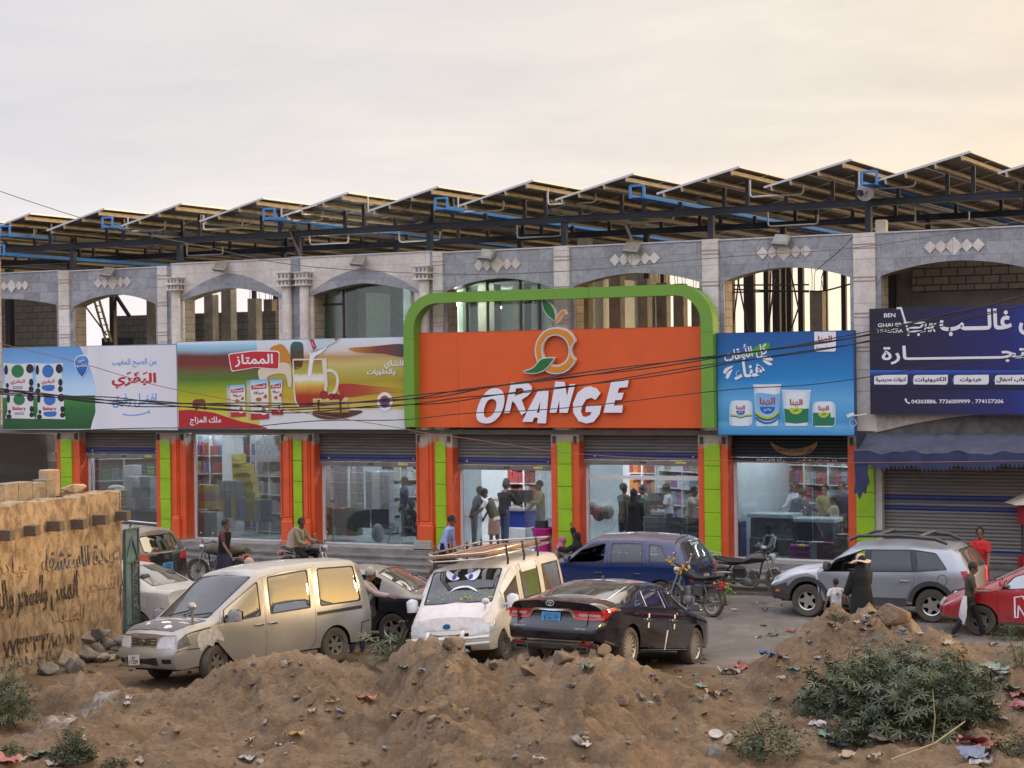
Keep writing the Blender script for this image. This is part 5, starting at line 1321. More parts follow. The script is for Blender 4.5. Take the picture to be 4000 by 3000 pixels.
 def build(c,zc,ra,doors=(),windows=(),shield=None,back=None,rearwin=None,glass=None,shieldglass=None,backglass=None,seal=rub,open_door=None,archm=None,doormat=None,skipglass=()):
  """doors: (poly, window poly); windows: loose side panes; shield/back: ((x,s)...) on the top; rearwin: (y,z) on the rear cap"""
  c.zc=zc
  glass=glass or glass_dk;shieldglass=shieldglass or glass;backglass=backglass or glass
  low=[(c.x0,0.0)]
  for xc in c.arch:low+=[(p[0],p[1])for p in c.archpts(xc,ra)]
  low+=[(c.x1,0.0)]
  dense=[]
  for a,b in zip(low[:-1],low[1:]):
   n=max(1,int(abs(b[0]-a[0])/.1));dense+=[(a[0]+(b[0]-a[0])*i/n,a[1]+(b[1]-a[1])*i/n)for i in range(n)]
  low=dense+[low[-1]]
  outl=low+[(c.x1,s)for s in c.SL[1:-1]]+[(x,6-s)for x,s in low[::-1]]+[(c.x0,s)for s in c.SL[::-1][1:-1]]
  holes=[]
  for P_,W_ in doors:holes+=[P_,c.mir(P_)]
  for W_ in windows:holes+=[W_,c.mir(W_)]
  if shield:holes.append(shield)
  if back:holes.append(back)
  mb=c.sheet(outl,holes,'L')
  for kind in 'FR':
   xe=c.x1 if kind=='F' else c.x0
   q=c.P(np.full(len(c.SL),xe),c.SL);cap=[(p[1],p[2])for p in q]
   c.sheet(cap,[rearwin]if kind=='R' and rearwin else[],kind,mb=mb)
  me_=mb.mesh('body',c.paint);b_=bmesh.new();b_.from_mesh(me_);bmesh.ops.remove_doubles(b_,verts=b_.verts,dist=.0015);b_.to_mesh(me_);b_.free()
  me_.polygons.foreach_set('use_smooth',[True]*len(me_.polygons));me_.set_sharp_from_angle(angle=R(42))
  c.body=link('body',me_,c.o)
  def pane(nm,W_,kind,g,par):
   o=c.sheet(W_,(),kind,-.006).build(nm,g,par,60)
   cx,cz=np.mean(W_,0);w_=max(p[0]for p in W_)-min(p[0]for p in W_);h_=max(p[1]for p in W_)-min(p[1]for p in W_)
   e=.022 if seal is not chrome else .011;inn_=[(cx+(p[0]-cx)*(1-2*e/w_),cz+(p[1]-cz)*(1-2*e*(1.6 if kind=='L' else 1)/h_))for p in W_]
   c.sheet(W_,[inn_],kind,.003,.01).build('window_seal',seal,o,60);return o
  for i,(P_,W_)in enumerate(doors):
   def ins(Q,e):
    cx,cz=np.mean(Q,0);w_=max(p[0]for p in Q)-min(p[0]for p in Q);h_=max(p[1]for p in Q)-min(p[1]for p in Q)
    return[(cx+(p[0]-cx)*(1-2*e/w_),cz+(p[1]-cz)*(1-3*e/h_))for p in Q]
   for sd,Q,V_ in(('L',P_,W_),('R',c.mir(P_),c.mir(W_))):
    d=c.sheet(ins(Q,.005),[V_],'L',0.0,.03).build('door',(doormat or{}).get((sd,i),c.paint),c.o,42)
    if(sd,i)not in skipglass:pane('window',V_,'L',g=glass,par=d)
    else:c.sheet(V_,[[(np.mean(V_,0)[0]+(p[0]-np.mean(V_,0)[0])*.95,np.mean(V_,0)[1]+(p[1]-np.mean(V_,0)[1])*.93)for p in V_]],'L',.003,.01).build('window_seal',seal,d,60)
    if open_door==(sd,i):
     hx=max(p[0]for p in Q);hp=Vector(c.P(hx,.6 if sd=='L' else 5.4));sg_=1 if sd=='L' else-1
     d.matrix_local=Matrix.Translation(hp)@Matrix.Rotation(R(-58*sg_),4,'Z')@Matrix.Translation(-hp)
    c.doors=getattr(c,'doors',{});c.doors[(sd,i)]=d
  for W_ in windows:
   for V_ in(W_,c.mir(W_)):pane('window',V_,'L',glass,c.o)
  if shield:pane('windscreen',shield,'L',shieldglass,c.o)
  if back:pane('rear_window',back,'L',backglass,c.o)
  if rearwin:pane('rear_window',rearwin,'R',backglass,c.o)
  u=MB();zb,wb,zbe,wbe,zr,wr,zt=c.par((c.x0+c.x1)/2)
  u.box(c.x0+.15,c.x1-.15,-(wb-.26),wb-.26,zb+.01,zb+.22)
  for xc in c.arch:
   for sg_ in(1,-1):
    vs=[];n=14
    for i in range(n+1):
     a=math.pi*i/n
     for y in(wb-.02,wb-.30):vs.append((xc-(ra-.005)*math.cos(a),sg_*y,zc+(ra-.005)*math.sin(a)))
    fs=[(2*i,2*i+1,2*i+3,2*i+2)for i in range(n)]+[tuple(2*i+1 for i in range(n+1))]
    u.add(vs,fs)
  u.build('underbody',under_m,c.o)
 def wheels(c,r,wd,rr,style,rimmat=None,y=None,steer=0):
  tp=[(rr,-wd/2),(rr+.012,-wd/2-.004),(r-.03,-wd/2-.008),(r-.008,-wd/2+.02),(r,-wd*.25),(r,wd*.25),(r-.008,wd/2-.02),(r-.03,wd/2+.008),(rr+.012,wd/2+.004),(rr,wd/2)]
  Mx=Matrix.Rotation(R(-90),4,'X')
  tyre=MB().lathe(tp,36,Mx,close=True).mesh('tyre',tyre_m,35)
  q=MB().lathe([(rr,-wd/2),(rr,wd*.36),(rr-.012,wd*.47),(rr-.03,wd*.42),(rr-.035,wd*.1),(rr-.04,-wd/2)],32,Mx)
  n,tw,hub=style[0],style[1],style[2]
  outd=wd*.40
  q.lathe([(0,outd-.01),(hub,outd-.012),(hub+.01,outd-.05),(0,outd-.05)],20,Mx)
  for i in range(n):
   a=2*math.pi*i/n
   for dlt in((-.5,.5)if len(style)>4 and style[4]=='twin' else(0,)):
    aa=a+dlt*style[5]/rr if dlt else a
    d_=Vector((math.cos(aa),0,math.sin(aa)));t_=Vector((-math.sin(aa),0,math.cos(aa)))
    w0,w1=tw,style[3]
    i0=hub*.7;o0=rr-.018
    vs=[]
    for rad,ww,yy in((i0,w0,outd-.012),(o0,w1,outd-.004)):
     for sg_,dy in((-1,0),(1,0),(1,-.03),(-1,-.03)):v=d_*rad+t_*(sg_*ww/2);vs.append((v.x,yy+dy,v.z))
    q.add(vs,[(0,1,5,4),(1,2,6,5),(2,3,7,6),(3,0,4,7),(0,3,2,1),(4,5,6,7)])
  rim=q.mesh('rim',rimmat or alloy,35)
  disc=MB().lathe([(rr-.03,-.02),(.0,-.02)],24,Mx).mesh('brake_disc',under_m)
  yy=y or(c.par(0)[1]-wd/2+.01)
  for k,xc in enumerate(c.arch):
   for sg_ in(1,-1):
    m_=Matrix.Translation((xc,sg_*yy,r))@(Matrix.Rotation(R(steer),4,'Z')if steer and k==len(c.arch)-1 else Matrix.Identity(4))@(Matrix.Identity(4)if sg_>0 else Matrix.Rotation(math.pi,4,'Z'))
    w_=link('wheel',tyre,c.o,m_);link('rim',rim,w_);link('brake_disc',disc,w_)
 def seats(c,xs_,z0,zh,rows=2,w=.5):
  for i,x in enumerate(xs_):
   for y in((.36,-.36)if i==0 else(0,)):
    ww=w/2 if i==0 else .62
    q=MB().bbox(x-.22,x+.30,y-ww,y+ww,z0,z0+.16,.04)
    q.bbox(-.07,.07,-ww,ww,0,zh,.04,Matrix.Translation((x-.22,y,z0+.12))@Matrix.Rotation(R(-14),4,'Y'))
    for yy in((0,)if i==0 else(-.4,.4)):q.bbox(-.05,.05,-.13,.13,0,.18,.03,Matrix.Translation((x-.22-math.sin(R(14))*zh,y+yy,z0+.14+zh))@Matrix.Rotation(R(-10),4,'Y'))
    q.build('seat',seat_m,c.o,40)
 def handle(c,x,z,mat,side='B',w=.2,par=True):
  for sd in('L','R'):
   if side not in(sd,'B'):continue
   s=c.s_of(x,z);p=Vector(c.P(x,s if sd=='L' else 6-s));sg_=1 if sd=='L' else-1
   q=MB().bbox(p.x-w/2,p.x+w/2,min(p.y+sg_*.012,p.y+sg_*.04),max(p.y+sg_*.012,p.y+sg_*.04),p.z-.017,p.z+.017,.008)
   for dx in(-w*.42,w*.42):q.box(p.x+dx-.015,p.x+dx+.015,min(p.y-sg_*.01,p.y+sg_*.014),max(p.y-sg_*.01,p.y+sg_*.014),p.z-.012,p.z+.012)
   dd=[d for k,d in getattr(c,'doors',{}).items()if k[0]==sd and min(v.co.x for v in d.data.vertices)<x<max(v.co.x for v in d.data.vertices)]
   q.build('handle',mat,dd[0]if dd else c.o,40)
 def mirror(c,x,z,mat,side='B',s=(.10,.20,.15),out=.10,wrap=None):
  for sd in('L','R'):
   if side not in(sd,'B'):continue
   sg_=1 if sd=='L' else-1;ss=c.s_of(x,z);p=Vector(c.P(x,ss if sd=='L' else 6-ss));cy_=p.y+sg_*(out+s[1]/2)
   q=MB().bbox(-s[0]*.6,s[0]*.4,-s[1]*.52,s[1]*.52,-s[2]*.5,s[2]*.5,s[0]*.3,Matrix.Translation((p.x,cy_,p.z+.07)))
   q.bar((p.x,p.y-sg_*.02,p.z),(p.x,cy_-sg_*s[1]*.3,p.z+.02),.05,.045)
   o=q.build('mirror',mat,c.o,50)
   MB().prism(rrect(-s[1]*.46,s[1]*.46,-s[2]*.40,s[2]*.36,.03),-.004,0).build('mirror_glass',M('mirror_face',(.04,.04,.045),.08,coat=.6),o,M=Matrix.Translation((p.x-s[0]*.61,cy_,p.z+.07))@Matrix.Rotation(R(-90),4,'Z'))
 def plate(c,kind,y,z,w,h,mat,lines,ink,off=.012,rot=0,frame=None):
  """number plate on the front or rear cap"""
  x=(c.x1+float(c.fx(np.array(y),np.array(z)))+off)if kind=='F' else(c.x0+float(c.rx(np.array(y),np.array(z)))-off)
  Mx=Matrix.Translation((x,y,z))@Matrix.Rotation(R(90 if kind=='F' else-90),4,'Z')@Matrix.Rotation(R(rot),4,'Y')
  o=MB().prism(rrect(-w/2,w/2,-h/2,h/2,.012),0,.012).build('number_plate',mat,c.o,M=Mx)
  for tx,(a,b,e,f)in lines:
   if tx=='|':MB().prism([(a,e),(b,e),(b,f),(a,f)],-.003,-.0005).build('plate_line',ink,o);continue
   text_mb(tx,a*w/2,b*w/2,e*h/2,f*h/2,-.0005,.002,.015,0,False).build('lettering',ink,o)
  return o
 def badge(c,kind,y,z,w,mat,txt=None,h=None,off=.006,ring=True):
  x=(c.x1+float(c.fx(np.array(y),np.array(z)))+off)if kind=='F' else(c.x0+float(c.rx(np.array(y),np.array(z)))-off)
  Mx=Matrix.Translation((x,y,z))@Matrix.Rotation(R(90 if kind=='F' else-90),4,'Z')
  if txt:text_mb(txt,-w/2,w/2,-h/2,h/2,0,.006,.015,0,False).build('lettering',mat,c.o,M=Mx);return
  q=MB()
  h=w*.68
  def ell(cx,cz,rx,rz,t):q.prism(circ(cx,cz,rx,rz,24),-.012,0,[circ(cx,cz,rx-t,rz-t,24)[::-1]])
  if ring=='H':
   ell(0,0,w/2,h/2,w*.07)
   for x_ in(-.16,.10):q.prism([(w*x_,-h*.32),(w*(x_+.07),-h*.32),(w*(x_+.13),h*.32),(w*(x_+.06),h*.32)],-.013,-.001)
   q.prism([(-w*.1,-h*.06),(w*.12,-h*.02),(w*.12,h*.1),(-w*.1,h*.06)],-.0125,-.002)
  else:
   ell(0,0,w/2,h/2,w*.065);ell(0,h*.02,w*.15,h*.46,w*.05);ell(0,h*.22,w*.36,h*.19,w*.045)
  q.build('emblem',mat,c.o,M=Mx)
def Rp(x0,x1,s0,s1,r=.06,sl0=0,sl1=0):
 """pane or door outline in (x, s); sl0/sl1 shift the top corners"""
 return round_poly([(x0,s0),(x1,s0),(x1+sl1,s1),(x0+sl0,s1)],r)
def door_poly(x0,x1,s0=.07,s1=1.93,sl0=0,sl1=0,cut0=None,cut1=None):
 P=[(x0,1.0)]+([(x0,cut0[1]),(x0+cut0[0],s0)]if cut0 else[(x0,s0)])+([(x1-cut1[0],s0),(x1,cut1[1])]if cut1 else[(x1,s0)])+[(x1,1.0),(x1+sl1,s1),(x0+sl0,s1)]
 o=[]
 for i in range(len(P)):
  a,b=P[i],P[(i+1)%len(P)];n=max(1,int(math.hypot(b[0]-a[0],.6*(b[1]-a[1]))/.09))
  o+=[(a[0]+(b[0]-a[0])*k/n,a[1]+(b[1]-a[1])*k/n)for k in range(n)]
 return o
def strip(c,pts,w,mat,side='B',name='trim',off=.008,dom='xs'):
 """a trim strip along a line in (x,z)"""
 P=[(x,c.s_of(x,z))for x,z in pts];P2=[(x,c.s_of(x,z+w))for x,z in pts]
 return c.part(name,P+P2[::-1],mat,side,'L',off,.012)
def place(p,hd,pitch=0,roll=0):
 """car matrix: p ground point under the car's middle, hd = direction its nose points (deg, ccw from +X)"""
 return Matrix.Translation(p)@Matrix.Rotation(R(hd),4,'Z')@Matrix.Rotation(R(pitch),4,'Y')@Matrix.Rotation(R(roll),4,'X')
ink_d=M('plate_ink',(.015,.02,.04),.5);ink_b=M('plate_ink_brown',(.06,.05,.045),.6)
plate_bl=M('plate_blue',(.06,.24,.46),.45,var=.06);plate_wh=M('plate_white',(.50,.47,.42),.6,var=.25,scale=12)
# ---------------- silver minivan with the peeling bonnet
silver=M('silver_paint',(.33,.33,.32),.28,metal=.6,var=.10,scale=2.0,coat=.5,dust=(.50,.45),dcol=(.33,.28,.215))
fpt=gp(480*K,1479*K);rpt=gp(708*K,1441*K)
hd=math.degrees(math.atan2(fpt.y-rpt.y,fpt.x-rpt.x))
off_=Matrix.Rotation(R(hd),3,'Z')@Vector((0,-.70,0))
mid=(fpt+rpt)/2+off_+Vector((-.02,-.02,0))
VM=place((mid.x,mid.y,.03),hd,0,3.5)
v=Car('silver_minivan','dusty silver minivan with a peeling bonnet and taped wing mirror parked by the dirt mound','minivan',[(-2.23,.36,.74,1.00,.80,1.70,.66,1.75),(-2.05,.27,.78,1.00,.845,1.76,.755,1.82),(-1,.25,.80,.99,.85,1.80,.785,1.875),(-.2,.24,.80,.98,.85,1.78,.785,1.865),(.3,.24,.80,.97,.85,1.72,.78,1.81),(.55,.24,.80,.97,.85,1.60,.775,1.69),(1.42,.25,.80,.96,.845,1.03,.77,1.085),(1.95,.26,.78,.90,.82,.97,.74,1.035),(2.10,.26,.75,.84,.79,.91,.70,.975),(2.18,.28,.71,.78,.75,.83,.64,.87)],silver,VM,fp=[(.25,-.10),(.36,-.02),(.5,.02),(.58,.02),(.62,-.03),(.8,-.08)],fB=.13,rp=[(.3,.0),(.5,-.05),(.8,-.04),(1.1,.0),(1.8,.14)],rB=.07,wheels=[-1.36,1.36])
v.build(.30,.37,doors=[(door_poly(-.88,.26,sl0=.0,sl1=.0,cut0=(.12,.3)),Rp(-.78,.16,1.05,1.90,.05)),(door_poly(.28,1.32,s1=1.92,sl1=-.10,cut1=(.34,.55)),Rp(.37,1.20,1.05,1.89,.05,0,-.05))],windows=[Rp(-2.0,-1.0,1.05,1.90,.07,.06,0)],shield=round_poly([(1.40,2.14),(1.40,3.86),(.42,3.90),(.42,2.10)],.05),rearwin=rrect(-.62,.62,1.12,1.66,.06),glass=glass_dk,shieldglass=glass_vdusty,backglass=glass_dusty)
v.wheels(.315,.19,.19,(6,.07,.07,.05),steelrim,steer=14)
v.seats([.55,-.5,-1.4],.55,.55)
grime=M('peeled_primer',(.085,.088,.105),.8,var=.35,scale=7,dust=(.5,0),dcol=(.20,.17,.14))
v.part('bonnet',[(1.46,2.06),(1.95,2.05),(2.10,2.15),(2.12,3),(2.10,3.85),(1.95,3.95),(1.46,3.94),(1.44,3)],grime,'L','L',.008,.012,label='bonnet with dark peeling skin')
pl_m=M('peel_flake',(.72,.72,.74),.6);pl_s=M('peel_silver',(.36,.35,.34),.6,var=.3,scale=15)
for cx,cs,a,b,m_ in((1.86,2.75,.07,.16,pl_m),(2.02,2.4,.05,.12,pl_m),(1.98,3.2,.03,.06,pl_m),(1.9,3.35,.025,.07,pl_m),(1.62,2.9,.05,.5,pl_s),(1.72,3.3,.06,.30,pl_s),(1.55,2.4,.05,.25,pl_s),(1.85,3.5,.05,.2,pl_s),(1.78,2.3,.06,.14,pl_s)):
 v.part('paint_flake',spline([(cx+a*rnd.uniform(.5,1.2)*math.cos(t_),cs+b*rnd.uniform(.5,1.2)*math.sin(t_))for t_ in np.arange(0,6.28,.7)],3),m_,'L','L',.014,.006,parent=v.body)
hl=round_poly([(.36,.64),(.71,.66),(.71,.85),(.44,.84)],.03)
v.part('headlight',hl,whl,'B','F',.010,.03);
v.part('headlight',[(1.92,.66),(2.17,.68),(2.17,1.0),(2.02,1.02)],M('broken_lens',(.10,.10,.10),.3,coat=.5,var=.5,scale=25),'B','L',.008,.02,label='headlight side with a broken dark lens')
for y in(.50,):v.part('headlight_bezel',round_poly([(.34,.625),(.73,.64),(.73,.865),(.42,.86)],.03),chrome,'B','F',.005,.02,holes=())
v.part('grille',rrect(-.33,.33,.67,.83,.03),plast,'L','F',.008,.02)
for z in(.68,.73,.775,.82):v.part('grille_bar',[(-.32,z-.008),(.32,z-.008),(.32,z+.008),(-.32,z+.008)],chrome,'L','F',.02,.014)
v.badge('F',0,.75,.14,chrome,off=.022)
v.part('bumper_intake',rrect(-.44,.40,.37,.50,.02),under_m,'L','F',.006,.01)
for z in(.40,.44,.475):v.part('intake_bar',[(-.43,z-.006),(.39,z-.006),(.39,z+.006),(-.43,z+.006)],plast,'L','F',.012,.01)
v.part('fog_lamp_recess',rrect(.50,.68,.40,.475,.02),under_m,'B','F',.007,.01)
v.plate('F',-.16,.455,.30,.17,plate_wh,[('11209',(-.75,.8,-.75,.05)),('نقل',(-.4,.3,.2,.75))],ink_b,off=.03,rot=-3)
strip(v,[(2.16,.585),(1.7,.60)],.012,plast,name='bumper_gap')
strip(v,[(-.92,.88),(-2.0,.90)],.06,plast,name='door_rail',off=.006)
v.part('bumper_gap',[(-1.98,v.s_of(-1.98,.35)),(-1.95,v.s_of(-1.95,.35)),(-1.98,v.s_of(-1.98,.66)),(-2.18,v.s_of(-2.18,.68)),(-2.18,v.s_of(-2.18,.66)),(-2.0,v.s_of(-2.0,.64))],plast,'B','L',.004,.01)
v.handle(.42,.86,chrome,w=.17);v.handle(.12,.86,chrome,w=.17)
v.mirror(1.12,1.02,M('taped_mirror',(.17,.17,.19),.8,var=.3,scale=18,bump=.5),s=(.16,.26,.20),out=.07)
q=MB().tube([(1.70,.68,.96),(1.73,.69,1.08),(1.74,.71,1.24)],.022,8);q.ball((1.74,.71,1.30),(.07,.09,.075),12,8)
q.build('fender_mirror',silver,v.o,50)
for sg_ in(.32,-.36):
 MB().tube([tuple(Vector(v.P(1.44,3-sg_))+Vector((.02,0,.03))),tuple(Vector(v.P(1.30,3-sg_-.55))+Vector((.0,0,.03)))],.012,6).build('wiper',rub,v.o)
pp=[(1.05,.62),(1.22,.66),(1.30,.56),(1.42,.60),(1.55,.50),(1.62,.72),(1.5,.86),(1.3,.9),(1.15,.82)]
v.part('peeling_patch',spline([(x+.15,v.s_of(x+.15,z+.05))for x,z in pp],3),pl_s,'L','L',.006,.006,parent=v.body)
v.part('gap_line',[(1.48,1.02),(2.04,1.10),(2.12,1.02),(2.12,.98),(2.03,1.05),(1.48,.97)],rub,'L','L',.010,.006,parent=v.body)
# ---------------- white van with the cross face on its windscreen
wpaint=M('white_van_paint',(.60,.57,.51),.38,var=.08,scale=2,coat=.45,dust=(.45,.75),dcol=(.40,.32,.22))
fpt=gp(1088*K,1428*K);hd=180+69
Mh=Matrix.Rotation(R(hd),3,'Z');mid=fpt-Mh@Vector((1.325,.74,0))
b=Car('white_van','dusty white van with an angry cartoon face on its windscreen and a roof rack','van',[(-2.08,.42,.74,1.02,.80,1.74,.71,1.80),(-1.95,.34,.78,1.02,.83,1.80,.755,1.86),(-1,.30,.79,1.01,.835,1.82,.765,1.89),(.3,.28,.79,1.00,.835,1.82,.765,1.90),(.75,.28,.79,.99,.835,1.80,.76,1.87),(.95,.28,.79,.99,.835,1.67,.76,1.75),(1.50,.28,.79,.97,.83,1.13,.76,1.19),(1.72,.28,.78,.93,.82,1.02,.74,1.09),(1.86,.28,.76,.84,.79,.92,.70,.99),(1.93,.30,.74,.74,.76,.80,.66,.85)],wpaint,Matrix.Translation(fpt)@Matrix.Rotation(R(hd),4,'Z')@Matrix.Rotation(R(5),4,'X')@Matrix.Scale(.93,4,(0,0,1))@Matrix.Translation((-1.325,-.74,0)),fp=[(.25,-.08),(.36,-.0),(.5,.02),(.62,.0),(.8,-.06),(1.0,-.12)],fB=.12,rp=[(.3,-.04),(.6,-.05),(1.0,0),(1.8,.06)],rB=.05,wheels=[-1.325,1.325])
b.build(.30,.355,doors=[(door_poly(-.80,.36,cut0=(.15,.35)),Rp(-.70,.26,1.08,1.80,.05)),(door_poly(.38,1.36,sl1=-.14,cut1=(.30,.55)),Rp(.47,1.20,.98,1.80,.06,0,-.05))],windows=[Rp(-1.88,-.92,1.08,1.80,.05)],shield=round_poly([(1.47,2.10),(1.47,3.90),(.82,3.92),(.82,2.08)],.05),rearwin=rrect(-.6,.6,1.1,1.65,.06),glass=glass_dusty,shieldglass=glass_md,backglass=glass_dusty)
b.wheels(.30,.17,.175,(8,.05,.08,.035),steelrim)
b.seats([.75,-.4,-1.2],.6,.55)
hood=M('hood_cover',(.62,.57,.56),.7,var=.08,scale=5,bump=.6,bscale=9)
b.part('bonnet',[(1.52,2.1),(1.72,2.06),(1.86,2.12),(1.92,2.3),(1.925,3),(1.92,3.7),(1.86,3.88),(1.72,3.94),(1.52,3.9),(1.50,3)],hood,'L','L',.010,.014,label='bonnet under a wrinkled pinkish cover')
b.part('bonnet',[(-.62,.70),(.62,.70),(.66,.92),(.3,.965),(0,.975),(-.3,.965),(-.66,.92)],hood,'L','F',.010,.014)
b.part('headlight',round_poly([(.42,.61),(.76,.65),(.77,.84),(.50,.80)],.02),whl,'B','F',.014,.03);b.part('headlight',[(1.72,b.s_of(1.72,.66)),(1.93,b.s_of(1.93,.64)),(1.93,.98),(1.76,.97)],whl,'B','L',.008,.02)
b.part('grille',rrect(-.40,.40,.60,.66,.015),under_m,'L','F',.006,.01);b.part('lower_intake',rrect(-.42,.42,.32,.44,.02),under_m,'L','F',.006,.01)
b.badge('F',-.02,.80,.15,M('emblem_blue',(.02,.22,.42),.3,coat=.5),off=.02)
b.part('emblem_plate',circ(-.02,.80,.072,.05),M('emblem_dark',(.01,.08,.16),.4),'L','F',.012,.01)
xb=1.93+.12+.12
bm_=M('bar_white',(.60,.59,.56),.45,var=.15)
for z in(.58,.47):MB().tube([(xb-.10,.80,z),(xb,.55,z),(xb+.02,0,z),(xb,-.55,z),(xb-.10,-.80,z)],(.03),8).build('bull_bar',bm_,b.o,60)
for y in(.34,-.34):MB().tube([(xb-.22,y,.32),(xb+.01,y,.34),(xb+.03,y,.50),(xb+.02,y,.66),(xb-.06,y,.70)],.04,8).build('bull_bar_upright',bm_,b.o,60)
b.mirror(1.26,1.10,M('mirror_cover',(.60,.60,.62),.4),s=(.16,.20,.26),out=.08)
q=MB().tube([(1.70,.62,1.06),(1.70,.64,1.16)],.018,8);q.ball((1.70,.65,1.22),(.05,.075,.065),12,8);q.build('fender_mirror',M('mirror_cover',(.6,.6,.62),.4),b.o,50)
for x in(-.1,.95):b.part('rain_visor',Rp(x-.48,x+.30,1.74,1.97,.03),M('visor_white',(.62,.61,.62),.35),'B','L',.022,.03)
def onshield(c,name,pts,mat,off=.010,sm=3,parent=None):
 """pts in windscreen coordinates: u -1 (viewer's left) .. 1, v 0 bottom .. 1 top"""
 P=[(1.47-v_*.65,3+u*.9)for u,v_ in pts];P=spline(P,sm)if sm else P
 return c.part(name,P,mat,'L','L',off,.003,parent=parent)
deca=M('decal_white',(.72,.72,.80),.4);decb=M('decal_blue',(.02,.06,.35),.4)
ws=[o for o in b.o.children if o.name.startswith('windscreen')][0]
for sg_ in(1,):
 onshield(b,'eye_sticker',[(-.40,.88),(-.42,.70),(-.34,.58),(-.20,.56),(-.06,.66),(-.02,.70),(-.2,.76)],deca,parent=ws,sm=3)
 onshield(b,'eye_sticker',[(.58,.94),(.56,.78),(.44,.64),(.26,.58),(.12,.62),(.26,.72),(.44,.84)],deca,parent=ws,sm=3)
 for u,v_ in((-.20,.65),(.28,.67)):onshield(b,'pupil_sticker',[(u+.065*math.cos(a),v_+.075*math.sin(a))for a in np.arange(0,6.28,.6)],decb,.014,2,ws)
 onshield(b,'mouth_sticker',[(-.52,.25),(-.4,.34),(-.2,.41),(.0,.41),(.18,.37),(.30,.27),(.16,.33),(0,.36),(-.2,.36),(-.4,.29)],deca,parent=ws,sm=2)
for i,(tx,u0,u1,v0)in enumerate((('بسم الله',-.74,-.46,.86),('773344',-.74,-.5,.79),('717722',-.72,-.46,.70))):
 a_=Vector(b.P(1.47-v0*.65,3+u0*.9));b2_=Vector(b.P(1.47-v0*.65,3+u1*.9));c_=Vector(b.P(1.47-(v0+.07)*.65,3+u0*.9))
 ux,uz=(b2_-a_),(c_-a_);n_=ux.cross(uz).normalized()
 tm=text_mb(tx,0,1,0,1,0,.004,.01,0,False);tm.v=[tuple(a_+ux*p[0]+uz*p[2]+n_*(.015-p[1]))for p in tm.v]
 tm.build('lettering',M('decal_teal',(.30,.42,.42),.5),ws)
fz=MB();r2=random.Random(3)
for i in range(420):
 y=r2.uniform(-.68,.68);x=1.22+r2.uniform(-.22,.20)-.06*abs(y);z=1.20+(1.42-x)*.35+r2.uniform(-.05,.06)+.03*math.sin(y*9)
 fz.ball((x,y,z),(.03,.035,.03),5,4)
fz.build('dashboard_fleece',M('fleece_green',(.40,.42,.10),.95,var=.6,scale=9),b.o)
rk=thing('roof_rack','long chrome roof rack with planks lying on the white van','roof rack',b.o.matrix_world.copy())
rm=M('rack_rail',(.55,.50,.40),.25,metal=.8,var=.1);
for z in(2.03,2.15):
 pts=[(-1.75,.72,z),(1.0,.70,z),(1.25,.5,z-.03),(1.28,0,z-.03),(1.25,-.5,z-.03),(1.0,-.70,z),(-1.75,-.72,z),(-1.75,.72,z)]
 MB().tube(pts,.018,8).build('rail',rm,rk,60)
for x in(-1.7,-.95,-.2,.65):
 for sg_ in(1,-1):MB().tube([(x,sg_*.72,2.21),(x,sg_*.73,2.06),(x,sg_*.745,1.92),(x+.02,sg_*.735,1.82)],.022,6).build('bracket',dark_metal,rk,60)
 MB().bar((x,-.72,2.03),(x,.72,2.03),.03).build('cross_bar',rm,rk)
pk=M('rack_plank',(.26,.13,.075),.8,var=.4,scale=5,stretch=(.5,3,1))
for y in(-.5,-.2,.12,.42):MB().box(-1.7,1.1,y-.10,y+.10,2.046,2.085).build('plank',pk,rk)
# ---------------- dark blue-black saloon seen from behind
blk=M('midnight_paint',(.004,.005,.012),.12,metal=0.0,var=.1,coat=1.0,spec=.25,dust=(.12,.0),dcol=(.24,.20,.15))
hd=62
Mh=Matrix.Rotation(R(hd),3,'Z')
rr_=gp(1362*K,1436*K,.30);ff_=gp(1497*K,1438*K,0.0)
rr_=Vector((1.80,31.25,.33));fw_=rr_+Mh@Vector((2.82,0,0))
mid=(rr_+fw_)/2-Mh@Vector((0,-.79,0));
pitch=math.degrees(math.atan2(.33+.03,2.82))
c=Car('black_saloon','shiny dark blue saloon seen from behind with red tail lamps and blue number plate','car',[(-2.52,.42,.76,.92,.81,1.00,.70,1.04),(-2.38,.36,.80,.95,.875,1.04,.75,1.095),(-1.95,.28,.84,.97,.91,1.04,.76,1.12),(-1.3,.24,.86,.97,.917,1.25,.71,1.31),(-.8,.23,.87,.96,.917,1.37,.665,1.425),(-.1,.23,.87,.945,.917,1.405,.66,1.46),(.4,.23,.87,.93,.917,1.375,.66,1.43),(.75,.23,.87,.92,.917,1.22,.69,1.285),(1.3,.23,.86,.90,.91,.95,.72,1.0),(1.9,.24,.83,.82,.88,.86,.68,.92),(2.25,.25,.76,.70,.80,.74,.60,.79),(2.42,.28,.66,.60,.70,.62,.5,.66)],blk,place((mid.x,mid.y,(rr_.z-.03)/2),hd,pitch),fp=[(.2,-.1),(.4,0),(.6,-.02),(.8,-.1)],fB=.22,rp=[(.3,.10),(.45,0),(.62,-.02),(.70,.05),(.80,.09),(.93,.06),(1.0,.02),(1.1,.03)],rB=.17,rd=.7,wheels=[-1.41,1.41])
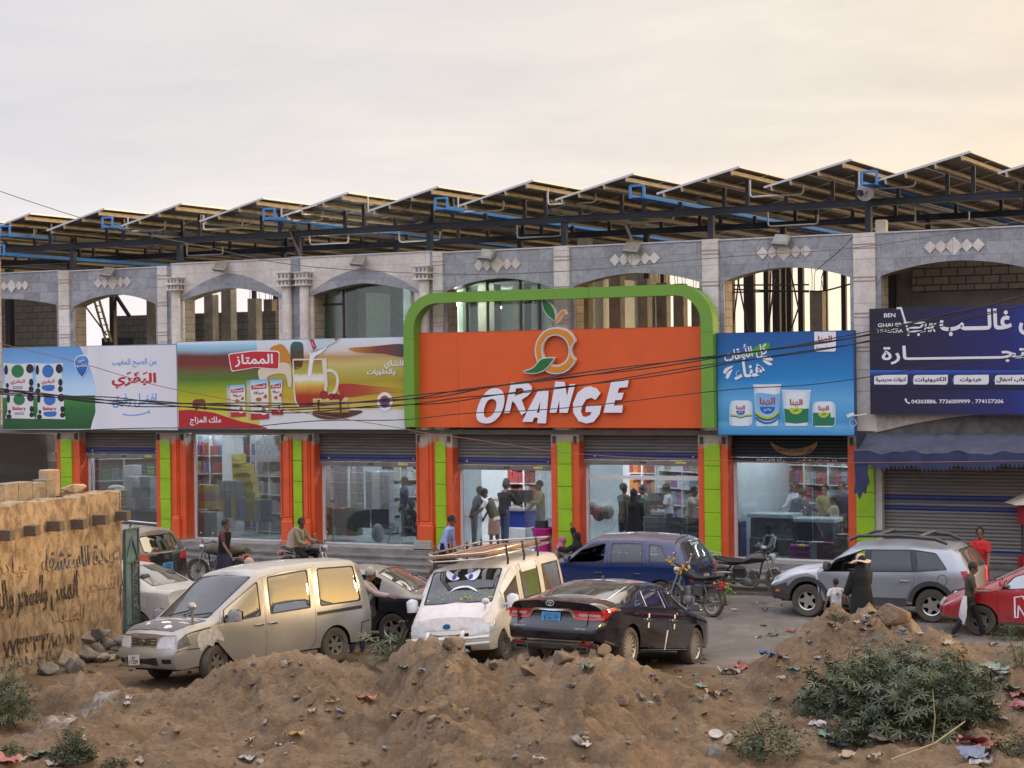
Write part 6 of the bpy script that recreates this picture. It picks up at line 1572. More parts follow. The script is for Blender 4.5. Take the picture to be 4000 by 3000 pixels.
c.build(.34,.385,doors=[(door_poly(-1.06,.02,s0=.10,sl0=.06,cut0=(.36,.6),s1=1.95),Rp(-.86,-.03,1.10,1.80,.05,.06,0)),(door_poly(.04,1.16,s0=.10,sl1=-.22,cut1=(.16,.4),s1=1.95),Rp(.10,1.06,1.10,1.80,.05,0,-.18))],windows=[round_poly([(-1.33,1.12),(-.93,1.10),(-.88,1.80),(-1.0,1.72)],.05)],shield=round_poly([(1.24,2.14),(1.24,3.86),(.42,3.88),(.42,2.12)],.05),back=round_poly([(-1.88,2.16),(-1.88,3.84),(-.88,3.86),(-.88,2.14)],.06),glass=glass_dk,backglass=glass_mat('dusty_dark_glass',(.06,.06,.06),.05,.05,.42,(.22,.205,.18)),seal=chrome)
c.wheels(.335,.225,.245,(15,.022,.06,.030,'twin',.028),alloy,steer=0)
c.seats([.25,-.85],.42,.55)
c.part('tail_lamp',round_poly([(.86,.90),(.34,.905),(.40,.76),(.60,.745),(.86,.76)],.015),redl,'B','R',.012,.03)
c.part('tail_lamp',[(-2.50,c.s_of(-2.50,.745)),(-2.06,1.05),(-2.10,1.18),(-2.50,1.02)],redl,'B','L',.010,.025)
c.part('lamp_strip',round_poly([(.80,.855),(.46,.855),(.50,.80),(.80,.80)],.01),M('lamp_pale',(.42,.30,.30),.15,coat=.8,var=.3,scale=30),'B','R',.020,.01)
c.part('chrome_bar',[(-.36,.90),(-.30,.93),(.30,.93),(.36,.90),(.42,.79),(.385,.785),(.33,.875),(.29,.89),(-.29,.89),(-.33,.875),(-.385,.785),(-.42,.79)],chrome,'L','R',.022,.03)
c.plate('R',0,.76,.34,.20,plate_bl,[('اليمن خصوصي',(-.75,.8,.5,.88)),('١٥٠٠٢٢',(-.30,.85,-.22,.35)),('١',(-.75,-.6,-.2,.35)),('150022',(-.35,.8,-.85,-.32)),('1',(-.75,-.65,-.85,-.32)),('|',(-.096,-.09,-.09,.04)),('|',(-.15,.15,.041,.044))],ink_d,off=.02)
c.badge('R',0,1.005,.15,chrome,off=.014)
c.badge('R',.55,.625,.24,chrome,'AVALON',.032);c.badge('R',-.52,.61,.24,chrome,'LIMITED',.03);c.badge('R',.55,.68,.09,chrome,'HYBRID',.02)
for z0,y0 in((.68,.64),):
 c.part('boot_gap',[(-.66,.99),(-.655,.99),(-.62,.66),(-.5,.605),(.5,.605),(.62,.66),(.655,.99),(.66,.99),(.63,.655),(.505,.598),(-.505,.598),(-.63,.655)],rub,'L','R',.003,.004)
c.part('bumper_trim',[(-.72,.40),(.72,.40),(.74,.425),(-.74,.425)],chrome,'L','R',.010,.012)
c.part('bumper_valance',round_poly([(-.80,.245),(.80,.245),(.76,.385),(-.76,.385)],.03),plast,'L','R',.006,.01)
c.part('reflector',rrect(.50,.72,.352,.385,.01),redl,'B','R',.012,.015)
for sg_ in(1,-1):
 x=c.x0+float(c.rx(np.array(.56),np.array(.29)))
 MB().prism(round_poly([(-.13,-.035),(.13,-.035),(.11,.045),(-.11,.045)],.03),-.06,.12,[round_poly([(-.105,-.018),(.105,-.018),(.09,.03),(-.09,.03)],.02)[::-1]]).build('exhaust_tip',M('exhaust_steel',(.10,.09,.08),.35,metal=.8),c.o,40,Matrix.Translation((x,sg_*.54,.285))@Matrix.Rotation(R(-90),4,'Z'))
 MB().box(-.1,.1,0,.01,-.03,.04).build('exhaust_bore',under_m,c.o,M=Matrix.Translation((x+.03,sg_*.54,.285))@Matrix.Rotation(R(-90),4,'Z'))
strip(c,[(-1.0,.27),(1.0,.27)],.018,chrome,name='sill_trim')
c.handle(-.82,.80,chrome,w=.22);c.handle(.26,.79,chrome,w=.22)
tp_=M('white_tape',(.66,.62,.58),.7)
for x,z0,z1 in((-.80,.66,.75),(-.80,.83,.90),(.30,.64,.73),(.30,.82,.89)):c.part('tape_strip',[(x-.025,c.s_of(x,z0)),(x+.03,c.s_of(x,z0)),(x+.03,c.s_of(x,z1)),(x-.025,c.s_of(x,z1))],tp_,'R','L',.012,.004)
c.part('tape_strip',[(-.02,c.s_of(0,.27)),(.025,c.s_of(0,.27)),(.06,c.s_of(.05,.62)),(.015,c.s_of(.05,.62))],tp_,'R','L',.008,.004)
c.mirror(1.02,.96,blk,s=(.15,.20,.14),out=.06)
q=MB().prism([(0,0),(.16,0),(.05,.07),(.02,.075)],-.02,.02);q.build('roof_fin',blk,c.o,M=Matrix.Translation((-.75,0,1.425)))
c.part('roof_panel',[(-.80,2.2),(-.2,2.16),(.32,2.2),(.32,3.8),(-.2,3.84),(-.80,3.8)],M('pale_roof',(.34,.34,.38),.25,coat=.8,var=.05),'L','L',.004,.006,label='pale reflective roof panel')  # pale grey panel laid over the dark body colour
c.part('side_reflector',[(-2.34,c.s_of(-2.34,.42)),(-2.0,c.s_of(-2.0,.37)),(-2.0,c.s_of(-2.0,.395)),(-2.34,c.s_of(-2.34,.45))],chrome,'B','L',.006,.008)
c.part('headlight',[(2.05,.9),(2.40,.85),(2.40,1.15),(2.15,1.2)],whl,'B','L',.006,.01)
# ---------------- the other cars
def hatch(xr,xf,W,H,belt,zb,xc,zc_,xrf,noz,rtap=.06):
 w_=W/2
 return[(xr,zb+.12,w_-.09,belt,w_-.05,H-.20,w_-.24,H-.11),(xr+.2,zb+.04,w_-.05,belt,w_-.008,H-.14,w_-.20,H-.05),(xr+1.0,zb,w_-.04,belt-.01,w_,H-.095,w_-.19,H-.005),((xr+xrf)/2+.4,zb,w_-.04,belt-.03,w_,H-.09,w_-.19,H),(xrf,zb,w_-.04,belt-.05,w_,H-.13,w_-.20,H-.045),(xrf+(xc-xrf)*.3,zb,w_-.04,belt-.06,w_,H-.13-(H-zc_-.13)*.30,w_-.18,H-.05-(H-zc_-.05)*.28),(xc,zb,w_-.05,zc_-.06,w_-.005,zc_-.02,w_-.11,zc_+.03),(xf-.35,zb+.02,w_-.08,noz+.04,w_-.05,noz+.08,w_-.18,noz+.13),(xf-.12,zb+.04,w_-.13,noz-.06,w_-.10,noz-.02,w_-.24,noz+.03),(xf,zb+.08,w_-.22,noz-.17,w_-.18,noz-.14,w_-.34,noz-.10)]
def sedan(xr,xf,W,H,belt,zb,xdk,xrr,xrf,xc,zdk,zc_,noz):
 w_=W/2
 return[(xr,zb+.14,w_-.12,zdk-.12,w_-.09,zdk-.05,w_-.20,zdk-.02),(xr+.14,zb+.06,w_-.07,zdk-.09,w_-.03,zdk-.03,w_-.16,zdk+.01),(xdk,zb,w_-.04,belt,w_,zdk-.02,w_-.14,zdk+.03),((xdk+xrr)/2,zb,w_-.04,belt,w_,(zdk+H-.09)/2,w_-.2,(zdk+H)/2+.03),(xrr,zb,w_-.04,belt-.01,w_,H-.11,w_-.25,H-.035),((xrr+xrf)/2,zb,w_-.04,belt-.02,w_,H-.08,w_-.25,H),(xrf,zb,w_-.04,belt-.03,w_,H-.11,w_-.25,H-.035),((xrf+xc)/2,zb,w_-.04,belt-.04,w_,(H-.11+zc_)/2+.02,w_-.2,(H+zc_)/2+.03),(xc,zb,w_-.05,zc_-.05,w_-.005,zc_-.01,w_-.12,zc_+.04),(xf-.4,zb+.02,w_-.08,noz+.05,w_-.05,noz+.09,w_-.18,noz+.13),(xf-.12,zb+.04,w_-.13,noz-.05,w_-.1,noz-.01,w_-.24,noz+.03),(xf,zb+.08,w_-.22,noz-.17,w_-.18,noz-.14,w_-.34,noz-.1)]
HP=180-math.degrees(TH)
def near_corner(fx_,fy_,px,py,hd,axle,half,z=0):
 """car centre from the contact point of its near-side (left) wheel"""
 p=gp(px,py,z);Mh=Matrix.Rotation(R(hd),3,'Z');q=p-Mh@Vector((axle,half,0));return(q.x,q.y,0)
suvp=M('suv_silver',(.33,.36,.40),.28,metal=.6,var=.06,coat=.6,dust=(.35,.35),dcol=(.32,.29,.25))
clad=M('grey_cladding',(.030,.032,.037),.6,var=.2,dust=(.4,.7),dcol=(.2,.17,.14))
pr=gp(2012*K,1345*K);pf=gp(1747*K,1332.4*K);hd=math.degrees(math.atan2(pf.y-pr.y,pf.x-pr.x))
Mh=Matrix.Rotation(R(hd),3,'Z');mid=(pr+pf)/2-Mh@Vector((0,.80,0))
s_=Car('silver_suv','silver grey sport utility car with a white bonnet and wing and black cladding, facing left','suv',hatch(-2.08,2.12,1.76,1.62,1.03,.28,1.02,1.05,.38,.84),suvp,place((mid.x,mid.y,0),hd),fp=[(.3,-.10),(.45,0),(.62,0),(.72,-.06),(.95,-.14)],fB=.16,rp=[(.35,.03),(.5,-.06),(.7,-.02),(1.0,.0),(1.1,.03),(1.6,.38)],rB=.08,wheels=[-1.315,1.315])
s_.build(.36,.40,doors=[(door_poly(-.98,.02,sl0=.10,cut0=(.28,.75),s0=.1),Rp(-.95,-.02,1.03,1.90,.05,.08,0)),(door_poly(.04,1.02,sl1=-.30,s0=.1,cut1=(.05,.3)),Rp(.07,.98,1.03,1.90,.05,0,-.24))],windows=[round_poly([(-1.66,1.14),(-1.0,1.03),(-.94,1.90),(-1.40,1.82)],.07)],shield=round_poly([(.99,2.12),(.99,3.88),(.40,3.9),(.40,2.1)],.05),rearwin=round_poly([(-.62,1.10),(.62,1.10),(.56,1.50),(-.56,1.50)],.06),glass=glass_mat('suv_glass',(.03,.03,.035),.03,.02,.05,(.1,.1,.1)),shieldglass=glass_md,backglass=glass_dusty,skipglass=(('L',1),('R',1)))
s_.wheels(.345,.225,.21,(5,.085,.10,.07),alloy)
s_.seats([.30,-.75],.55,.6)
whp=M('white_wing',(.60,.60,.66),.3,var=.05,coat=.6,dust=(.3,.2),dcol=(.4,.36,.3))
s_.part('bonnet',[(1.0,2.08),(1.6,2.03),(2.0,2.06),(2.13,2.3),(2.15,3),(2.13,3.7),(2.0,3.94),(1.6,3.97),(1.0,3.92)],whp,'L','L',.007,.01,label='white bonnet')
aw_=[(1.06,.35)]+[(1.315-.50*math.cos(a),.36/.75*0+s_.s_of(1.315-.5*math.cos(a),min(.36+.5*math.sin(a),.86)))for a in np.arange(.5,2.75,.2)]
s_.part('wing',[(1.05,.30),(1.05,2.04),(1.6,2.01),(1.98,2.0),(2.10,1.2),(2.02,.86),(1.80,.86),(1.55,.98),(1.31,1.02),(1.0+.12,.85)],whp,'B','L',.008,.014,label='white front wing')
for xc in(-1.315,1.315):
 o_r=[(xc-.50*math.cos(a),max(s_.s_of(xc-.50*math.cos(a),.36+.50*math.sin(a)),.0))for a in np.arange(0,3.15,.15)];i_r=[(xc-.405*math.cos(a),max(s_.s_of(xc-.405*math.cos(a),.36+.405*math.sin(a)),.0))for a in np.arange(0,3.15,.15)]
 s_.part('arch_cladding',o_r+i_r[::-1],clad,'B','L',.022,.03)
s_.part('sill_cladding',[(-.80,.0),(.82,.0),(.82,.28),(-.80,.28)],clad,'B','L',.018,.03)
s_.part('bumper',[(1.72,.42),(1.74,.0),(2.16,0),(2.16,.74),(1.80,.74)],clad,'B','L',.016,.03);s_.part('bumper',rrect(-.72,.72,.34,.68,.04),clad,'L','F',.016,.03)
s_.part('bumper',[(-2.12,0),(-1.72,0),(-1.74,.52),(-2.12,.60)],clad,'B','L',.016,.03);s_.part('bumper',rrect(-.80,.80,.40,.70,.03),clad,'L','R',.016,.03)
s_.part('headlight',round_poly([(2.00,.98),(2.15,.85),(2.15,1.15),(2.04,1.7)],.02),whl,'B','L',.012,.02);s_.part('headlight',round_poly([(.42,.64),(.68,.66),(.66,.78),(.46,.76)],.02),whl,'B','F',.012,.02)
s_.part('indicator',rrect(1.93,2.02,.40,.52,.02),aml,'B','L',.024,.01)
s_.part('tail_lamp',[(-2.12,.80),(-1.98,.78),(-1.93,1.10),(-2.06,1.14)],redl,'B','L',.012,.02);s_.part('tail_lamp',round_poly([(.62,.74),(.84,.74),(.80,1.06),(.64,1.04)],.03),M('lit_red_lamp',(.5,.02,.02),.2,emit=((1,.03,.03),1.2)),'B','R',.012,.02,label='lit red tail lamp')
s_.part('fuel_flap_gap',circ(-1.55,.80,.10,.17,24)+circ(-1.55,.80,.09,.15,24)[::-1],rub,'L','L',.003,.003)
s_.part('pillar_cover',[(-.03,1.03),(.08,1.03),(.08,1.9),(-.03,1.9)],M('pillar_black',(.012,.012,.014),.35),'B','L',.005,.008);s_.part('pillar_cover',[(-1.04,1.03),(-.93,1.03),(-.86,1.9),(-.97,1.9)],M('pillar_black',(.012,.012,.014),.35),'B','L',.005,.008)
s_.handle(-.76,.84,chrome,w=.2);s_.handle(.22,.84,M('handle_dark',(.1,.1,.11),.4),w=.2)
s_.mirror(.86,1.05,clad,s=(.12,.18,.16),out=.06)
for sg_ in(1,-1):
 MB().tube([(.45,sg_*.60,1.63),(.25,sg_*.62,1.72),(-.6,sg_*.63,1.745),(-1.35,sg_*.62,1.70),(-1.6,sg_*.60,1.60)],[.03,.035,.035,.045,.03],8).build('roof_rail',clad,s_.o,60)
for x in(-.15,-1.05):MB().bar((x,-.64,1.765),(x,.64,1.765),.06,.025).build('roof_bar',M('rail_grey',(.16,.155,.15),.5),s_.o)
s_.part('rear_wiper',[(-.35,1.10),(-.1,1.16),(-.1,1.175),(-.35,1.115)],rub,'L','R',.02,.01)
blue=M('blue_paint',(.006,.024,.115),.22,metal=.2,var=.08,coat=.8,dust=(.75,.08),dcol=(.22,.18,.145))
pc=near_corner(0,0,1432*K,1312*K,HP,-1.30,.78)
bl=Car('blue_hatchback','blue five-door family car with dusty roof and open driver window, facing left','car',hatch(-1.98,2.02,1.74,1.63,.98,.22,1.18,1.02,.45,.80),blue,place(pc,HP)@Matrix.Scale(.97,4),fp=[(.25,-.08),(.4,0),(.6,-.02),(.9,-.14)],fB=.16,rp=[(.3,.05),(.45,-.05),(.7,0),(1.0,.05),(1.55,.40)],rB=.09,wheels=[-1.30,1.30])
bl.build(.29,.345,doors=[(door_poly(-.95,.02,s1=1.9,sl0=.08,cut0=(.22,.6)),Rp(-.86,-.04,1.06,1.82,.04,.04,0)),(door_poly(.04,1.14,s1=1.9,sl1=-.34),Rp(.10,1.06,1.06,1.82,.05,0,-.28))],windows=[round_poly([(-1.50,1.10),(-1.02,1.08),(-.98,1.82),(-1.28,1.78)],.08)],shield=round_poly([(1.15,2.12),(1.15,3.88),(.47,3.9),(.47,2.1)],.05),rearwin=round_poly([(-.62,1.02),(.62,1.02),(.55,1.46),(-.55,1.46)],.06),glass=glass_md,backglass=glass_mat('blue_car_rear_glass',(.3,.32,.3),.06,.03,.35,(.20,.19,.16)),skipglass=(('L',1),),seal=M('window_band',(.03,.032,.04),.5))
bl.wheels(.30,.18,.18,(7,.05,.07,.04),alloy);bl.seats([.25,-.75],.45,.6)
bl.part('tail_lamp',round_poly([(-1.97,1.02),(-1.80,1.04),(-1.90,.62),(-1.97,.60)],.01),redl,'B','L',.012,.02);bl.part('tail_lamp',round_poly([(.66,.58),(.80,.60),(.80,1.00),(.70,1.02)],.02),redl,'B','R',.012,.02)
bl.part('reverse_lamp',round_poly([(.69,.88),(.80,.88),(.79,1.0),(.71,1.01)],.01),whl,'B','R',.018,.01)
bl.part('plate_recess',rrect(-.30,.30,.76,.86,.03),under_m,'L','R',.008,.01)
bl.plate('R',.02,.64,.32,.17,M('plate_cream',(.42,.37,.24),.6,var=.3,scale=15),[('٤٣٢١',(-.6,.7,-.7,.1))],ink_b,off=.02)
bl.handle(.24,.74,plast,w=.22);bl.handle(-.74,.74,blue,w=.18);bl.mirror(1.0,.99,blue,s=(.12,.17,.14),out=.06)
MB().tube([(-1.45,0,1.60),(-1.5,0,1.68)],.02,6).build('aerial',plast,bl.o)
for y in(.1,-.02,-.14,-.26):bl.part('window_sticker',circ(y,1.40,.035),M('sticker_white',(.6,.6,.6),.5),'L','R',.006,.003)
redp=M('red_paint',(.36,.009,.022),.25,var=.08,coat=.9,dust=(.55,.45),dcol=(.30,.17,.14))
pc=near_corner(0,0,2120*K,1373*K,HP+2,1.25,.76)
rc_=Car('red_car','red car with dusty windscreen and a white outlined letter on its door','car',hatch(-2.0,2.0,1.74,1.56,.98,.22,1.22,.96,.15,.70),redp,place(pc,HP+2),fp=[(.25,-.06),(.4,0),(.55,0),(.9,-.24)],fB=.20,fd=.8,wheels=[-1.25,1.25])
rc_.build(.29,.345,doors=[(door_poly(-1.0,-.10,s1=1.9,cut0=(.2,.5)),Rp(-.9,-.16,1.07,1.82,.04)),(door_poly(-.08,.92,s1=1.9,sl1=-.3),Rp(-.02,.86,1.07,1.82,.05,0,-.24))],windows=[],shield=round_poly([(1.20,2.12),(1.20,3.88),(.17,3.9),(.17,2.1)],.05),glass=glass_dk,shieldglass=glass_mat('chalky_glass',(.2,.2,.2),.04,.08,.8,(.30,.27,.245)))
rc_.wheels(.30,.18,.19,(5,.09,.11,.05),steelrim)
rc_.part('headlight',round_poly([(1.62,1.3),(1.95,.98),(1.98,1.12),(1.78,1.7)],.03),whl,'B','L',.012,.02);rc_.part('headlight',round_poly([(.40,.56),(.60,.52),(.62,.68),(.46,.70)],.02),whl,'B','F',.012,.02)
rc_.part('bumper_skirt',[(1.60,.0),(2.0,0),(2.0,.30),(1.58,.16)],clad,'B','L',.01,.02);rc_.part('sill',[(-.9,0),(.9,0),(.9,.09),(-.9,.09)],clad,'B','L',.012,.02)
N_o=[(.58,.26),(.70,.26),(.72,.55),(.50,.24),(.38,.24),(.38,.80),(.26,.80)]
for P_ in([(.60,.24),(.60,.82),(.57,.82),(.57,.24)],[(.60,.82),(.42,.86),(.42,.83),(.60,.79)],[(.42,.86),(.34,.66),(.365,.64),(.445,.84)],[(.60,.24),(.52,.24),(.52,.27),(.60,.27)],[(.52,.24),(.50,.58),(.525,.58),(.545,.26)],[(.50,.58),(.38,.28),(.405,.27),(.525,.56)],[(.26,.84),(.10,.86),(.10,.83),(.26,.81)],[(.26,.84),(.22,.6),(.245,.6),(.285,.82)]):rc_.part('painted_letter',P_,deca,'L','L',.006,.003)
rc_.mirror(.80,1.0,redp,s=(.12,.17,.14),out=.06);rc_.handle(.10,.80,redp)
for sg_ in(.2,-.4):MB().tube([tuple(Vector(rc_.P(1.2,3-sg_))+Vector((0,0,.02))),tuple(Vector(rc_.P(1.0,3-sg_-.6))+Vector((0,0,.02)))],.012,6).build('wiper',rub,rc_.o)
dkp=M('black_car_paint',(.008,.009,.013),.25,var=.1,coat=.9,dust=(.60,.12),dcol=(.40,.34,.26))
HD=158
pc=near_corner(0,0,852*K,1393*K,HD,-1.28,.74)
dk=Car('dark_saloon','black saloon with dusty roof and open rear door standing behind the silver minivan','car',sedan(-2.15,2.2,1.70,1.46,.93,.22,-1.62,-.80,.30,1.12,1.00,.98,.72),dkp,place(pc,HD),fp=[(.3,-.05),(.5,0),(.8,-.1)],fB=.18,rp=[(.3,.06),(.5,0),(.9,.04)],rB=.12,wheels=[-1.28,1.3])
dk.build(.30,.35,doors=[(door_poly(-1.0,-.02,s1=1.92,sl0=.02,cut0=(.30,.62)),Rp(-.86,-.08,1.10,1.80,.05,.10,0)),(door_poly(0,1.06,s1=1.92,sl1=-.25),Rp(.06,.98,1.10,1.80,.05,0,-.2))],shield=round_poly([(1.1,2.12),(1.1,3.88),(.32,3.9),(.32,2.1)],.05),back=round_poly([(-1.58,2.14),(-1.58,3.86),(-.84,3.88),(-.84,2.12)],.05),glass=glass_dk,backglass=glass_dusty,open_door=('L',0),seal=rub)
dk.wheels(.31,.19,.20,(5,.05,.08,.055),alloy);dk.seats([.2,-.8],.4,.55)
MB().bar((-.2,1.25,.05),(.15,1.1,.42),.09,.05).build('door_prop',M('plank_grey',(.24,.19,.14),.9,var=.3),dk.o)
dk.part('tail_lamp',round_poly([(.52,.74),(.74,.74),(.74,.90),(.54,.92)],.02),redl,'B','R',.01,.02)
wsp=M('white_saloon_paint',(.46,.45,.44),.3,var=.08,coat=.7,dust=(.65,.5),dcol=(.34,.30,.25))
HW=152
pc=near_corner(0,0,300*K,1372*K,HW,-.55,.78)
pw2=at(345*K,1300*K,38.3)
wh=Car('white_saloon','dusty white saloon with rounded rear window, partly behind the blue gate','car',sedan(-2.0,2.1,1.66,1.50,.98,.22,-1.45,-.62,.38,1.15,1.06,1.0,.74),wsp,place((pw2.x-.95,pw2.y+.35,0),HW),fp=[(.3,-.05),(.5,0),(.8,-.1)],fB=.18,rp=[(.3,.08),(.5,0),(.9,.08)],rB=.16,wheels=[-1.2,1.17])
wh.build(.29,.34,doors=[(door_poly(-.88,.05,s1=1.92,sl0=.02,cut0=(.28,.62)),round_poly([(-.88,1.08),(-.02,1.10),(-.02,1.80),(-.70,1.78)],.10)),(door_poly(.07,1.08,s1=1.92,sl1=-.25),Rp(.13,1.0,1.10,1.80,.05,0,-.2))],shield=round_poly([(1.12,2.12),(1.12,3.88),(.40,3.9),(.40,2.1)],.05),back=round_poly([(-1.42,2.14),(-1.42,3.86),(-.66,3.86),(-.66,2.14)],.09),glass=glass_dk,backglass=glass_mat('white_car_rear_glass',(.3,.3,.28),.10,.03,.45,(.30,.29,.24)))
wh.wheels(.29,.18,.18,(6,.06,.08,.04),steelrim);wh.seats([.25,-.7],.42,.55)
wh.part('fuel_flap',rrect(-1.42,-1.16,.62,.86,.03),M('flap_white',(.52,.5,.48),.6),'L','L',.006,.006)
bkp=M('crossover_black',(.009,.009,.011),.22,var=.1,coat=1.0,dust=(.75,.4),dcol=(.36,.31,.25))
pk_=at(330*K,1230*K,45.2)
HB=148
bk=Car('black_crossover','black crossover car with blue number plate parked by the steps at the left','car',hatch(-2.1,2.2,1.82,1.67,1.06,.24,1.1,1.06,.4,.86),bkp,place((pk_.x-1.55,pk_.y+1.05,0),HB),fp=[(.3,-.05),(.5,0),(.9,-.14)],fB=.16,rp=[(.3,.06),(.5,-.04),(.8,0),(1.05,.03),(1.6,.40)],rB=.16,wheels=[-1.32,1.32])
bk.build(.33,.38,doors=[(door_poly(-.98,.02,cut0=(.26,.7)),Rp(-.9,-.04,1.06,1.84,.05,.08,0)),(door_poly(.04,1.02,sl1=-.28),Rp(.09,.96,1.06,1.84,.05,0,-.22))],windows=[round_poly([(-1.5,1.2),(-1.04,1.06),(-.98,1.82),(-1.3,1.78)],.06)],shield=round_poly([(1.07,2.12),(1.07,3.88),(.42,3.9),(.42,2.1)],.05),rearwin=round_poly([(-.64,1.08),(.64,1.08),(.58,1.46),(-.58,1.46)],.06),glass=glass_dk)
bk.wheels(.34,.22,.22,(5,.07,.10,.06),alloy);bk.seats([.3,-.7],.5,.6)
bk.part('tail_lamp',round_poly([(.50,.86),(.84,.84),(.84,1.06),(.62,1.04)],.04),redl,'B','R',.012,.02);bk.part('tail_lamp',round_poly([(-2.08,.80),(-1.85,.90),(-1.9,1.1),(-2.08,1.0)],.02),redl,'B','L',.012,.02)
bk.plate('R',0,.72,.36,.19,plate_bl,[('٤٨٥٤٧',(-.4,.7,.05,.7)),('149007',(-.5,.7,-.7,-.1))],ink_d,off=.02);bk.badge('R',0,.95,.15,chrome,ring='H',off=.016)
for dy in(0,.06):text_mb('مشاء الله',-.34,.06,1.30-dy*1.2,1.36-dy*1.2,0,.004,.02,0,False).build('window_lettering',M('sticker_white',(.6,.6,.6),.5),bk.o,M=Matrix.Translation((bk.x0+.14-(.02 if dy else 0),-.1,0))@Matrix.Rotation(R(-90),4,'Z'))
MB().tube([(-1.3,.25,1.62),(-1.38,.25,1.74)],.018,6).build('aerial',plast,bk.o)
for y in(.62,-.62):MB().tube([(.3,y,1.60),(-.4,y,1.70),(-1.4,y,1.66)],.025,7).build('roof_rail',alloy,bk.o,60)
# ------------------------------------------------------------------ motorcycles
blackp=M('bike_black',(.012,.012,.013),.35,var=.2,coat=.3,dust=(.5,.6),dcol=(.22,.18,.14));steel=M('bike_steel',(.40,.40,.40),.3,metal=.9,var=.2);eng=M('engine_alloy',(.20,.195,.18),.5,metal=.7,var=.35,scale=20);mudm=M('muddy_steel',(.16,.125,.085),.85,var=.35,scale=12)
seatk=M('bike_seat',(.014,.014,.015),.6,var=.2)
def bike(label,M_,tank=blackp,rack=False,cover=None,steer=12,mud=False,flowers=False,rider=False):
 o=thing('motorcycle',label,'motorcycle',M_)
 Ry=Matrix.Rotation(R(90),4,'X')
 ty=MB().lathe([(.235,-.045),(.285,-.05),(.305,-.025),(.31,0),(.305,.025),(.285,.05),(.235,.045)],30,Ry,close=True).mesh('wheel',mudm if mud else tyre_m,40)
 q=MB().lathe([(.215,-.03),(.24,-.035),(.24,.035),(.215,.03)],30,Ry,close=True);q.lathe([(0,-.06),(.05,-.055),(.05,.055),(0,.06)],14,Ry)
 for i in range(14):a=2*math.pi*i/14;q.bar((.04*math.cos(a),.02*(-1)**i,.04*math.sin(a)),(.225*math.cos(a+.25),0,.225*math.sin(a+.25)),.012)
 rim=q.mesh('rim',mudm if mud else steel,40)
 SM=Matrix.Translation((.62,0,.31))@Matrix.Rotation(R(steer),4,'Z')
 for m_ in(Matrix.Translation((-.66,0,.31)),SM):w_=link('wheel',ty,o,m_);link('rim',rim,w_)
 q=MB()
 for sg_ in(.09,-.09):q.tube([(0,sg_,0),(-.10,sg_,.32),(-.18,sg_,.56),(-.20,sg_,.66)],[.022,.024,.02,.02],8)
 q.bar((-.17,-.13,.53),(-.17,.13,.53),.07,.03);fk=q.build('fork',steel,o,50,SM)
 q=MB().tube([(-.28,.36,.74),(-.20,.30,.76),(-.18,.10,.70),(-.18,-.10,.70),(-.20,-.30,.76),(-.28,-.36,.74)],.013,7)
 for sg_ in(1,-1):q.tube([(-.22,sg_*.27,.76),(-.29,sg_*.38,.735)],.02,8)
 hb_=q.build('handlebar',blackp,o,50,SM)
 for sg_ in(1,-1):MB().tube([(-.2,sg_*.24,.77),(-.2,sg_*.32,.92)],.007,5).ball((-.2,sg_*.33,.95),(.015,.055,.04),10,6).build('mirror',steel,hb_,60)
 MB().lathe([(.0,-.10),(.06,-.08),(.085,0),(.08,.03)],16,Matrix.Translation((-.07,0,.60))@Matrix.Rotation(R(90),4,'Y')).build('headlight',steel,o,50,SM)
 MB().lathe([(.078,0),(.0,.02)],16,Matrix.Translation((-.04,0,.60))@Matrix.Rotation(R(90),4,'Y')).build('headlight_glass',whl,o,60,SM)
 def guard(c,a0,a1,nm,mt,m_=None,r=.345):
  vs=[];fs=[];n=12
  for i in range(n+1):
   a=R(a0+(a1-a0)*i/n)
   for y,k in((-.07,-.02),(0,0),(.07,-.02)):vs.append((c[0]+(r+k)*math.cos(a),y,c[1]+(r+k)*math.sin(a)))
  for i in range(n):fs+=[(3*i,3*i+1,3*i+4,3*i+3),(3*i+1,3*i+2,3*i+5,3*i+4)]
  MB().add(vs,fs).build(nm,mt,o,60,m_)
 guard((0,0),15,150,'front_mudguard',steel,SM);guard((-.66,.31),25,185,'rear_mudguard',blackp)
 q=MB().tube([(.42,0,.92),(.30,0,.74),(.22,0,.42),(.10,0,.26),(-.25,0,.26)],.022,7);q.tube([(.42,0,.88),(.1,0,.80),(-.35,0,.70),(-.75,0,.74)],.022,7)
 for sg_ in(.09,-.09):q.tube([(-.25,sg_,.30),(-.66,sg_,.31)],.02,7);q.tube([(-.62,sg_*1.4,.34),(-.48,sg_*1.3,.66)],[.03,.022],8)
 q.build('frame',blackp,o,50)
 q=MB().bbox(-.18,.18,-.11,.11,.22,.42,.03);q.lathe([(.085,0),(.09,.22)],12,Matrix.Translation((.06,0,.38))@Matrix.Rotation(R(18),4,'Y'))
 for i in range(5):q.lathe([(.115,.03+i*.038),(.115,.045+i*.038)],12,Matrix.Translation((.06,0,.38))@Matrix.Rotation(R(18),4,'Y'))
 for sg_ in(1,-1):q.lathe([(.0,.10),(.09,.10),(.10,.13),(.06,.15),(0,.15)],16,Matrix.Translation((-.02,0,.31))@Matrix.Rotation(R(-90*sg_),4,'X'))
 q.build('engine',eng,o,40)
 MB().tube([(.14,-.10,.5),(.22,-.13,.34),(.10,-.15,.20),(-.30,-.16,.22),(-.95,-.17,.33)],[.02,.02,.02,.045,.05],10).build('exhaust',mudm if mud else steel,o,50)
 MB().tube([(.40,0,.84),(.30,0,.87),(.10,0,.86),(-.10,0,.78),(-.16,0,.74)],[(.03,.06),(.10,.13),(.115,.135),(.07,.09),(.02,.06)],12,flat=(0,0,1)).build('tank',tank,o,60)
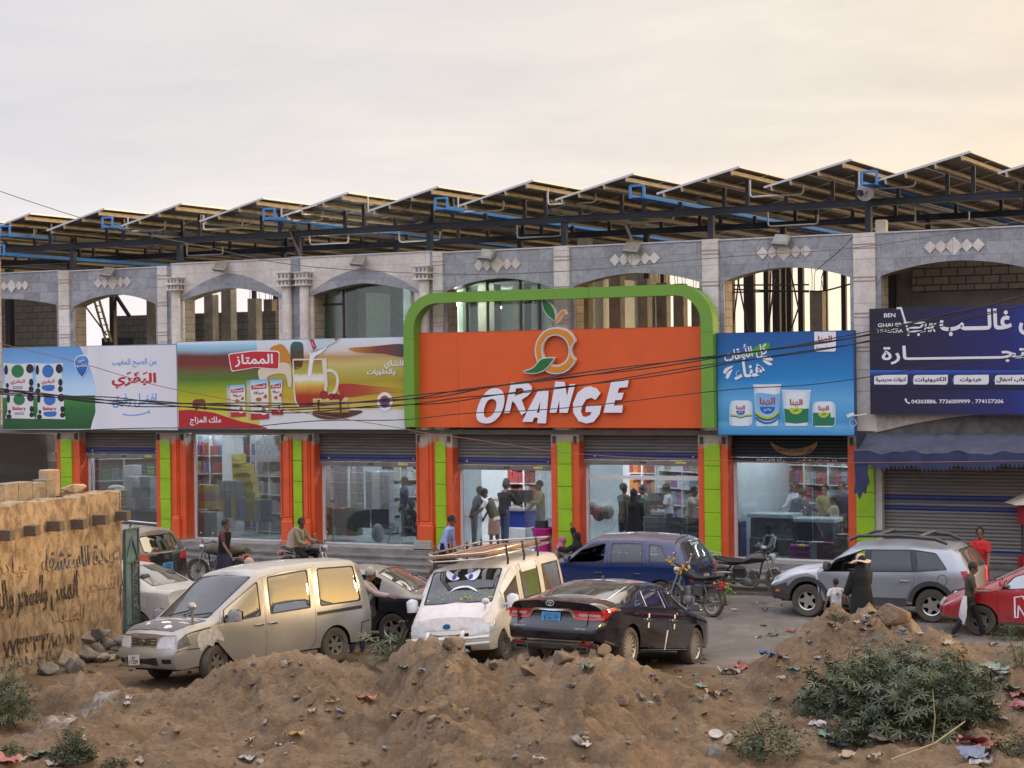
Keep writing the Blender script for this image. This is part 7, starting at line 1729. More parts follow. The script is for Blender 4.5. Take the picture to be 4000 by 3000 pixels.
 MB().tube([(-.10,0,.78),(-.20,0,.79),(-.45,0,.80),(-.70,0,.85),(-.86,0,.87)],[(.04,.09),(.06,.13),(.055,.15),(.05,.13),(.02,.08)],12,flat=(0,0,1)).build('seat',seatk,o,60)
 MB().bbox(-.92,-.84,-.06,.06,.66,.76,.02).build('tail_lamp',redl,o)
 for sg_ in(1,-1):MB().tube([(-.82,sg_*.06,.72),(-.84,sg_*.17,.72)],.012,6).ball((-.84,sg_*.19,.72),(.03,.03,.03),8,6).build('indicator',aml,o,60)
 MB().bar((-.02,.12,.24),(-.16,.30,.02),.022).build('side_stand',blackp,o)
 MB().bbox(-.40,-.10,-.10,.10,.42,.66,.03).build('side_panel',blackp,o)
 if rack:MB().tube([(-.70,.10,.86),(-.72,.12,.94),(-1.05,.12,.98),(-1.1,0,.98),(-1.05,-.12,.98),(-.72,-.12,.94),(-.70,-.10,.86)],.013,7).bar((-1.05,-.12,.98),(-1.05,.12,.98),.02).bar((-.9,-.12,.96),(-.9,.12,.96),.02).build('rear_rack',steel,o,60)
 if cover:MB().tube([(.34,0,.84),(.1,0,.88),(-.2,0,.80),(-.6,0,.86),(-.9,0,.88)],[(.09,.14),(.16,.19),(.14,.19),(.13,.19),(.06,.15)],12,flat=(0,0,1)).build('cloth_cover',cover,o,60)
 if flowers:
  for nm,c_,m_ in(('yellow_flowers',(.44,.3,1.10),(.50,.30,.03)),('yellow_flowers',(.22,.10,.96),(.5,.32,.05)),('red_flowers',(-.95,.05,.66),(.45,.03,.04)),('green_sprig',(-1.05,-.04,.60),(.12,.25,.05))):
   q=MB()
   for i in range(16):q.ball((c_[0]+rnd.gauss(0,.05),c_[1]+rnd.gauss(0,.05),c_[2]+rnd.gauss(0,.05)),.025,6,4)
   q.build(nm,M('flower_%s%d'%(nm,int(c_[0]*100)),m_,.8),o)
 return o
def bm(px,py,hd,lean=0):p=gp(px*K,py*K);return place(p,hd,0,lean)
khc=M('khaki_cover',(.09,.08,.05),.85,var=.3,scale=8)
bike('motorcycle with a khaki cloth over tank and seat parked at the left by the steps',bm(468,1262,HP-2,6),cover=khc)
m2=bm(668,1259,-TH*180/math.pi-4,0)
bike('black motorcycle with big round headlight carrying a sitting rider',m2)
bike('black motorcycle decorated with yellow and red flowers beside the blue car',bm(1492,1327,128,7),rack=True,flowers=True,tank=M('quilted_black',(.010,.010,.010),.5,bump=.6,bscale=30))
bike('muddy motorcycle with chrome rear rack parked before the right-hand window',bm(1622,1284,-22,8),rack=True,mud=True,steer=-22)
bike('motorcycle mostly hidden behind the white van, its mirror showing',bm(1040,1300,160,6))
# ------------------------------------------------------------------ people
def remesh(mb,name,mat,parent,vox=.011,sm=2):
 o=mb.build(name,mat,None);md=o.modifiers.new('r','REMESH');md.mode='VOXEL';md.voxel_size=vox;md.use_smooth_shade=True
 m2_=o.modifiers.new('s','SMOOTH');m2_.iterations=sm;m2_.factor=.5
 dg=bpy.context.evaluated_depsgraph_get();me=bpy.data.meshes.new_from_object(o.evaluated_get(dg));
 bpy.data.objects.remove(o);me.materials.clear();me.materials.append(mat);me.polygons.foreach_set('use_smooth',[True]*len(me.polygons))
 return link(name,me,parent)
def cl(name,c,**k):return M('cloth_'+name,c,.85,var=.22,scale=k.pop('scale',9),bump=.25,bscale=14,**k)
SK=[M('skin_brown',(.17,.085,.05),.55,var=.12),M('skin_dark',(.095,.05,.032),.55,var=.12),M('skin_tan',(.26,.145,.09),.55,var=.12)]
HB_=M('hair_black',(.010,.009,.008),.7,var=.3,scale=30,bump=.6,bscale=60);HG=M('hair_grey',(.30,.29,.28),.8,var=.3,scale=30)
def person(label,M_,h=1.70,lean=0,head=(0,0),la=(0,8,12),ra=(0,8,12),ll=(0,3,0),rl=(0,3,0),hip=None,skin=0,top=None,sleeve=1.0,low=None,lowkind='trousers',hair=HB_,vest=None,shoes=None,scarf=None,hat=None,vox=.011,bag=None,side=0,thin=1.0,abaya=None,group=None,extra=None):
 """x forward, y left; arm/leg = (forward swing, outward, bend) in degrees"""
 o=thing('person',label,'person',M_@Matrix.Scale(h/1.72,4),group);sk=SK[skin]
 T_,S_=.43,.41
 def dirv(a,b,sg_):a,b=R(a),R(b);return Vector((math.sin(a)*math.cos(b),sg_*math.sin(b),-math.cos(a)*math.cos(b)))
 legs=[]
 for(a,ab,k),sg_ in((ll,1),(rl,-1)):
  d1,d2=dirv(a,ab,sg_),dirv(a-k,ab*.6,sg_);legs.append((d1,d2,sg_,a-k))
 hz=hip if hip is not None else max(-(l[0].z*T_+l[1].z*S_)for l in legs)+.07
 P0=Vector((0,0,hz));u=Vector((math.sin(R(lean)),math.sin(R(side)),math.cos(R(lean)))).normalized();f=Vector((math.cos(R(lean)),0,-math.sin(R(lean))))
 W_=P0+u*.16;C_=P0+u*.34;Sh=P0+u*.47;Nk=P0+u*.52
 hp_,hy=R(lean*.4+head[0]),R(head[1]);hu=Vector((math.sin(hp_)*math.cos(hy),math.sin(hp_)*math.sin(hy),math.cos(hp_)));hf=Vector((math.cos(hp_)*math.cos(hy),math.cos(hp_)*math.sin(hy),-math.sin(hp_)))
 Hc=Nk+hu*.145
 b=MB()
 b.tube([P0-u*.10,P0,W_,C_,Sh,Nk-u*.01,Nk+u*.01],[(.07,.10),(.105*thin,.155),(.095*thin,.135*thin),(.115*thin,.165),(.085,.165),(.05,.07),(.048,.05)],14,flat=f)
 b.tube([Nk-u*.03,Nk+hu*.09],[.052,.047],10)
 hl_=hu.cross(hf);HM=Matrix(((hf.x,hl_.x,hu.x,Hc.x),(hf.y,hl_.y,hu.y,Hc.y),(hf.z,hl_.z,hu.z,Hc.z),(0,0,0,1)))
 def hball(c,r,n=12,m=9):q=MB().ball([k*1.08 for k in c],[k*1.08 for k in r],n,m);b.add([HM@Vector(p)for p in q.v],q.f)
 hball((0,0,.02),(.095,.075,.105));hball((.035,0,-.055),(.058,.052,.062));hball((.098,0,-.012),(.018,.014,.026),8,6)
 for sg_ in(1,-1):hball((-.005,sg_*.077,-.01),(.02,.012,.03),8,6)
 hball((.085,0,-.055),(.014,.026,.012),8,6)
 arms=[]
 for(a,ab,k),sg_ in((la,1),(ra,-1)):
  s0=Sh+Vector((0,sg_*.175,0))-u*.03;d1=dirv(a+lean*.25,ab,sg_);e=s0+d1*.285
  d2=dirv(a+lean*.25+k,ab*(.3 if k>20 else .7)-(12 if k>50 else 0),sg_);w_=e+d2*.25;arms.append((s0,e,w_,d1,d2,sg_))
  b.tube([s0,s0+d1*.10,e,e+d2*.06,w_],[.052,.048,.040,.040,.028],10)
  side_=d2.cross(Vector((0,0,1)));side_=side_.normalized()if side_.length>.2 else Vector((0,1,0));nrm=side_.cross(d2).normalized()
  if abs(d2.z)>.75:side_,nrm=Vector((1,0,0))-d2*d2.x,None;side_.normalize();nrm=side_.cross(d2)
  b.tube([w_-d2*.01,w_+d2*.04,w_+d2*.085],[(.016,.028),(.017,.038),(.013,.036)],10,flat=nrm)
  for j in range(4):
   r0=w_+d2*.08+side_*(.027-.018*j);ln=(.062,.072,.068,.054)[j];cur_=nrm*(-.016 if k<40 else .016)
   b.tube([r0,r0+d2*ln*.5+cur_*.4,r0+d2*ln*.95+cur_*1.5],[.0095,.009,.0075],6)
  b.tube([w_+d2*.025+side_*.028,w_+d2*.055+side_*.055,w_+d2*.088+side_*.062],[.011,.010,.008],6)
 feet=[]
 for d1,d2,sg_,kk in legs:
  h0=P0+Vector((0,sg_*.085,-.03));kn=h0+d1*T_;an=kn+d2*S_
  b.tube([h0+Vector((0,0,.04)),h0+d1*.12,kn,kn+d2*.12,an],[.085,.08,.054,.055,.036],12)
  tp=R(max(-60,min(40,-kk*.55 if kk<0 else kk*.3)))if hip is None else 0
  fd_=Vector((math.cos(tp),0,math.sin(tp)));
  b.tube([an-fd_*.05-Vector((0,0,.03)),an-Vector((0,0,.035)),an+fd_*.10-Vector((0,0,.05)),an+fd_*.19-Vector((0,0,.055))],[(.028,.03),(.036,.036),(.024,.042),(.012,.03)],10,flat=(0,0,1))
  feet.append((an,fd_));legs[legs.index((d1,d2,sg_,kk))]=(d1,d2,sg_,kk,h0,kn,an)
 body=remesh(b,'body',sk,o,vox)
 q=MB()
 for sg_ in(1,-1):e_=MB().ball((.097,sg_*.034,.016),(.008,.013,.007),8,5);q.add([HM@Vector(p)for p in e_.v],e_.f)
 for sg_ in(1,-1):e_=MB().ball((.100,sg_*.034,.038),(.006,.02,.004),8,5);q.add([HM@Vector(p)for p in e_.v],e_.f)
 q.build('eyes',HB_,o,60)
 if hair and not scarf:
  q=MB();e_=MB().ball((-.020,0,.042),(.108,.096,.108),16,12);q.add([HM@Vector(p)for p in e_.v if True],e_.f)
  q.build('hair',hair,o,60)
 def shell(nm,mt,e=.016,sl=sleeve,tail=.14,arms_=True,hood=None):
  q=MB().tube([P0-u*tail,P0,W_,C_,Sh,Nk+u*.005],[(.125*thin,.178),(.122*thin,.170),(.112*thin,.155*thin),(.132*thin,.182),(.10,.180),(.062,.075)],16,flat=f)
  if arms_:
   for s0,e1,w_,d1,d2,sg_ in arms:
    pts=[s0+Vector((0,-sg_*.05,0)),s0,s0+d1*.13,e1];rs=[.07,.068,.064,.056]
    if sl<=.5:pts=pts[:3]+[s0+d1*.20];rs[3]=.062
    elif sl>.5:pts+=[e1+d2*.22*min(sl,1)];rs+=[.042]
    q.tube(pts,rs,10)
  return remesh(q,nm,mt,o,vox*1.25,3)
 if top:shell('shirt',top)
 if vest:
  q=MB().tube([P0-u*.05,P0+u*.05,W_,C_,Sh+u*.02],[(.14,.19),(.137,.185),(.13,.172),(.148,.195),(.115,.165)],16,cap=False,flat=f);q.build('vest',vest,o,60)
 if low:
  q=MB()
  if lowkind=='trousers':
   q.tube([P0+u*.06,P0-u*.03,P0-Vector((0,0,.10))],[(.118,.165),(.125,.172),(.10,.15)],14,flat=(1,0,0))
   for d1,d2,sg_,kk,h0,kn,an in legs:q.tube([h0+Vector((0,0,.03)),h0+d1*.13,kn,kn+d2*.13,an+d2*-.01],[.098,.094,.068,.066,.055],12)
   remesh(q,'trousers',low,o,vox*1.25,3)
  else:
   kz=min(l[5].z for l in legs)-(.05 if lowkind=='skirt' else .30);
   mid_=(legs[0][5]+legs[1][5])/2;sp=abs(legs[0][5].x-legs[1][5].x)/2+.10
   q.tube([P0+u*.07,P0-Vector((0,0,.05)),(P0+mid_)/2,mid_,Vector((mid_.x,mid_.y,max(kz,.04)))],[(.122,.168),(.135,.182),(.115+sp*.35,.185),(sp+.03,.185),(sp+.05,.19)],18,flat=(1,0,0))
   remesh(q,'skirt',low,o,vox*1.3,3)
 if abaya:
  q=MB().tube([Vector((0,0,.02))if hip is None else P0+Vector((.12,0,-.25)),P0-Vector((0,0,.45))if hip is None else P0+Vector((.1,0,-.05)),P0,W_,C_,Sh,Nk+u*.02],[(.26,.30),(.23,.27),(.18,.225),(.16,.20),(.165,.215),(.13,.20),(.07,.08)],18,flat=f)
  for s0,e1,w_,d1,d2,sg_ in arms:q.tube([s0,e1,w_-d2*.02],[.085,.085,.08],10)
  if hip is not None:
   for d1,d2,sg_,kk,h0,kn,an in legs:q.tube([h0,kn,an],[.13,.12,.12],12)
  remesh(q,'abaya',abaya,o,vox*1.4,4)
 if scarf:
  q=MB();e_=MB().ball((-.022,0,.02),(.112,.10,.128),16,12);q.add([HM@Vector(p)for p in e_.v],e_.f)
  e2=MB().ball((-.02,0,-.10),(.11,.11,.09),14,9);q.add([HM@Vector(p)for p in e2.v],e2.f);q.tube([Nk+u*.06,Sh,C_+u*.02],[(.10,.11),(.135,.19),(.14,.18)],14,flat=f)
  remesh(q,'headscarf',scarf,o,vox*1.3,3)
  if lowkind!='none':e_=MB().ball((.05,0,-.005),(.056,.052,.068),12,8);MB().add([HM@Vector(p)for p in e_.v],e_.f).build('face',sk,o,60)
 if shoes:
  q=MB()
  for an,fd_ in feet:q.tube([an-fd_*.065-Vector((0,0,.045)),an-Vector((0,0,.05)),an+fd_*.10-Vector((0,0,.056)),an+fd_*.205-Vector((0,0,.06))],[(.02,.036),(.024,.042),(.022,.046),(.012,.032)],10,flat=(0,0,1))
  q.build('shoes',shoes,o,60)
 if hat:
  n=32;vs=[];fs=[]
  prof=[(.0,.155),(.05,.15),(.085,.12),(.098,.07),(.10,.03),(.15,.015),(.20,-.005),(.215,-.02)]
  for r_,z_ in prof:
   for i in range(n):a=2*math.pi*i/n;w2=.022*math.sin(3*a+1)*(r_>.12)*(r_/.2);vs.append(HM@Vector((r_*math.cos(a),r_*math.sin(a),z_+w2)))
  for j in range(len(prof)-1):
   for i in range(n):fs.append((j*n+i,j*n+(i+1)%n,(j+1)*n+(i+1)%n,(j+1)*n+i))
  MB().add(vs,fs).build('straw_hat',hat,o,60)
 if extra:extra(o,dict(P0=P0,u=u,arms=arms,HM=HM,Sh=Sh,C=C_,f=f,legs=legs,Nk=Nk))
 return o
def stand(px,Yd,hd,z=None):
 X_=ray(px*K,2000).x/ray(px*K,2000).y*Yd;return place((X_,Yd,gz(X_,Yd)if z is None else z),hd)
def inside(px,d,hd,z=PLZ+.004):p=bw(fT(px,2000,d),d,z);return place(p,hd)
FR=-math.degrees(TH)
black=cl('black',(.005,.005,.006));navyc=cl('navy',(.018,.022,.045));whitec=cl('white',(.55,.54,.55));sandal=M('sandal',(.05,.035,.025),.7);maroon=cl('maroon',(.10,.022,.03));khaki=cl('khaki',(.20,.17,.09),scale=25);jeans=cl('jeans',(.035,.055,.115));grey=cl('grey',(.16,.16,.16));olive=cl('olive',(.045,.042,.022));redc=cl('red',(.50,.018,.02));beige=cl('beige',(.40,.34,.24));dgreen=cl('dark_green',(.045,.058,.04))
def shawl(o,J):
 q=MB();s0=J['arms'][1][0];q.tube([J['Nk']+J['f']*.09-J['u']*.30,J['Nk']+J['f']*.08-J['u']*.05+Vector((0,-.08,0)),s0+J['u']*.07,s0-J['f']*.10-J['u']*.10,s0-J['f']*.13-J['u']*.42],[(.02,.07),(.03,.09),(.035,.11),(.03,.13),(.02,.12)],10,flat=J['u'])
 q.build('shawl',cl('shawl',(.48,.36,.32),scale=30),o,60)
person('walking man in a dark vest and maroon shirt passing the covered motorcycle',stand(482,47.3,FR+6),1.72,6,(6,0),(-14,8,14),(18,8,20),(24,2,8),(-20,2,18),None,0,maroon,.5,navyc,'skirt',vest=black,shoes=sandal)
person('young man sitting on a motorcycle with a pale shawl over his shoulder',m2@Matrix.Translation((-.32,0,0)),1.70,8,(14,-25),(34,6,50),(30,8,42),(72,14,78),(72,14,78),.86,1,khaki,1,black,shoes=sandal,extra=shawl)
person('man in a pale blue shirt and black wrap skirt striding up to the shop entrance',stand(958,48.3,FR+10),1.72,22,(4,0),(-6,8,10),(-16,10,22),(30,2,26),(-22,2,12),None,0,cl('pale_blue',(.27,.34,.62)),1,black,'skirt',shoes=sandal)
person('girl with a pink headscarf sitting on the step by the entrance',place(bw(fT(2172,2050,-.45),-.45,.145),FR+4),1.45,18,(14,0),(30,5,60),(40,5,60),(80,6,70),(86,6,80),.34,2,cl('dotted',(.36,.28,.22),scale=30),1,maroon,'skirt',scarf=cl('pink',(.42,.12,.20)))
person('veiled woman in black crouching on the step with one arm raised against the pier',place(bw(fT(2262,2050,-.45),-.45,.145),FR-170),1.55,8,(0,0),(60,10,40),(150,8,10),(75,10,110),(80,10,110),.36,0,abaya=black,scarf=black,hair=None,lowkind='none')
person('grey-haired old man in a patterned shirt bending at the open car door',stand(770,35.6,-8),1.66,24,(10,0),(38,8,40),(52,8,22),(6,3,4),(-6,3,2),None,0,cl('patterned',(.34,.27,.26),scale=40),1,jeans,hair=HG,shoes=sandal)
hatm=M('straw',(.50,.38,.24),.85,var=.3,scale=40,bump=.5,bscale=60)
person('woman in a full black abaya and wide straw hat, seen from behind',stand(1860,36.9,104),1.60,3,(4,8),(10,14,14),(30,10,60),abaya=black,scarf=black,hat=hatm,hair=None,lowkind='none')
def back_print(o,J):
 q=MB()
 for y in(-.03,0,.03):q.box(-.151,-.147,y-.006,y+.006,-.05,.05)
 q.build('back_print',HB_,o,M=Matrix.Translation(J['C']))
person('small boy in a white T-shirt holding the hand of the woman in the hat',stand(1804,37.3,100),1.10,2,(0,10),(-6,24,8),(-2,32,8),(8,4,4),(-6,4,4),None,0,whitec,.5,grey,extra=back_print,shoes=sandal,thin=1.1)
person('man in a red polo shirt standing behind the red car',stand(2118,41.6,-128),1.72,4,(6,20),(12,10,16),(30,8,80),skin=0,top=redc,sleeve=.5,low=navyc,shoes=sandal)
def towel(o,J):
 h0=J['legs'][1][4];q=MB().tube([h0+Vector((-.10,-.06,.10)),h0+Vector((-.13,-.08,-.10)),h0+Vector((-.16,-.08,-.34)),h0+Vector((-.15,-.07,-.52))],[(.02,.05),(.035,.09),(.04,.11),(.01,.03)],10)
 q.build('white_towel',whitec,o,60)
person('boy in a dark green T-shirt and black trousers walking past the red car',stand(2092,36.6,FR+18),1.52,3,(22,0),(26,6,62),(22,6,66),(26,2,10),(-20,2,14),None,0,olive,.5,black,shoes=sandal,extra=towel,thin=.9)
person('man with a beige turban standing behind the silver minivan',stand(535,37.6,150),1.62,0,(0,0),top=beige,low=beige,lowkind='skirt',scarf=cl('turban',(.36,.27,.20),scale=25))
def incar(car,x,y,z,**k):return car.M@Matrix.Translation((x,y,z))
SIT=dict(ll=(78,6,70),rl=(78,6,70),hip=.0)
person('driver with short dark hair at the open window of the silver SUV',s_.M@Matrix.Translation((.14,.36,.74)),1.72,-12,(8,30),(44,12,40),(50,8,40),skin=2,top=whitec,low=navyc,**SIT)
person('driver with a blue cap at the wheel of the blue car',bl.M@Matrix.Translation((.12,.36,.66)),1.70,-10,(12,0),(62,10,20),(56,8,30),skin=0,top=maroon,low=navyc,hair=cl('cap_blue',(.04,.10,.35)),**SIT)
person('man sitting sideways in the open door of the black saloon',dk.M@Matrix.Translation((-.62,.42,.52))@Matrix.Rotation(R(60),4,'Z'),1.66,10,(14,0),(40,6,60),(40,6,70),skin=1,top=grey,low=grey,**SIT)
V_=.016
INS=dict(vox=V_)
person('man in a vest and striped skirt bending over at the entrance',inside(1930,.55,180+FR+8),1.68,22,(24,0),(22,6,40),(8,6,20),(6,4,4),(-4,4,2),None,1,whitec,.5,cl('striped',(.22,.13,.11),scale=26),'skirt',vest=olive,shoes=sandal,**INS)
person('man in a black jumper and jeans leaning on the checkout counter, back to the street',inside(1967,2.1,62),1.72,12,(10,0),(36,8,20),(40,8,20),(24,4,20),(-4,3,0),top=black,low=jeans,shoes=sandal,**INS)
person('cashier in a white T-shirt behind the blue counter, facing left',inside(1988,3.6,175),1.70,4,(12,0),(30,6,60),(30,6,60),skin=2,top=whitec,sleeve=.5,low=navyc,**INS)
person('dark-clothed shopper at the left edge of the entrance',inside(1852,1.4,10),1.62,14,(14,0),(40,6,40),(40,6,40),top=black,low=grey,skin=1,**INS)
person('shopper in an olive shirt behind the entrance glass',inside(2112,2.6,200),1.72,2,(6,0),(30,6,70),(20,6,20),top=khaki,low=grey,skin=1,**INS)
person('woman in a black abaya carrying a bag inside the second entrance',inside(2478,.95,60),1.66,0,(0,0),(10,10,30),(8,10,30),abaya=black,scarf=black,hair=None,lowkind='none',**INS)
person('tall man in a dark olive shirt beside the veiled woman',inside(2438,1.5,40),1.76,0,(0,0),(20,6,60),(10,6,30),top=olive,low=black,skin=1,**INS)
person('bearded man in a green-grey shirt in profile at the checkout',inside(2525,2.0,175),1.70,6,(14,0),(20,6,50),(24,6,50),top=dgreen,low=grey,sleeve=.5,**INS)
person('man in a white T-shirt and jeans at the checkout',inside(2615,2.2,178),1.72,4,(18,0),(26,6,70),(26,6,60),top=whitec,sleeve=.5,low=jeans,skin=1,**INS)
person('man in a khaki shirt reaching to the right behind the glass',inside(2692,1.6,FR),1.72,12,(8,0),(60,8,20),(60,8,20),top=beige,low=grey,sleeve=.5,**INS)
person('man in a navy shirt bending over the table of red goods',inside(3095,2.6,40),1.72,34,(22,0),(50,8,10),(46,8,14),top=navyc,low=grey,**INS)
person('man in a white shirt in the back of the right-hand shop',inside(3118,4.0,230),1.72,10,(10,0),(30,8,40),(30,8,40),top=whitec,low=black,**INS)
person('boy in a beige jumper standing at the right of the right-hand shop',inside(3262,2.2,160),1.50,2,(8,0),(10,6,12),(6,6,12),top=beige,low=black,shoes=sandal,**INS)
person('man in a yellow patterned shirt behind the boy in beige',inside(3225,3.3,240),1.70,2,(6,0),(24,6,50),(12,6,30),top=cl('yellow_print',(.30,.24,.08),scale=30),low=jeans,skin=2,**INS)
person('man in a dark blue coat at the far right of the right-hand shop',inside(3290,3.6,240),1.76,0,(0,0),top=navyc,low=black,**INS)
person('man sitting cross-legged on the shop floor with a white shoulder cloth',inside(3020,.80,200),1.66,10,(14,0),(30,6,60),(30,6,60),(82,50,120),(82,50,120),.12,1,whitec,1,beige,vest=black,**INS)
person('woman in black sitting by the window beside the metal chairs',inside(1598,1.2,30),1.6,6,(10,0),(30,6,50),(30,6,50),(80,8,76),(80,8,76),.50,1,abaya=black,hair=HB_,**INS)
person('dark figure standing between the shelves of the middle window',inside(1580,3.2,200),1.72,0,(0,0),top=navyc,low=grey,skin=1,**INS)
person('woman in black beside the white pillar of the left window',inside(838,2.6,20),1.60,0,(6,0),(20,6,50),(14,6,40),abaya=black,scarf=black,hair=None,lowkind='none',**INS)
# ------------------------------------------------------------------ shop goods
def G(c,nm):return M('goods_'+nm,c,.5,var=.35,scale=14,stretch=(1,1,2.5))
gcol=[G((.50,.50,.52),'white'),G((.30,.30,.33),'pale'),G((.12,.10,.11),'dark'),G((.35,.06,.06),'red'),G((.42,.34,.07),'yellow'),G((.07,.12,.28),'blue'),G((.08,.20,.08),'green'),G((.30,.22,.16),'brown'),G((.25,.10,.25),'purple'),G((.18,.22,.26),'slate'),G((.42,.40,.34),'cream')]
def unit(nm):
 if nm=='cloth':
  q=MB()
  for i in range(6):q.bbox(-.5+.02*(i%2),.5-.02*((i+1)%2),-.5,.5,i/6,(i+.9)/6,.06)
 elif nm=='packs':
  q=MB()
  for i in range(3):
   for j in range(3):q.bbox(-.5+i/3,-.5+(i+.92)/3,-.5,.5,j/3,(j+.93)/3,.02)
 elif nm=='tins':
  q=MB()
  for i in range(4):
   for j in range(2):q.lathe([(.115,j*.5),(.125,j*.5+.02),(.12,j*.5+.24),(.125,j*.5+.45),(.11,j*.5+.48)],10,Matrix.Translation((-.375+i*.25,-.3,0)))
 elif nm=='sack':
  q=MB().ball((0,0,.5),(.55,.5,.5),12,8)
 else:q=MB().bbox(-.5,.5,-.5,.5,0,1,.015).box(-.505,.505,-.505,.505,.44,.52)
 return q
UN={k:unit(k).mesh(k,gcol[0])for k in('cloth','packs','tins','sack','carton')}
def item(kind,t,y,z,w_,d_,h_,col,label,group,rz=0):
 o=link({'cloth':'cloth_stack','packs':'pack_stack','tins':'tin_stack','sack':'sack','carton':'carton'}[kind],UN[kind]);o.matrix_world=BM@Matrix.Translation((t,y,z))@Matrix.Rotation(rz,4,'Z')@Matrix.Diagonal((w_,d_,h_,1))
 o.material_slots[0].link='OBJECT';o.material_slots[0].material=col;return tag(o,label,{'cloth':'cloth','packs':'goods','tins':'tins','sack':'sack','carton':'carton'}[kind],group)
r5=random.Random(5)
def shelf(px0,px1,d0,d1,levels,kind,cols,label,glabel,group,ztop=2.9,n=10,hh=.38,dep=.4,z0=.08):
 """shelf unit running from px0 (depth d0) to px1 (depth d1) filled with goods"""
 p0,p1=Vector((fT(px0,1900,d0),d0,0)),Vector((fT(px1,1900,d1),d1,0));L_=(p1-p0).length;a=math.atan2(p1.y-p0.y,p1.x-p0.x)
 o=thing('shelf_unit',label,'shelf',BM@Matrix.Translation((p0.x,p0.y,PLZ+.005))@Matrix.Rotation(a,4,'Z'))
 MB().box(0,L_,dep,dep+.03,0,ztop).build('back_panel',M('shelf_back',(.16,.17,.19),.6),o)
 q=MB()
 for x in(0,L_/2,L_):q.box(x-.02,x+.02,0,dep,0,ztop)
 q.build('frame',white_alu,o)
 for i in range(levels):
  z=z0+i*(ztop-z0-.1)/levels
  MB().box(.02,L_-.02,-.01,dep-.01,z-.03,z).build('board',white_alu,o)
  for j in range(n):
   x=(j+.5)*L_/n;m_=Matrix.Translation((p0.x,p0.y,0))@Matrix.Rotation(a,4,'Z')@Vector((x,dep*.45,0))
   item(kind,m_.x,m_.y,PLZ+.006+z,L_/n*.93,dep*.75,hh*r5.uniform(.75,1.05),r5.choice(cols),glabel,group,a)
g_=gcol
shelf(-160,330,2.2,1.5,4,'cloth',[g_[0],g_[1],g_[1],g_[2],g_[7],g_[9]],'long white shelf unit of folded cloth in the far left window','stack of folded cloth on the shelves of the far left window','folded cloth on the left shelves',n=14)
shelf(330,640,2.6,4.2,4,'cloth',[g_[0],g_[1],g_[9],g_[6],g_[2]],'white shelf unit of folded cloth behind the second window','stack of folded cloth on the shelves behind the second window','folded cloth in the second window',n=9)
for i in range(7):item('sack',fT(455+22*(i%3)+r5.uniform(-4,4),1900,1.7),1.7+.2*(i%2),PLZ+.9+.16*(i//3),.5,.4,.2,g_[0],'white sack lying on the pile in the second window','white sacks in the second window')
for i in range(8):item('sack',fT(468,1900,1.2),1.2,PLZ+.35+i*.12,.42,.4,.15,g_[4 if i%2 else 7],'amber sack in the stacked column of the second window','column of amber sacks')
for i in range(10):item('carton',fT(520+30*(i%3),1900,1.4+.3*(i%2)),1.4+.3*(i%2),PLZ+.75+.32*(i//3),.38,.35,.31,g_[9 if i%3 else 0],'wrapped carton in the pale stack of the second window','wrapped cartons in the second window')
for i in range(6):item('carton',fT(490+24*i,1900,.9),.9,PLZ+.006,.34,.4,.72,G((.022,.026,.05),'indigo'),'dark blue box along the foot of the second window','dark boxes in the second window')
A_='packs stacked in the pyramid of the third window'
shelf(760,880,3.0,3.4,5,'packs',[g_[8],g_[3],g_[4],g_[2],g_[5]],'shelf of coloured packets at the left of the third window','coloured packets on the shelf at the left of the third window','packets left of the white pillar',n=5)
shelf(930,1030,3.6,3.4,5,'packs',[g_[8],g_[5],g_[3],g_[9]],'shelf of purple and blue packets behind the yellow heap','purple or blue packet on the shelf behind the yellow heap','packets behind the yellow heap',n=4)
shelf(1000,1100,2.6,2.4,5,'tins',[g_[9],g_[1]],'shelf of grey tins at the right of the third window','row of grey tins on the shelf at the right of the third window','grey tins in the third window',n=4,hh=.42)
x=fT(868,1800,3.0);bpart('inner_pillar',MB().box(x,x+.5,3.0,3.4,PLZ,ZF-.35),wall_w)
tt=fT(1050,1800,2.2)
for r_ in range(6):
 for i in range(6-r_):item('tins',tt-.45+.18*i+.09*r_,2.2,PLZ+2.15+.17*r_,.17,.2,.165,g_[1],'grey tin in the pyramid on top of the tin shelf','pyramid of grey tins')
for i in range(26):
 lv=i//4;item('packs',fT(935+lv*3+26*(i%4)*(1-lv*.09),1900,1.8),1.8-.05*lv,PLZ+.45+.28*lv,.20,.3,.27,g_[4],'yellow pack in the tall yellow heap of the third window','heap of yellow packs')
for i in range(12):item('packs',fT(778+22*(i%4),1900,1.3),1.3,PLZ+.8+.24*(i//4),.17,.3,.23,g_[7 if i//4==1 else 4],'brown or yellow pack low at the left of the third window','packs low in the third window')
for i in range(16):item('packs',fT(878+22*(i%4),1900,1.5),1.5,PLZ+.55+.27*(i//4),.17,.3,.26,g_[9 if i>7 else(5 if i%2 else 4)],'blue or grey shrink-wrapped pack in the middle of the third window','wrapped packs in the third window')
for i in range(12):item('carton',fT(785+30*(i%3),1900,.75),.75,PLZ+.006+.19*(i//3),.24,.3,.185,G((.46,.42,.40),'whitebox'),'white carton with a band in the low stack at the left of the third window','white cartons in the third window')
for i in range(12):item('tins',fT(1012+22*(i%3),1900,1.0),1.0,PLZ+.5+.16*(i//3),.2,.25,.155,g_[5 if i%3 else 0],'blue and white bottle pack on the bench in the third window','bottle packs in the third window')
shelf(1262,1360,3.0,3.0,5,'tins',[g_[9],g_[1],g_[0]],'shelf of white tubs at the left of the fourth window','row of white tubs on the shelf of the fourth window','tubs in the fourth window',n=4,hh=.42,ztop=2.6)
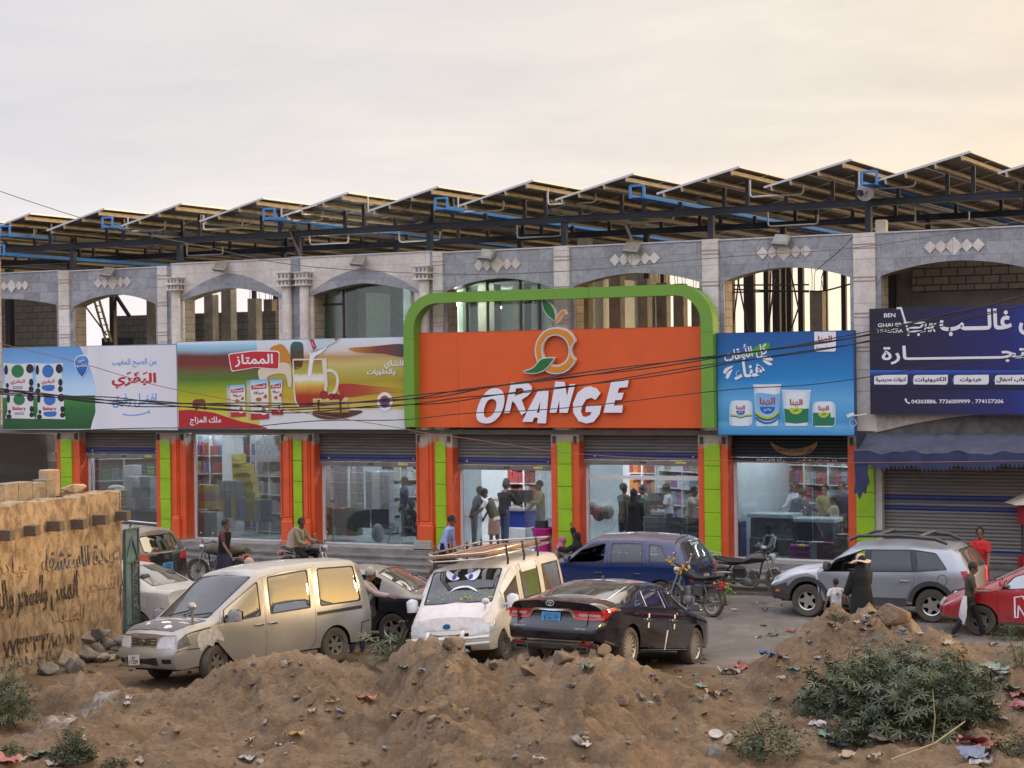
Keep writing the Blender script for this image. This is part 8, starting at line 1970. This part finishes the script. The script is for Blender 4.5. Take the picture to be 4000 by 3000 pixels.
for i in range(40):
 c_,r_=i%8,i//8;item('tins' if c_<5 else 'packs',fT(1285+32*c_,1900,1.9),1.9+.1*(c_%2),PLZ+.75+.29*r_-(.25 if c_>4 else 0),.24,.3,.28,g_[1 if c_%3 else 0],'white wrapped tub block in the big pile of the fourth window','pile of white tubs')
for i in range(24):item('packs',fT(1284+22*(i%6),1900,1.5),1.5,PLZ+.15+.2*(i//6),.16,.3,.19,g_[6 if i%3 else 4]if i%4 else g_[3],'green juice pack with red dots low in the fourth window','juice packs in the fourth window')
shelf(1490,1640,3.4,4.2,5,'packs',[g_[10],g_[0],g_[7],g_[1]],'shelf of beige packets at the right of the fourth window','beige packet on the shelf at the right of the fourth window','packets right in the fourth window',n=6,ztop=2.7)
shelf(1980,2110,5.0,5.0,5,'packs',[g_[3],g_[0],g_[3]],'back shelf of red and white packets behind the cashier','red or white packet on the shelf behind the cashier','packets behind the cashier',n=6,ztop=2.5)
shelf(2455,2560,5.0,5.0,4,'packs',[g_[3],G((.5,.22,.05),'orange')],'back shelf of red and orange packets behind the second entrance','red or orange packet on the shelf behind the second entrance','packets in the second entrance',n=6,ztop=2.5)
shelf(2570,2760,4.6,3.6,5,'packs',[g_[8],g_[0],g_[7],g_[9]],'shelf of mixed goods at the right of the second entrance','mixed packet on the shelf at the right of the second entrance','mixed packets at the second entrance',n=8,ztop=2.5)
shelf(2880,2960,3.4,5.0,5,'packs',[g_[0],g_[10],g_[9]],'white shelf of boxed goods at the left of the right-hand shop','white boxed good on the left shelf of the right-hand shop','boxed goods in the right-hand shop',n=6,ztop=2.7)
shelf(2960,3140,5.2,5.2,5,'packs',[g_[3],g_[8],g_[0],g_[5],g_[2]],'back shelf of bright goods in the right-hand shop','bright packet on the back shelf of the right-hand shop','bright packets in the right-hand shop',n=10,ztop=2.7)
shelf(3140,3330,5.2,4.4,5,'packs',[g_[2],g_[9],g_[3],g_[10]],'right back shelf of dark goods in the right-hand shop','dark packet on the right back shelf of the right-hand shop','dark packets in the right-hand shop',n=8,ztop=2.7)
def counter(px0,px1,d,h,label,body,base,top):
 t0_,t1_=fT(px0,2000,d),fT(px1,2000,d);o=thing('counter',label,'counter',BM@Matrix.Translation((t0_,d,PLZ+.005)));w_=t1_-t0_
 MB().bbox(0,w_,0,.6,0,h*.42,.03).build('base',base,o);MB().bbox(.02,w_-.02,.03,.58,h*.42,h*.9,.03).build('front_panel',body,o);MB().bbox(-.04,w_+.04,-.04,.64,h*.9,h,.02).build('top',top,o);return o
cb_=M('counter_blue',(.02,.05,.30),.4)
counter(1940,2062,2.7,.95,'checkout counter with blue panel and white base in the entrance',cb_,wall_w,M('counter_top',(.36,.38,.40),.4));counter(2525,2590,2.6,.95,'blue checkout counter inside the second entrance',cb_,cb_,M('counter_top',(.36,.38,.40),.4))
cg_=M('case_glass',(.10,.13,.13),.15,coat=.5,var=.5,scale=12)
counter(2925,3100,1.5,1.05,'glass display counter with brown end in the right-hand shop',cg_,cg_,M('case_top',(.45,.50,.52),.3));counter(3105,3255,1.3,.98,'dark blue counter with glass shelves in the right-hand shop',M('case_navy',(.012,.018,.04),.4),M('case_navy',(.012,.018,.04),.4),M('case_top',(.45,.50,.52),.3))
for px,d,lab in((1992,2.9,'grey monitor on the checkout counter of the entrance'),(2050,2.9,'thin dark screen at the right end of the checkout counter'),(2562,2.8,'dark screen on the counter of the second entrance')):
 o=thing('monitor',lab,'monitor',BM@Matrix.Translation((fT(px,1950,d),d,PLZ+.96))@Matrix.Rotation(R(20),4,'Z'));MB().bbox(-.22,.22,-.02,.03,.14,.46,.01).build('screen',dark_metal,o);MB().bar((0,.02,.15),(0,.06,0),.05).build('stand',dark_metal,o)
def bench(px0,d,n,label):
 o=thing('metal_bench',label,'bench',BM@Matrix.Translation((fT(px0,2050,d),d,PLZ+.006)));bmt=M('bench_mesh',(.13,.135,.14),.5,metal=.4)
 for i in range(n):
  x=i*.62;q=MB().prism(rrect(x+.02,x+.58,.44,.92,.04),0,.02);q.box(x+.02,x+.58,.02,.5,.42,.44);q.build('seat',bmt,o);MB().box(x+.02,x+.58,-.012,.03,.92,.945).build('top_rail',chrome,o)
 for x in(.0,n*.62-.04):MB().bar((x,-.06,0),(x+.05,.05,.44),.04).bar((x,.5,0),(x+.03,.4,.44),.04).build('leg',chrome,o)
bench(1302,.9,3,'grey metal waiting bench in the fourth window');bench(2510,.9,3,'grey metal waiting bench in the second entrance')
tb=thing('tub','bright magenta plastic tub standing at the shop entrance','tub',BM@Matrix.Translation((fT(2126,2110,.25),.15,PLZ+.02)))
MB().lathe([(.20,0),(.27,.58),(.29,.60),(.29,.64),(.25,.64),(.24,.58),(.18,.03),(0,.03)],24).build('body',M('tub_magenta',(.42,.015,.20),.4),tb,40)
MB().box(-.15,.12,-.1,.1,.60,.82).build('contents',dark_metal,tb)
for i,(px,c_)in enumerate(((1640,0),(1672,0))):
 for k in range(3):item('carton',fT(px,2120,-.12),-.12,PLZ+.025+.075*k,.27,.2,.07,M('kerb_brick',(.36,.33,.29),.9,var=.3),'dusty concrete brick stacked at the foot of the fourth pier','bricks at the foot of the fourth pier')
for px,c_,lab in((3318,G((.24,.17,.11),'kraft'),'tall brown carton at the right of the right-hand window'),(3262,G((.20,.03,.03),'maroonbox'),'dark red carton low in the right-hand window')):item('carton',fT(px-25,2150,.7),.75,PLZ+.006,.5 if px<3300 else .3,.4,.45 if px<3300 else .66,c_,lab,None)
item('carton',fT(3190,2150,.7),.72,PLZ+.006,.30,.3,.46,g_[0],'white and blue bucket low in the right-hand window',None);item('carton',fT(2880,2150,.7),.75,PLZ+.006,.30,.4,.9,G((.03,.06,.20),'bluebox'),'blue cabinet at the left of the right-hand window',None)
for i in range(9):item('sack',fT(3105+28*(i%3),2160,.65),.65,PLZ+.006+.13*(i//3),.26,.2,.14,G((.50,.03,.34),'magenta')if i!=7 else g_[4],'magenta soft toy pack in the heap of the right-hand window','heap of magenta soft packs')
for px,z,c_,lab in((2315,.95,g_[0],'white plastic bag inside the second entrance'),(2340,.8,g_[3],'pink plastic bag inside the second entrance'),(2372,.85,g_[10],'cream plastic bag inside the second entrance'),(1475,.02,g_[0],'white woven bag with yellow band on the floor of the fourth window')):item('sack',fT(px,2000,.8),.8,PLZ+z,.34,.3,.4 if z>.1 else .55,c_,lab,None)
pst=thing('wall_poster','dark red poster with round brown pictures inside the far left window','poster',BM@Matrix.Translation((fT(-60,1700,1.0),.9,ft(0,1765,.9)[1])))
wq=fT(222,1700,.9)-fT(-60,1700,.9);MB().box(0,wq,0,.02,0,.75).build('sheet',M('poster_red',(.22,.025,.05),.5),pst)
for f_ in(.60,.88):MB().prism(circ(wq*f_,.40,.17,.32,20),-.006,-.001).build('printed_oval',M('poster_brown',(.20,.13,.07),.6,var=.6,scale=12),pst)
MB().bar((wq*.35,-.004,.3),(wq*.48,-.004,.6),.006,.04,up=(0,1,0)).build('white_stroke',deca,pst)
# ------------------------------------------------------------------ mud house, gate, stones
hc_=gp(268*K,1397*K);HM_=Matrix.Translation(hc_)@Matrix.Rotation(math.atan2(.957,.294),4,'Z')
def worn_mat(name,col,under,lo,hi,sc=9.0,bump=.8):
 m=bpy.data.materials.new(name);m.use_nodes=True;t=m.node_tree;p=t.nodes['Principled BSDF'];p.inputs['Roughness'].default_value=.95
 c=N(t,'ShaderNodeTexCoord');mp2=N(t,'ShaderNodeMapping');mp2.inputs['Scale'].default_value=(1,1,.6);t.links.new(c.outputs['Object'],mp2.inputs[0])
 n1=N(t,'ShaderNodeTexNoise',Scale=sc,Detail=10.0,Roughness=.72,Distortion=.5);t.links.new(mp2.outputs[0],n1.inputs['Vector']);n2=N(t,'ShaderNodeTexNoise',Scale=1.1,Detail=5.0);t.links.new(c.outputs['Object'],n2.inputs['Vector'])
 f=ramp(t,math_n(t,'ADD',n1.outputs['Fac'],math_n(t,'MULTIPLY',math_n(t,'SUBTRACT',n2.outputs['Fac'],.5),.35)),[(lo,(0,)*3),(hi,(1,)*3)])
 t.links.new(mixc(t,f,under,col),p.inputs['Base Color']);b_=N(t,'ShaderNodeBump',Strength=bump,Distance=.04);t.links.new(n1.outputs['Fac'],b_.inputs['Height']);t.links.new(b_.outputs[0],p.inputs['Normal']);return m
mud=worn_mat('mud_plaster',(.36,.262,.165),(.17,.115,.07),.40,.57,6.0)
mh=thing('mud_house','low mud-plastered house with painted Arabic writing and a row of beam ends at the left','house',HM_)
WL,WH=7.0,3.02
vs=[];fs=[];NX_,NZ_=110,50
for j in range(NZ_+1):
 for i in range(NX_+1):
  x=-WL+WL*i/NX_;z=-.3+(WH+.3)*j/NZ_;e=mnoise.fractal((x*1.3,z*1.3,5),.8,2,5);e2=mnoise.noise((x*7,z*7,2))
  zt2=z+(.06*e if j>NZ_*.9 else 0);y=-.045*e-.012*e2-.06*max(0,(.5-z))
  if i>NX_-2:y+=.03
  vs.append((x-(.04*abs(e)if i==NX_ else 0),y,zt2))
for j in range(NZ_):
 for i in range(NX_):a=j*(NX_+1)+i;fs.append((a,a+1,a+NX_+2,a+NX_+1))
b0=len(vs);tops=[NZ_*(NX_+1)+i for i in range(NX_+1)]
for i in range(NX_+1):vs.append((vs[tops[i]][0],.34+.03*mnoise.noise((i*.3,1,1)),vs[tops[i]][2]+.01))
for i in range(NX_):fs.append((tops[i],tops[i+1],b0+i+1,b0+i))
MB().add(vs,fs).build('front_wall',mud,mh,60)
MB().box(-WL,-.02,.33,1.8,-.3,WH-.14).box(-.06,.0,.02,1.8,-.3,WH-.02).build('wall',mud,mh)
q=MB()
for i in range(14):q.box(-WL+i*.5,-WL+i*.5+.485,1.35,1.65,WH-.12,WH+.24-.04*(i%3==0))
q.build('rear_parapet',M('mud_block',(.26,.205,.155),.95,var=.3,scale=6,bump=.5),mh)
bmat=M('beam_wood',(.115,.085,.065),.9,var=.35,scale=10,stretch=(1,1,4))
for i in range(9):MB().box(-.085,.085,-.26,.3,-.09,.09).build('beam_end',bmat,mh,M=Matrix.Translation((-.22-.82*i,0,WH-.46-.015*(i%3)))@Matrix.Rotation(R(rnd.uniform(-5,5)),4,'Y'))
def wall_y(x,z):return-.045*mnoise.fractal((x*1.3,z*1.3,5),.8,2,5)-.012*mnoise.noise((x*7,z*7,2))-.06*max(0,(.5-z))
def graf(tx,x0,x1,z0,z1,m_,b_=.02,rot=-.03):
 q=text_mb(tx,x0,x1,z0,z1,0,.01,b_-.012,0,False,rot);q.v=[(p[0],wall_y(p[0],p[2])-.008+p[1],p[2])for p in q.v];q.build('painted_writing',m_,mh)
gb,gk,gr_=(worn_mat(n_,(.34,.24,.145),c_,l_-.05,l_+.06,8.0)for n_,c_,l_ in(('graffiti_blue',(.07,.085,.115),.52),('graffiti_black',(.05,.04,.034),.55),('graffiti_red',(.25,.12,.08),.44)))
graf('عيادة الاستشفاء',-3.0,-.20,1.62,2.10,gb);graf('المس والسحر والعين',-4.9,-1.75,1.05,1.72,gk);graf('٧٧٣٣٣٣٨٥٨٥',-4.3,-1.9,.38,.66,gk,.015);graf('علاج بالقران',-4.6,-2.4,.10,.34,gb,.01);graf('عيادة',-4.4,-3.3,1.75,2.1,gr_,.01);graf('السحر',-1.4,-.2,1.15,1.42,gr_,.008);graf('الشفاء',-2.6,-1.5,.75,1.05,gr_,.005)
def rockmesh(seed,fl=1.0,n=13):
 r_=random.Random(seed);b_=bmesh.new()
 for i in range(n):v_=Vector((r_.gauss(0,1),r_.gauss(0,1),r_.gauss(0,1))).normalized()*r_.uniform(.8,1.05);b_.verts.new((v_.x,v_.y*.8,v_.z*.68*fl))
 res=bmesh.ops.convex_hull(b_,input=b_.verts);bmesh.ops.delete(b_,geom=[g for g in res['geom_interior']if isinstance(g,bmesh.types.BMVert)],context='VERTS')
 bmesh.ops.bevel(b_,geom=b_.edges[:],offset=.06,segments=1,affect='EDGES');me=bpy.data.meshes.new('rock');b_.to_mesh(me);b_.free();return me
stone=M('field_stone',(.17,.15,.13),.9,var=.35,scale=3,bump=.5,bscale=9);stone2=M('tan_stone',(.27,.22,.165),.95,var=.3,scale=3,bump=.5,bscale=9)
RK=[rockmesh(i)for i in range(7)]
for me in RK:me.materials.append(stone)
def put(me,nm,loc,sc3,rz,lab,cat,grp,mt=None,tilt=0):
 o=link(nm,me);o.matrix_world=Matrix.Translation(loc)@Matrix.Rotation(rz,4,'Z')@Matrix.Rotation(tilt,4,'X')@Matrix.Diagonal((*sc3,1))
 if mt:o.material_slots[0].link='OBJECT';o.material_slots[0].material=mt
 return tag(o,lab,cat,grp)
for i,(x,y,s)in enumerate(((394,2480,.27),(350,2502,.24),(420,2512,.26),(300,2525,.26),(350,2535,.2),(460,2540,.22),(280,2555,.3),(390,2545,.26),(345,2575,.32),(455,2560,.2),(255,2590,.30),(285,2615,.28),(190,2625,.24),(400,2575,.2),(470,2500,.2),(320,2550,.22),(430,2570,.16),(310,2595,.16))):
 g0=gp(x,max(y,2560)+10);lift=0 if y>2555 else(2560-y)/7400*34
 put(RK[i%7],'rock',(g0.x,g0.y,gz(g0.x,g0.y)+lift+s*.35),(s*1.0,s,s),i*1.3,'angular rock in the pile against the mud house wall','rock','rock pile by the mud house',stone2 if i%3==1 else None,.3*(i%4))
put(RK[2],'rock',HM_@Vector((-.35,.85,WH+.08)),(.27,.24,.2),.4,'big pale rock lying on the roof edge of the mud house','rock',None,M('pale_rock',(.42,.30,.19),.95,var=.25,scale=3,bump=.5))
bk_=thing('concrete_block','upright pale block standing on the mud house roof','block',HM_@Matrix.Translation((-.15,1.5,WH-.1))@Matrix.Rotation(R(-20),4,'Z'));MB().bbox(-.15,.15,-.15,.15,0,.52,.02).build('body',M('pale_rock',(.42,.30,.19),.95),bk_)
gt=thing('metal_gate','narrow rusty teal metal gate leaf beside the mud house','gate',HM_@Matrix.Translation((.05,.0,0)))
teal=M('gate_teal',(.11,.165,.185),.6,var=.35,scale=5,bump=.2);MB().box(0,.56,0,.03,.08,2.25).build('panel',teal,gt)
q=MB()
for p0,p1 in(((.02,.1),(.02,2.27)),((.55,.1),(.55,2.27)),((.02,2.26),(.55,2.26)),((.02,1.62),(.55,1.62)),((.02,.42),(.55,.42)),((.02,1.62),(.28,2.1)),((.28,2.1),(.55,1.62)),((.3,.42),(.3,1.62))):q.bar((p0[0],-.015,p0[1]),(p1[0],-.015,p1[1]),.035)
q.build('frame',M('gate_frame',(.07,.12,.125),.6,var=.3),gt)
q=MB()
for i in range(26):z=.5+i*.045;q.tube([(.36+.07*math.sin(i*2.1),-.034,z),(.42+.07*math.cos(i*1.7),-.036,z+.05)],.014,5)
q.build('black_scrawl',gk,gt)
# ------------------------------------------------------------------ cables
cab=M('cable_black',(.012,.011,.011),.6)
def cable(label,P,Yd,r,n=1,mt=cab,wob=.03):
 o=thing('cable',label,'cable',None)
 P=spline([(p[0]*K,p[1]*K)for p in P],8,False)
 for k in range(n):MB().tube([at(px,py,Yd)+Vector((0,.05*math.sin(i*.7+k*2),wob*math.sin(i*.55+k*2.1)+.02*k))for i,(px,py)in enumerate(P)],r,6).build('strand',mt,o,60)
cable('upper thick bundle of black overhead cables crossing the signs',[(-60,838),(0,845),(200,862),(380,873),(640,877),(880,862),(1100,832),(1500,779),(1880,722),(2260,628)],41.2,.014,3)
cable('lower black overhead cable pair just under the thick bundle',[(-60,840),(0,848),(200,868),(380,880),(640,889),(880,874),(1100,852),(1500,797),(1880,736),(2260,650)],41.2,.013,2)
cable('thin dark cable along the lower edge of the signs',[(-60,934),(0,933),(380,926),(640,914),(880,903),(1100,889),(1540,848),(1840,818),(2260,764)],41.0,.010,1)
cable('thin reddish wire running down across the two left signs',[(-60,725),(0,741),(200,792),(380,842),(640,888),(880,928),(1000,947),(1300,984),(1700,998),(2260,996)],40.8,.008,1,M('wire_red',(.22,.09,.07),.6),.01)
cable('thin grey wire sagging from the upper left past the parapet',[(-60,390),(0,412),(180,473),(400,525),(640,572),(900,590),(1200,588),(1500,560),(1840,535),(2260,470)],41,.008,1,M('wire_grey',(.10,.095,.09),.6),.01)
cable('slanting wire from the parapet to the blue sign',[(1842,512),(1815,540),(1762,585)],42,.011,1,cab,0)
wp=thing('wall_pipe','cream pipe with rings hanging at the very left edge of the front','pipe',BM@Matrix.Translation((fT(4,1400,-.7),-.7,0)));z0_,z1_=ft(4,1660,-.7)[1],ft(4,860,-.7)[1]
MB().tube([(0,0,z0_),(0,0,z1_)],.035,10).build('pipe',M('pipe_cream',(.52,.40,.32),.5),wp,60)
for i in range(7):MB().lathe([(.045,0),(.05,.03),(.045,.06)],12,Matrix.Translation((0,0,z0_+(z1_-z0_)*(i+.5)/7))).build('ring',M('pipe_cream',(.52,.40,.32),.5),wp,60)
ko=thing('food_cart','red cart with a cream canopy at the right edge','cart',Matrix.Translation((ray(2235*K,2000).x/ray(2235*K,2000).y*42.3,42.3,0)))
MB().prism([(-.55,2.16),(.6,2.16),(.3,2.36),(-.1,2.36)],-.5,.5).build('canopy',M('canopy_cream',(.55,.48,.36),.6),ko);MB().bbox(-.30,.5,-.4,.4,1.70,2.14,.05).bbox(-.3,.5,-.4,.4,.35,1.0,.05).build('body',M('cart_red',(.42,.015,.03),.4),ko)
for x in(-.28,.46):MB().box(x-.02,x+.02,-.02,.02,.0,1.7).build('post',dark_metal,ko)
# ------------------------------------------------------------------ stones, clods and litter on the dirt
clod=M('dirt_clod',(.185,.13,.09),.98,var=.35,scale=5,bump=.9,bscale=12)
r6=random.Random(11)
spots=[(2230,2690,.12,0),(2060,2640,.2,1),(2360,2560,.2,1),(2200,2590,.22,1),(1930,2610,.14,1),(2090,2775,.13,0),(2430,2750,.16,1),(2500,2730,.12,0),(2260,2910,.16,0),(2280,2880,.09,0),(2450,2890,.1,1),(2510,2900,.12,1),(3480,2440,.42,1),(1770,2530,.30,1),(2850,2910,.2,2),(2790,2950,.16,0),(2860,2880,.12,2),(700,2860,.14,1),(1550,2790,.16,1)]
for i in range(210):spots.append((r6.uniform(250,3100),r6.uniform(2560,3000),abs(r6.gauss(.025,.03))+.018,r6.choice((0,1,1,1,2))))
for i,(x,y,s,k)in enumerate(spots):
 p=onground(x,y)
 put(RK[i%7],'rock' if k!=1 else 'clod',(p.x,p.y,p.z+s*.25),(s,s*.9,s*.8),i*2.1,('large rounded lump of dirt on the crest of the mound' if s>.19 else 'small brown clod lying on the dirt mound')if k==1 else('dark angular stone half buried in the dirt mound' if k==0 else 'pale stone lying on the dirt mound'),'clod' if k==1 else 'stone','clods and stones on the dirt mounds',clod if k==1 else(stone2 if k==2 else None),i*.7)
def scrap(seed,asp=1.0):
 r_=random.Random(seed);n=7;vs=[];fs=[]
 for j in range(n):
  for i in range(n):u_,v_=i/(n-1)-.5,j/(n-1)-.5;vs.append((u_+r_.gauss(0,.05),v_*asp+r_.gauss(0,.05),.22*abs(mnoise.noise((u_*3+seed,v_*3,seed)))+.28*mnoise.noise((u_*6,v_*6,seed*3.3))+.12))
 for j in range(n-1):
  for i in range(n-1):a=j*n+i;fs.append((a,a+1,a+n+1,a+n))
 me=MB().add(vs,fs).mesh('scrap',None,80);me.materials.append(stone);return me
SCR=[scrap(1),scrap(2,.5),scrap(3,.7),scrap(4,.35)]
TC={n_:M('litter_'+n_,tuple(x*.72+.035 for x in c_),.65,var=.35,scale=9,dust=(.5,0),dcol=(.24,.18,.12))for n_,c_ in dict(white=(.55,.54,.54),blue=(.04,.15,.38),teal=(.03,.27,.22),red=(.42,.04,.035),pink=(.45,.06,.14),yellow=(.45,.30,.04),orange=(.38,.14,.04),cream=(.42,.34,.24),green=(.05,.13,.09),dark=(.03,.03,.04),purple=(.22,.10,.2),sky=(.20,.34,.44)).items()}
LIT=[(1430,2745,.36,'orange',3),(1330,2780,.13,'blue',0),(1295,2755,.16,'yellow',3),(1220,2790,.2,'cream',1),(1150,2880,.3,'yellow',3),(1090,2915,.12,'white',1),(1145,2908,.08,'white',1),(1285,2783,.1,'dark',0),(2290,2918,.18,'white',1),(2110,2975,.18,'white',3),(2300,2625,.42,'green',3),(2268,2605,.16,'teal',3),(2540,2645,.14,'purple',1),(2560,2648,.08,'white',0),(2655,2650,.08,'white',0),(2740,2692,.15,'teal',0),(2790,2725,.28,'cream',1),(2750,2800,.14,'white',0),(2795,2885,.12,'white',1),(2890,2620,.34,'red',1),(2850,2635,.36,'white',1),(1580,2630,.34,'green',3),(1650,2630,.2,'sky',3),(3385,2415,.14,'blue',0),(3410,2408,.18,'teal',0),(3440,2410,.2,'sky',0),(3380,2435,.12,'blue',0),(3250,2460,.16,'cream',1),(3270,2470,.14,'white',1),(3090,2470,.2,'red',1),(3020,2485,.26,'green',1),(3010,2570,.4,'blue',3),(3060,2575,.3,'dark',3),(3100,2625,.24,'teal',3),(3380,2560,.14,'blue',0),(3330,2598,.2,'cream',1),(3160,2510,.1,'blue',0),(3525,2480,.14,'blue',0),(3180,2720,.26,'white',1),(3030,2740,.16,'dark',0),(3200,2845,.30,'white',1),(3215,2875,.22,'teal',0),(3270,2920,.28,'blue',0),(3420,2970,.3,'cream',1),(3310,2960,.2,'cream',0),(3450,2900,.36,'dark',0),(3800,2905,.4,'pink',0),(3850,2925,.42,'red',0),(3800,2960,.36,'blue',0),(3900,2640,.34,'white',0),(3910,2665,.3,'white',1),(3855,2610,.2,'orange',0),(3890,2620,.3,'teal',0),(3945,2695,.26,'teal',0),(3990,2720,.3,'pink',0),(3990,2770,.3,'pink',1),(3880,2770,.34,'cream',1),(3910,2830,.26,'white',3),(3925,2930,.16,'cream',0),(3830,2990,.3,'white',1),(20,2980,.34,'red',0),(170,2955,.24,'teal',1),(90,2975,.2,'cream',0),(205,2990,.16,'white',0),(130,2965,.18,'dark',0),(235,2995,.12,'yellow',0),(495,2755,.16,'white',1),(495,2733,.12,'white',0),(255,2793,.08,'white',1),(980,2900,.2,'cream',1),(960,2975,.3,'white',3),(545,2985,.2,'cream',1),(2650,2625,.14,'pink',1),(2720,2640,.12,'teal',0),(3700,2520,.2,'cream',0),(3660,2425,.2,'orange',0),(3880,2525,.22,'cream',1),(2985,2385,.22,'pink',3),(2870,2385,.12,'white',0),(2985,2360,.12,'blue',3),(3050,2365,.1,'sky',0),(2950,2360,.2,'cream',3),(2810,2420,.1,'dark',0),(2780,2330,.1,'cream',0)]
for i in range(60):LIT.append((r6.uniform(2950,3650),r6.uniform(2440,2720),abs(r6.gauss(.06,.05))+.03,r6.choice(('cream','white','blue','dark','sky','cream','cream')),r6.randrange(4)))
for i,(x,y,s,c_,k)in enumerate(LIT):
 p=onground(x,y);put(SCR[k],'plastic_scrap',(p.x,p.y,p.z+.01),(s,s,s),i*1.7,'%s %s %s'%('large' if s>.25 else 'small' if s<.13 else 'medium',c_ if c_!='sky' else 'pale blue',('scrap of litter on the dirt in front' if y>2400 else 'scrap of litter on the road')),'scrap','scraps strewn over the dirt',TC[c_],.15)
pl=onground(2795,2885);put(MB().lathe([(.0,0),(.07,.0),(.09,.012),(.088,.016),(.07,.006),(0,.006)],20).mesh('lid',TC['white'],40),'plate',(pl.x,pl.y,pl.z+.06),(1.1,1.1,1.1),0,'round white lid lying on the rubble beside the bush','lid',None,None,.5)
# ------------------------------------------------------------------ plants
lf=[M('leaf_%s'%n_,c_,.55,var=.3,scale=4,dust=(.22,0),dcol=(.20,.19,.14))for n_,c_ in(('dark',(.016,.030,.011)),('mid',(.030,.052,.017)),('pale',(.075,.095,.045)))]
def palmate(n=7,L_=1.0):
 P=[]
 for i in range(n):
  a=math.pi*2*(i-(n-1)/2)/(n+.6);l_=L_*(1-.35*abs(i-(n-1)/2)/(n/2))
  P+=[(.20*math.cos(a-.28),.20*math.sin(a-.28)),(l_*.6*math.cos(a-.14),l_*.6*math.sin(a-.14)),(l_*math.cos(a),l_*math.sin(a)),(l_*.6*math.cos(a+.14),l_*.6*math.sin(a+.14))]
 return[(0,0)]+P
LP=palmate()
def plant(name,label,px,py,w_,h_,n,ls,kind='palm',dep=.7,group=None,z0=None,mats=(0,0,1,1,2),cat='plant',base=None):
 p=base or onground(px,py);o=thing(name,label,cat,Matrix.Translation(p),group);r_=random.Random(px);q=[MB(),MB(),MB()];st=MB()
 for s_ in range(max(4,n//45)):
  a=r_.uniform(0,6.28);rr=r_.uniform(.2,.9);t_=Vector((w_*.5*rr*math.cos(a),w_*.5*dep*rr*math.sin(a),h_*(1-.5*rr*rr)*r_.uniform(.5,.9)));st.tube([(t_.x*.25,t_.y*.25,-.1),t_*.6,t_],[.016,.012,.006],5)
 for i in range(n):
  a=r_.uniform(0,6.28);rr=math.sqrt(r_.random());zz_=h_*(1-.75*rr**2.2)*r_.uniform(.12,1.0)*(.8+.35*mnoise.noise((a*1.5,rr*3,px)))
  c_=Vector((w_*.5*rr*math.cos(a),w_*.5*dep*rr*math.sin(a),zz_))*(1+.12*r_.gauss(0,1));s=ls*r_.uniform(.5,1.15)
  Mx=Matrix.Translation(c_)@Matrix.Rotation(r_.uniform(0,6.28),4,'Z')@Matrix.Rotation(r_.gauss(.15,.55),4,'Y')@Matrix.Rotation(r_.gauss(0,.4),4,'X')@Matrix.Scale(s,4);m_=q[{0:0,1:1,2:2}[r_.choice(mats)]]
  if kind=='palm':vv_=[Mx@Vector((x,y,-.22*(x*x+y*y)))for x,y in LP];k=len(vv_);m_.add(vv_,[(0,j,j+1,j+2,j+3)for j in range(1,k-3,4)])
  else:
   for b_ in range(3):
    Mb=Mx@Matrix.Rotation(b_*2.1,4,'Z');m_.add([Mb@Vector(v_)for v_ in((0,0,0),(.5,.2,.1),(1,0,-.1),(.5,-.2,.1))],[(0,1,2,3)])
 for k,m_ in enumerate(q):
  if m_.v:m_.build('foliage',lf[k],o)
 st.build('stem',M('stem_green',(.10,.11,.06),.8),o,60)
for px,py,w_,h_,n,ls in((3420,2760,2.3,1.15,560,.20),(3600,2800,2.2,1.15,520,.22),(3290,2790,1.5,.75,300,.16),(3720,2700,1.5,.85,300,.17),(3520,2640,1.8,.75,330,.14),(3560,2880,1.8,.7,260,.20),(3360,2900,1.3,.6,200,.17),(3700,2820,1.5,.8,280,.19)):plant('castor_bush','dark green castor bush with star-shaped leaves in the big clump at lower right',px,py,w_,h_,n,ls,group='castor bushes at lower right')
plant('castor_plant','small castor plant with star leaves growing between the minivan and the white van',1530,2600,1.1,.75,70,.20,mats=(1,1,2,2),base=at(1530,2590,31.6))
plant('shrub','dense green shrub cut by the left edge',20,2840,1.0,1.25,420,.13,mats=(0,1,1,2));plant('shrub','round dark green shrub at the bottom left',285,2985,.62,.62,380,.07,'leaf',mats=(0,0,1))
plant('weed','weed with thin pale leaves at the bottom right of centre',3010,2960,1.1,.8,260,.10,'leaf',mats=(1,2,2));plant('weed','small weed on the top of the rubbish mound',3270,2425,.4,.14,60,.06,'leaf',mats=(1,1));plant('weed','thin weed beside the red car',3950,2500,.7,.5,90,.08,'leaf',mats=(1,2));plant('weed','low green weed left of the bottom shrub',45,2945,.4,.2,70,.06,'leaf',mats=(0,1));plant('weed','low weed at the bottom edge left of centre',455,2995,.4,.2,70,.06,'leaf',mats=(0,1));plant('weed','tall weed behind the right end of the bushes',3990,2600,.8,.6,120,.1,mats=(1,1,2));plant('weed','dark weed clump at the lower right corner',3960,2960,1.2,.5,160,.1,'leaf',mats=(0,1))
tw=thing('dry_branch','bare pale branch lying across the dirt below the bushes','branch',onground(3650,2950));o_=tw.matrix_world.translation
MB().tube([onground(3480,3000)-o_+Vector((0,0,.1)),Vector((0,0,.16)),onground(3770,2900)-o_+Vector((0,0,.3))],[.02,.016,.01],6).tube([onground(3640,2960)-o_+Vector((0,0,.1)),onground(3640,2960)-o_+Vector((.05,0,.55)),onground(3640,2960)-o_+Vector((.02,0,.95))],[.012,.009,.005],6).build('wood',M('dry_wood',(.25,.21,.13),.9),tw,60)
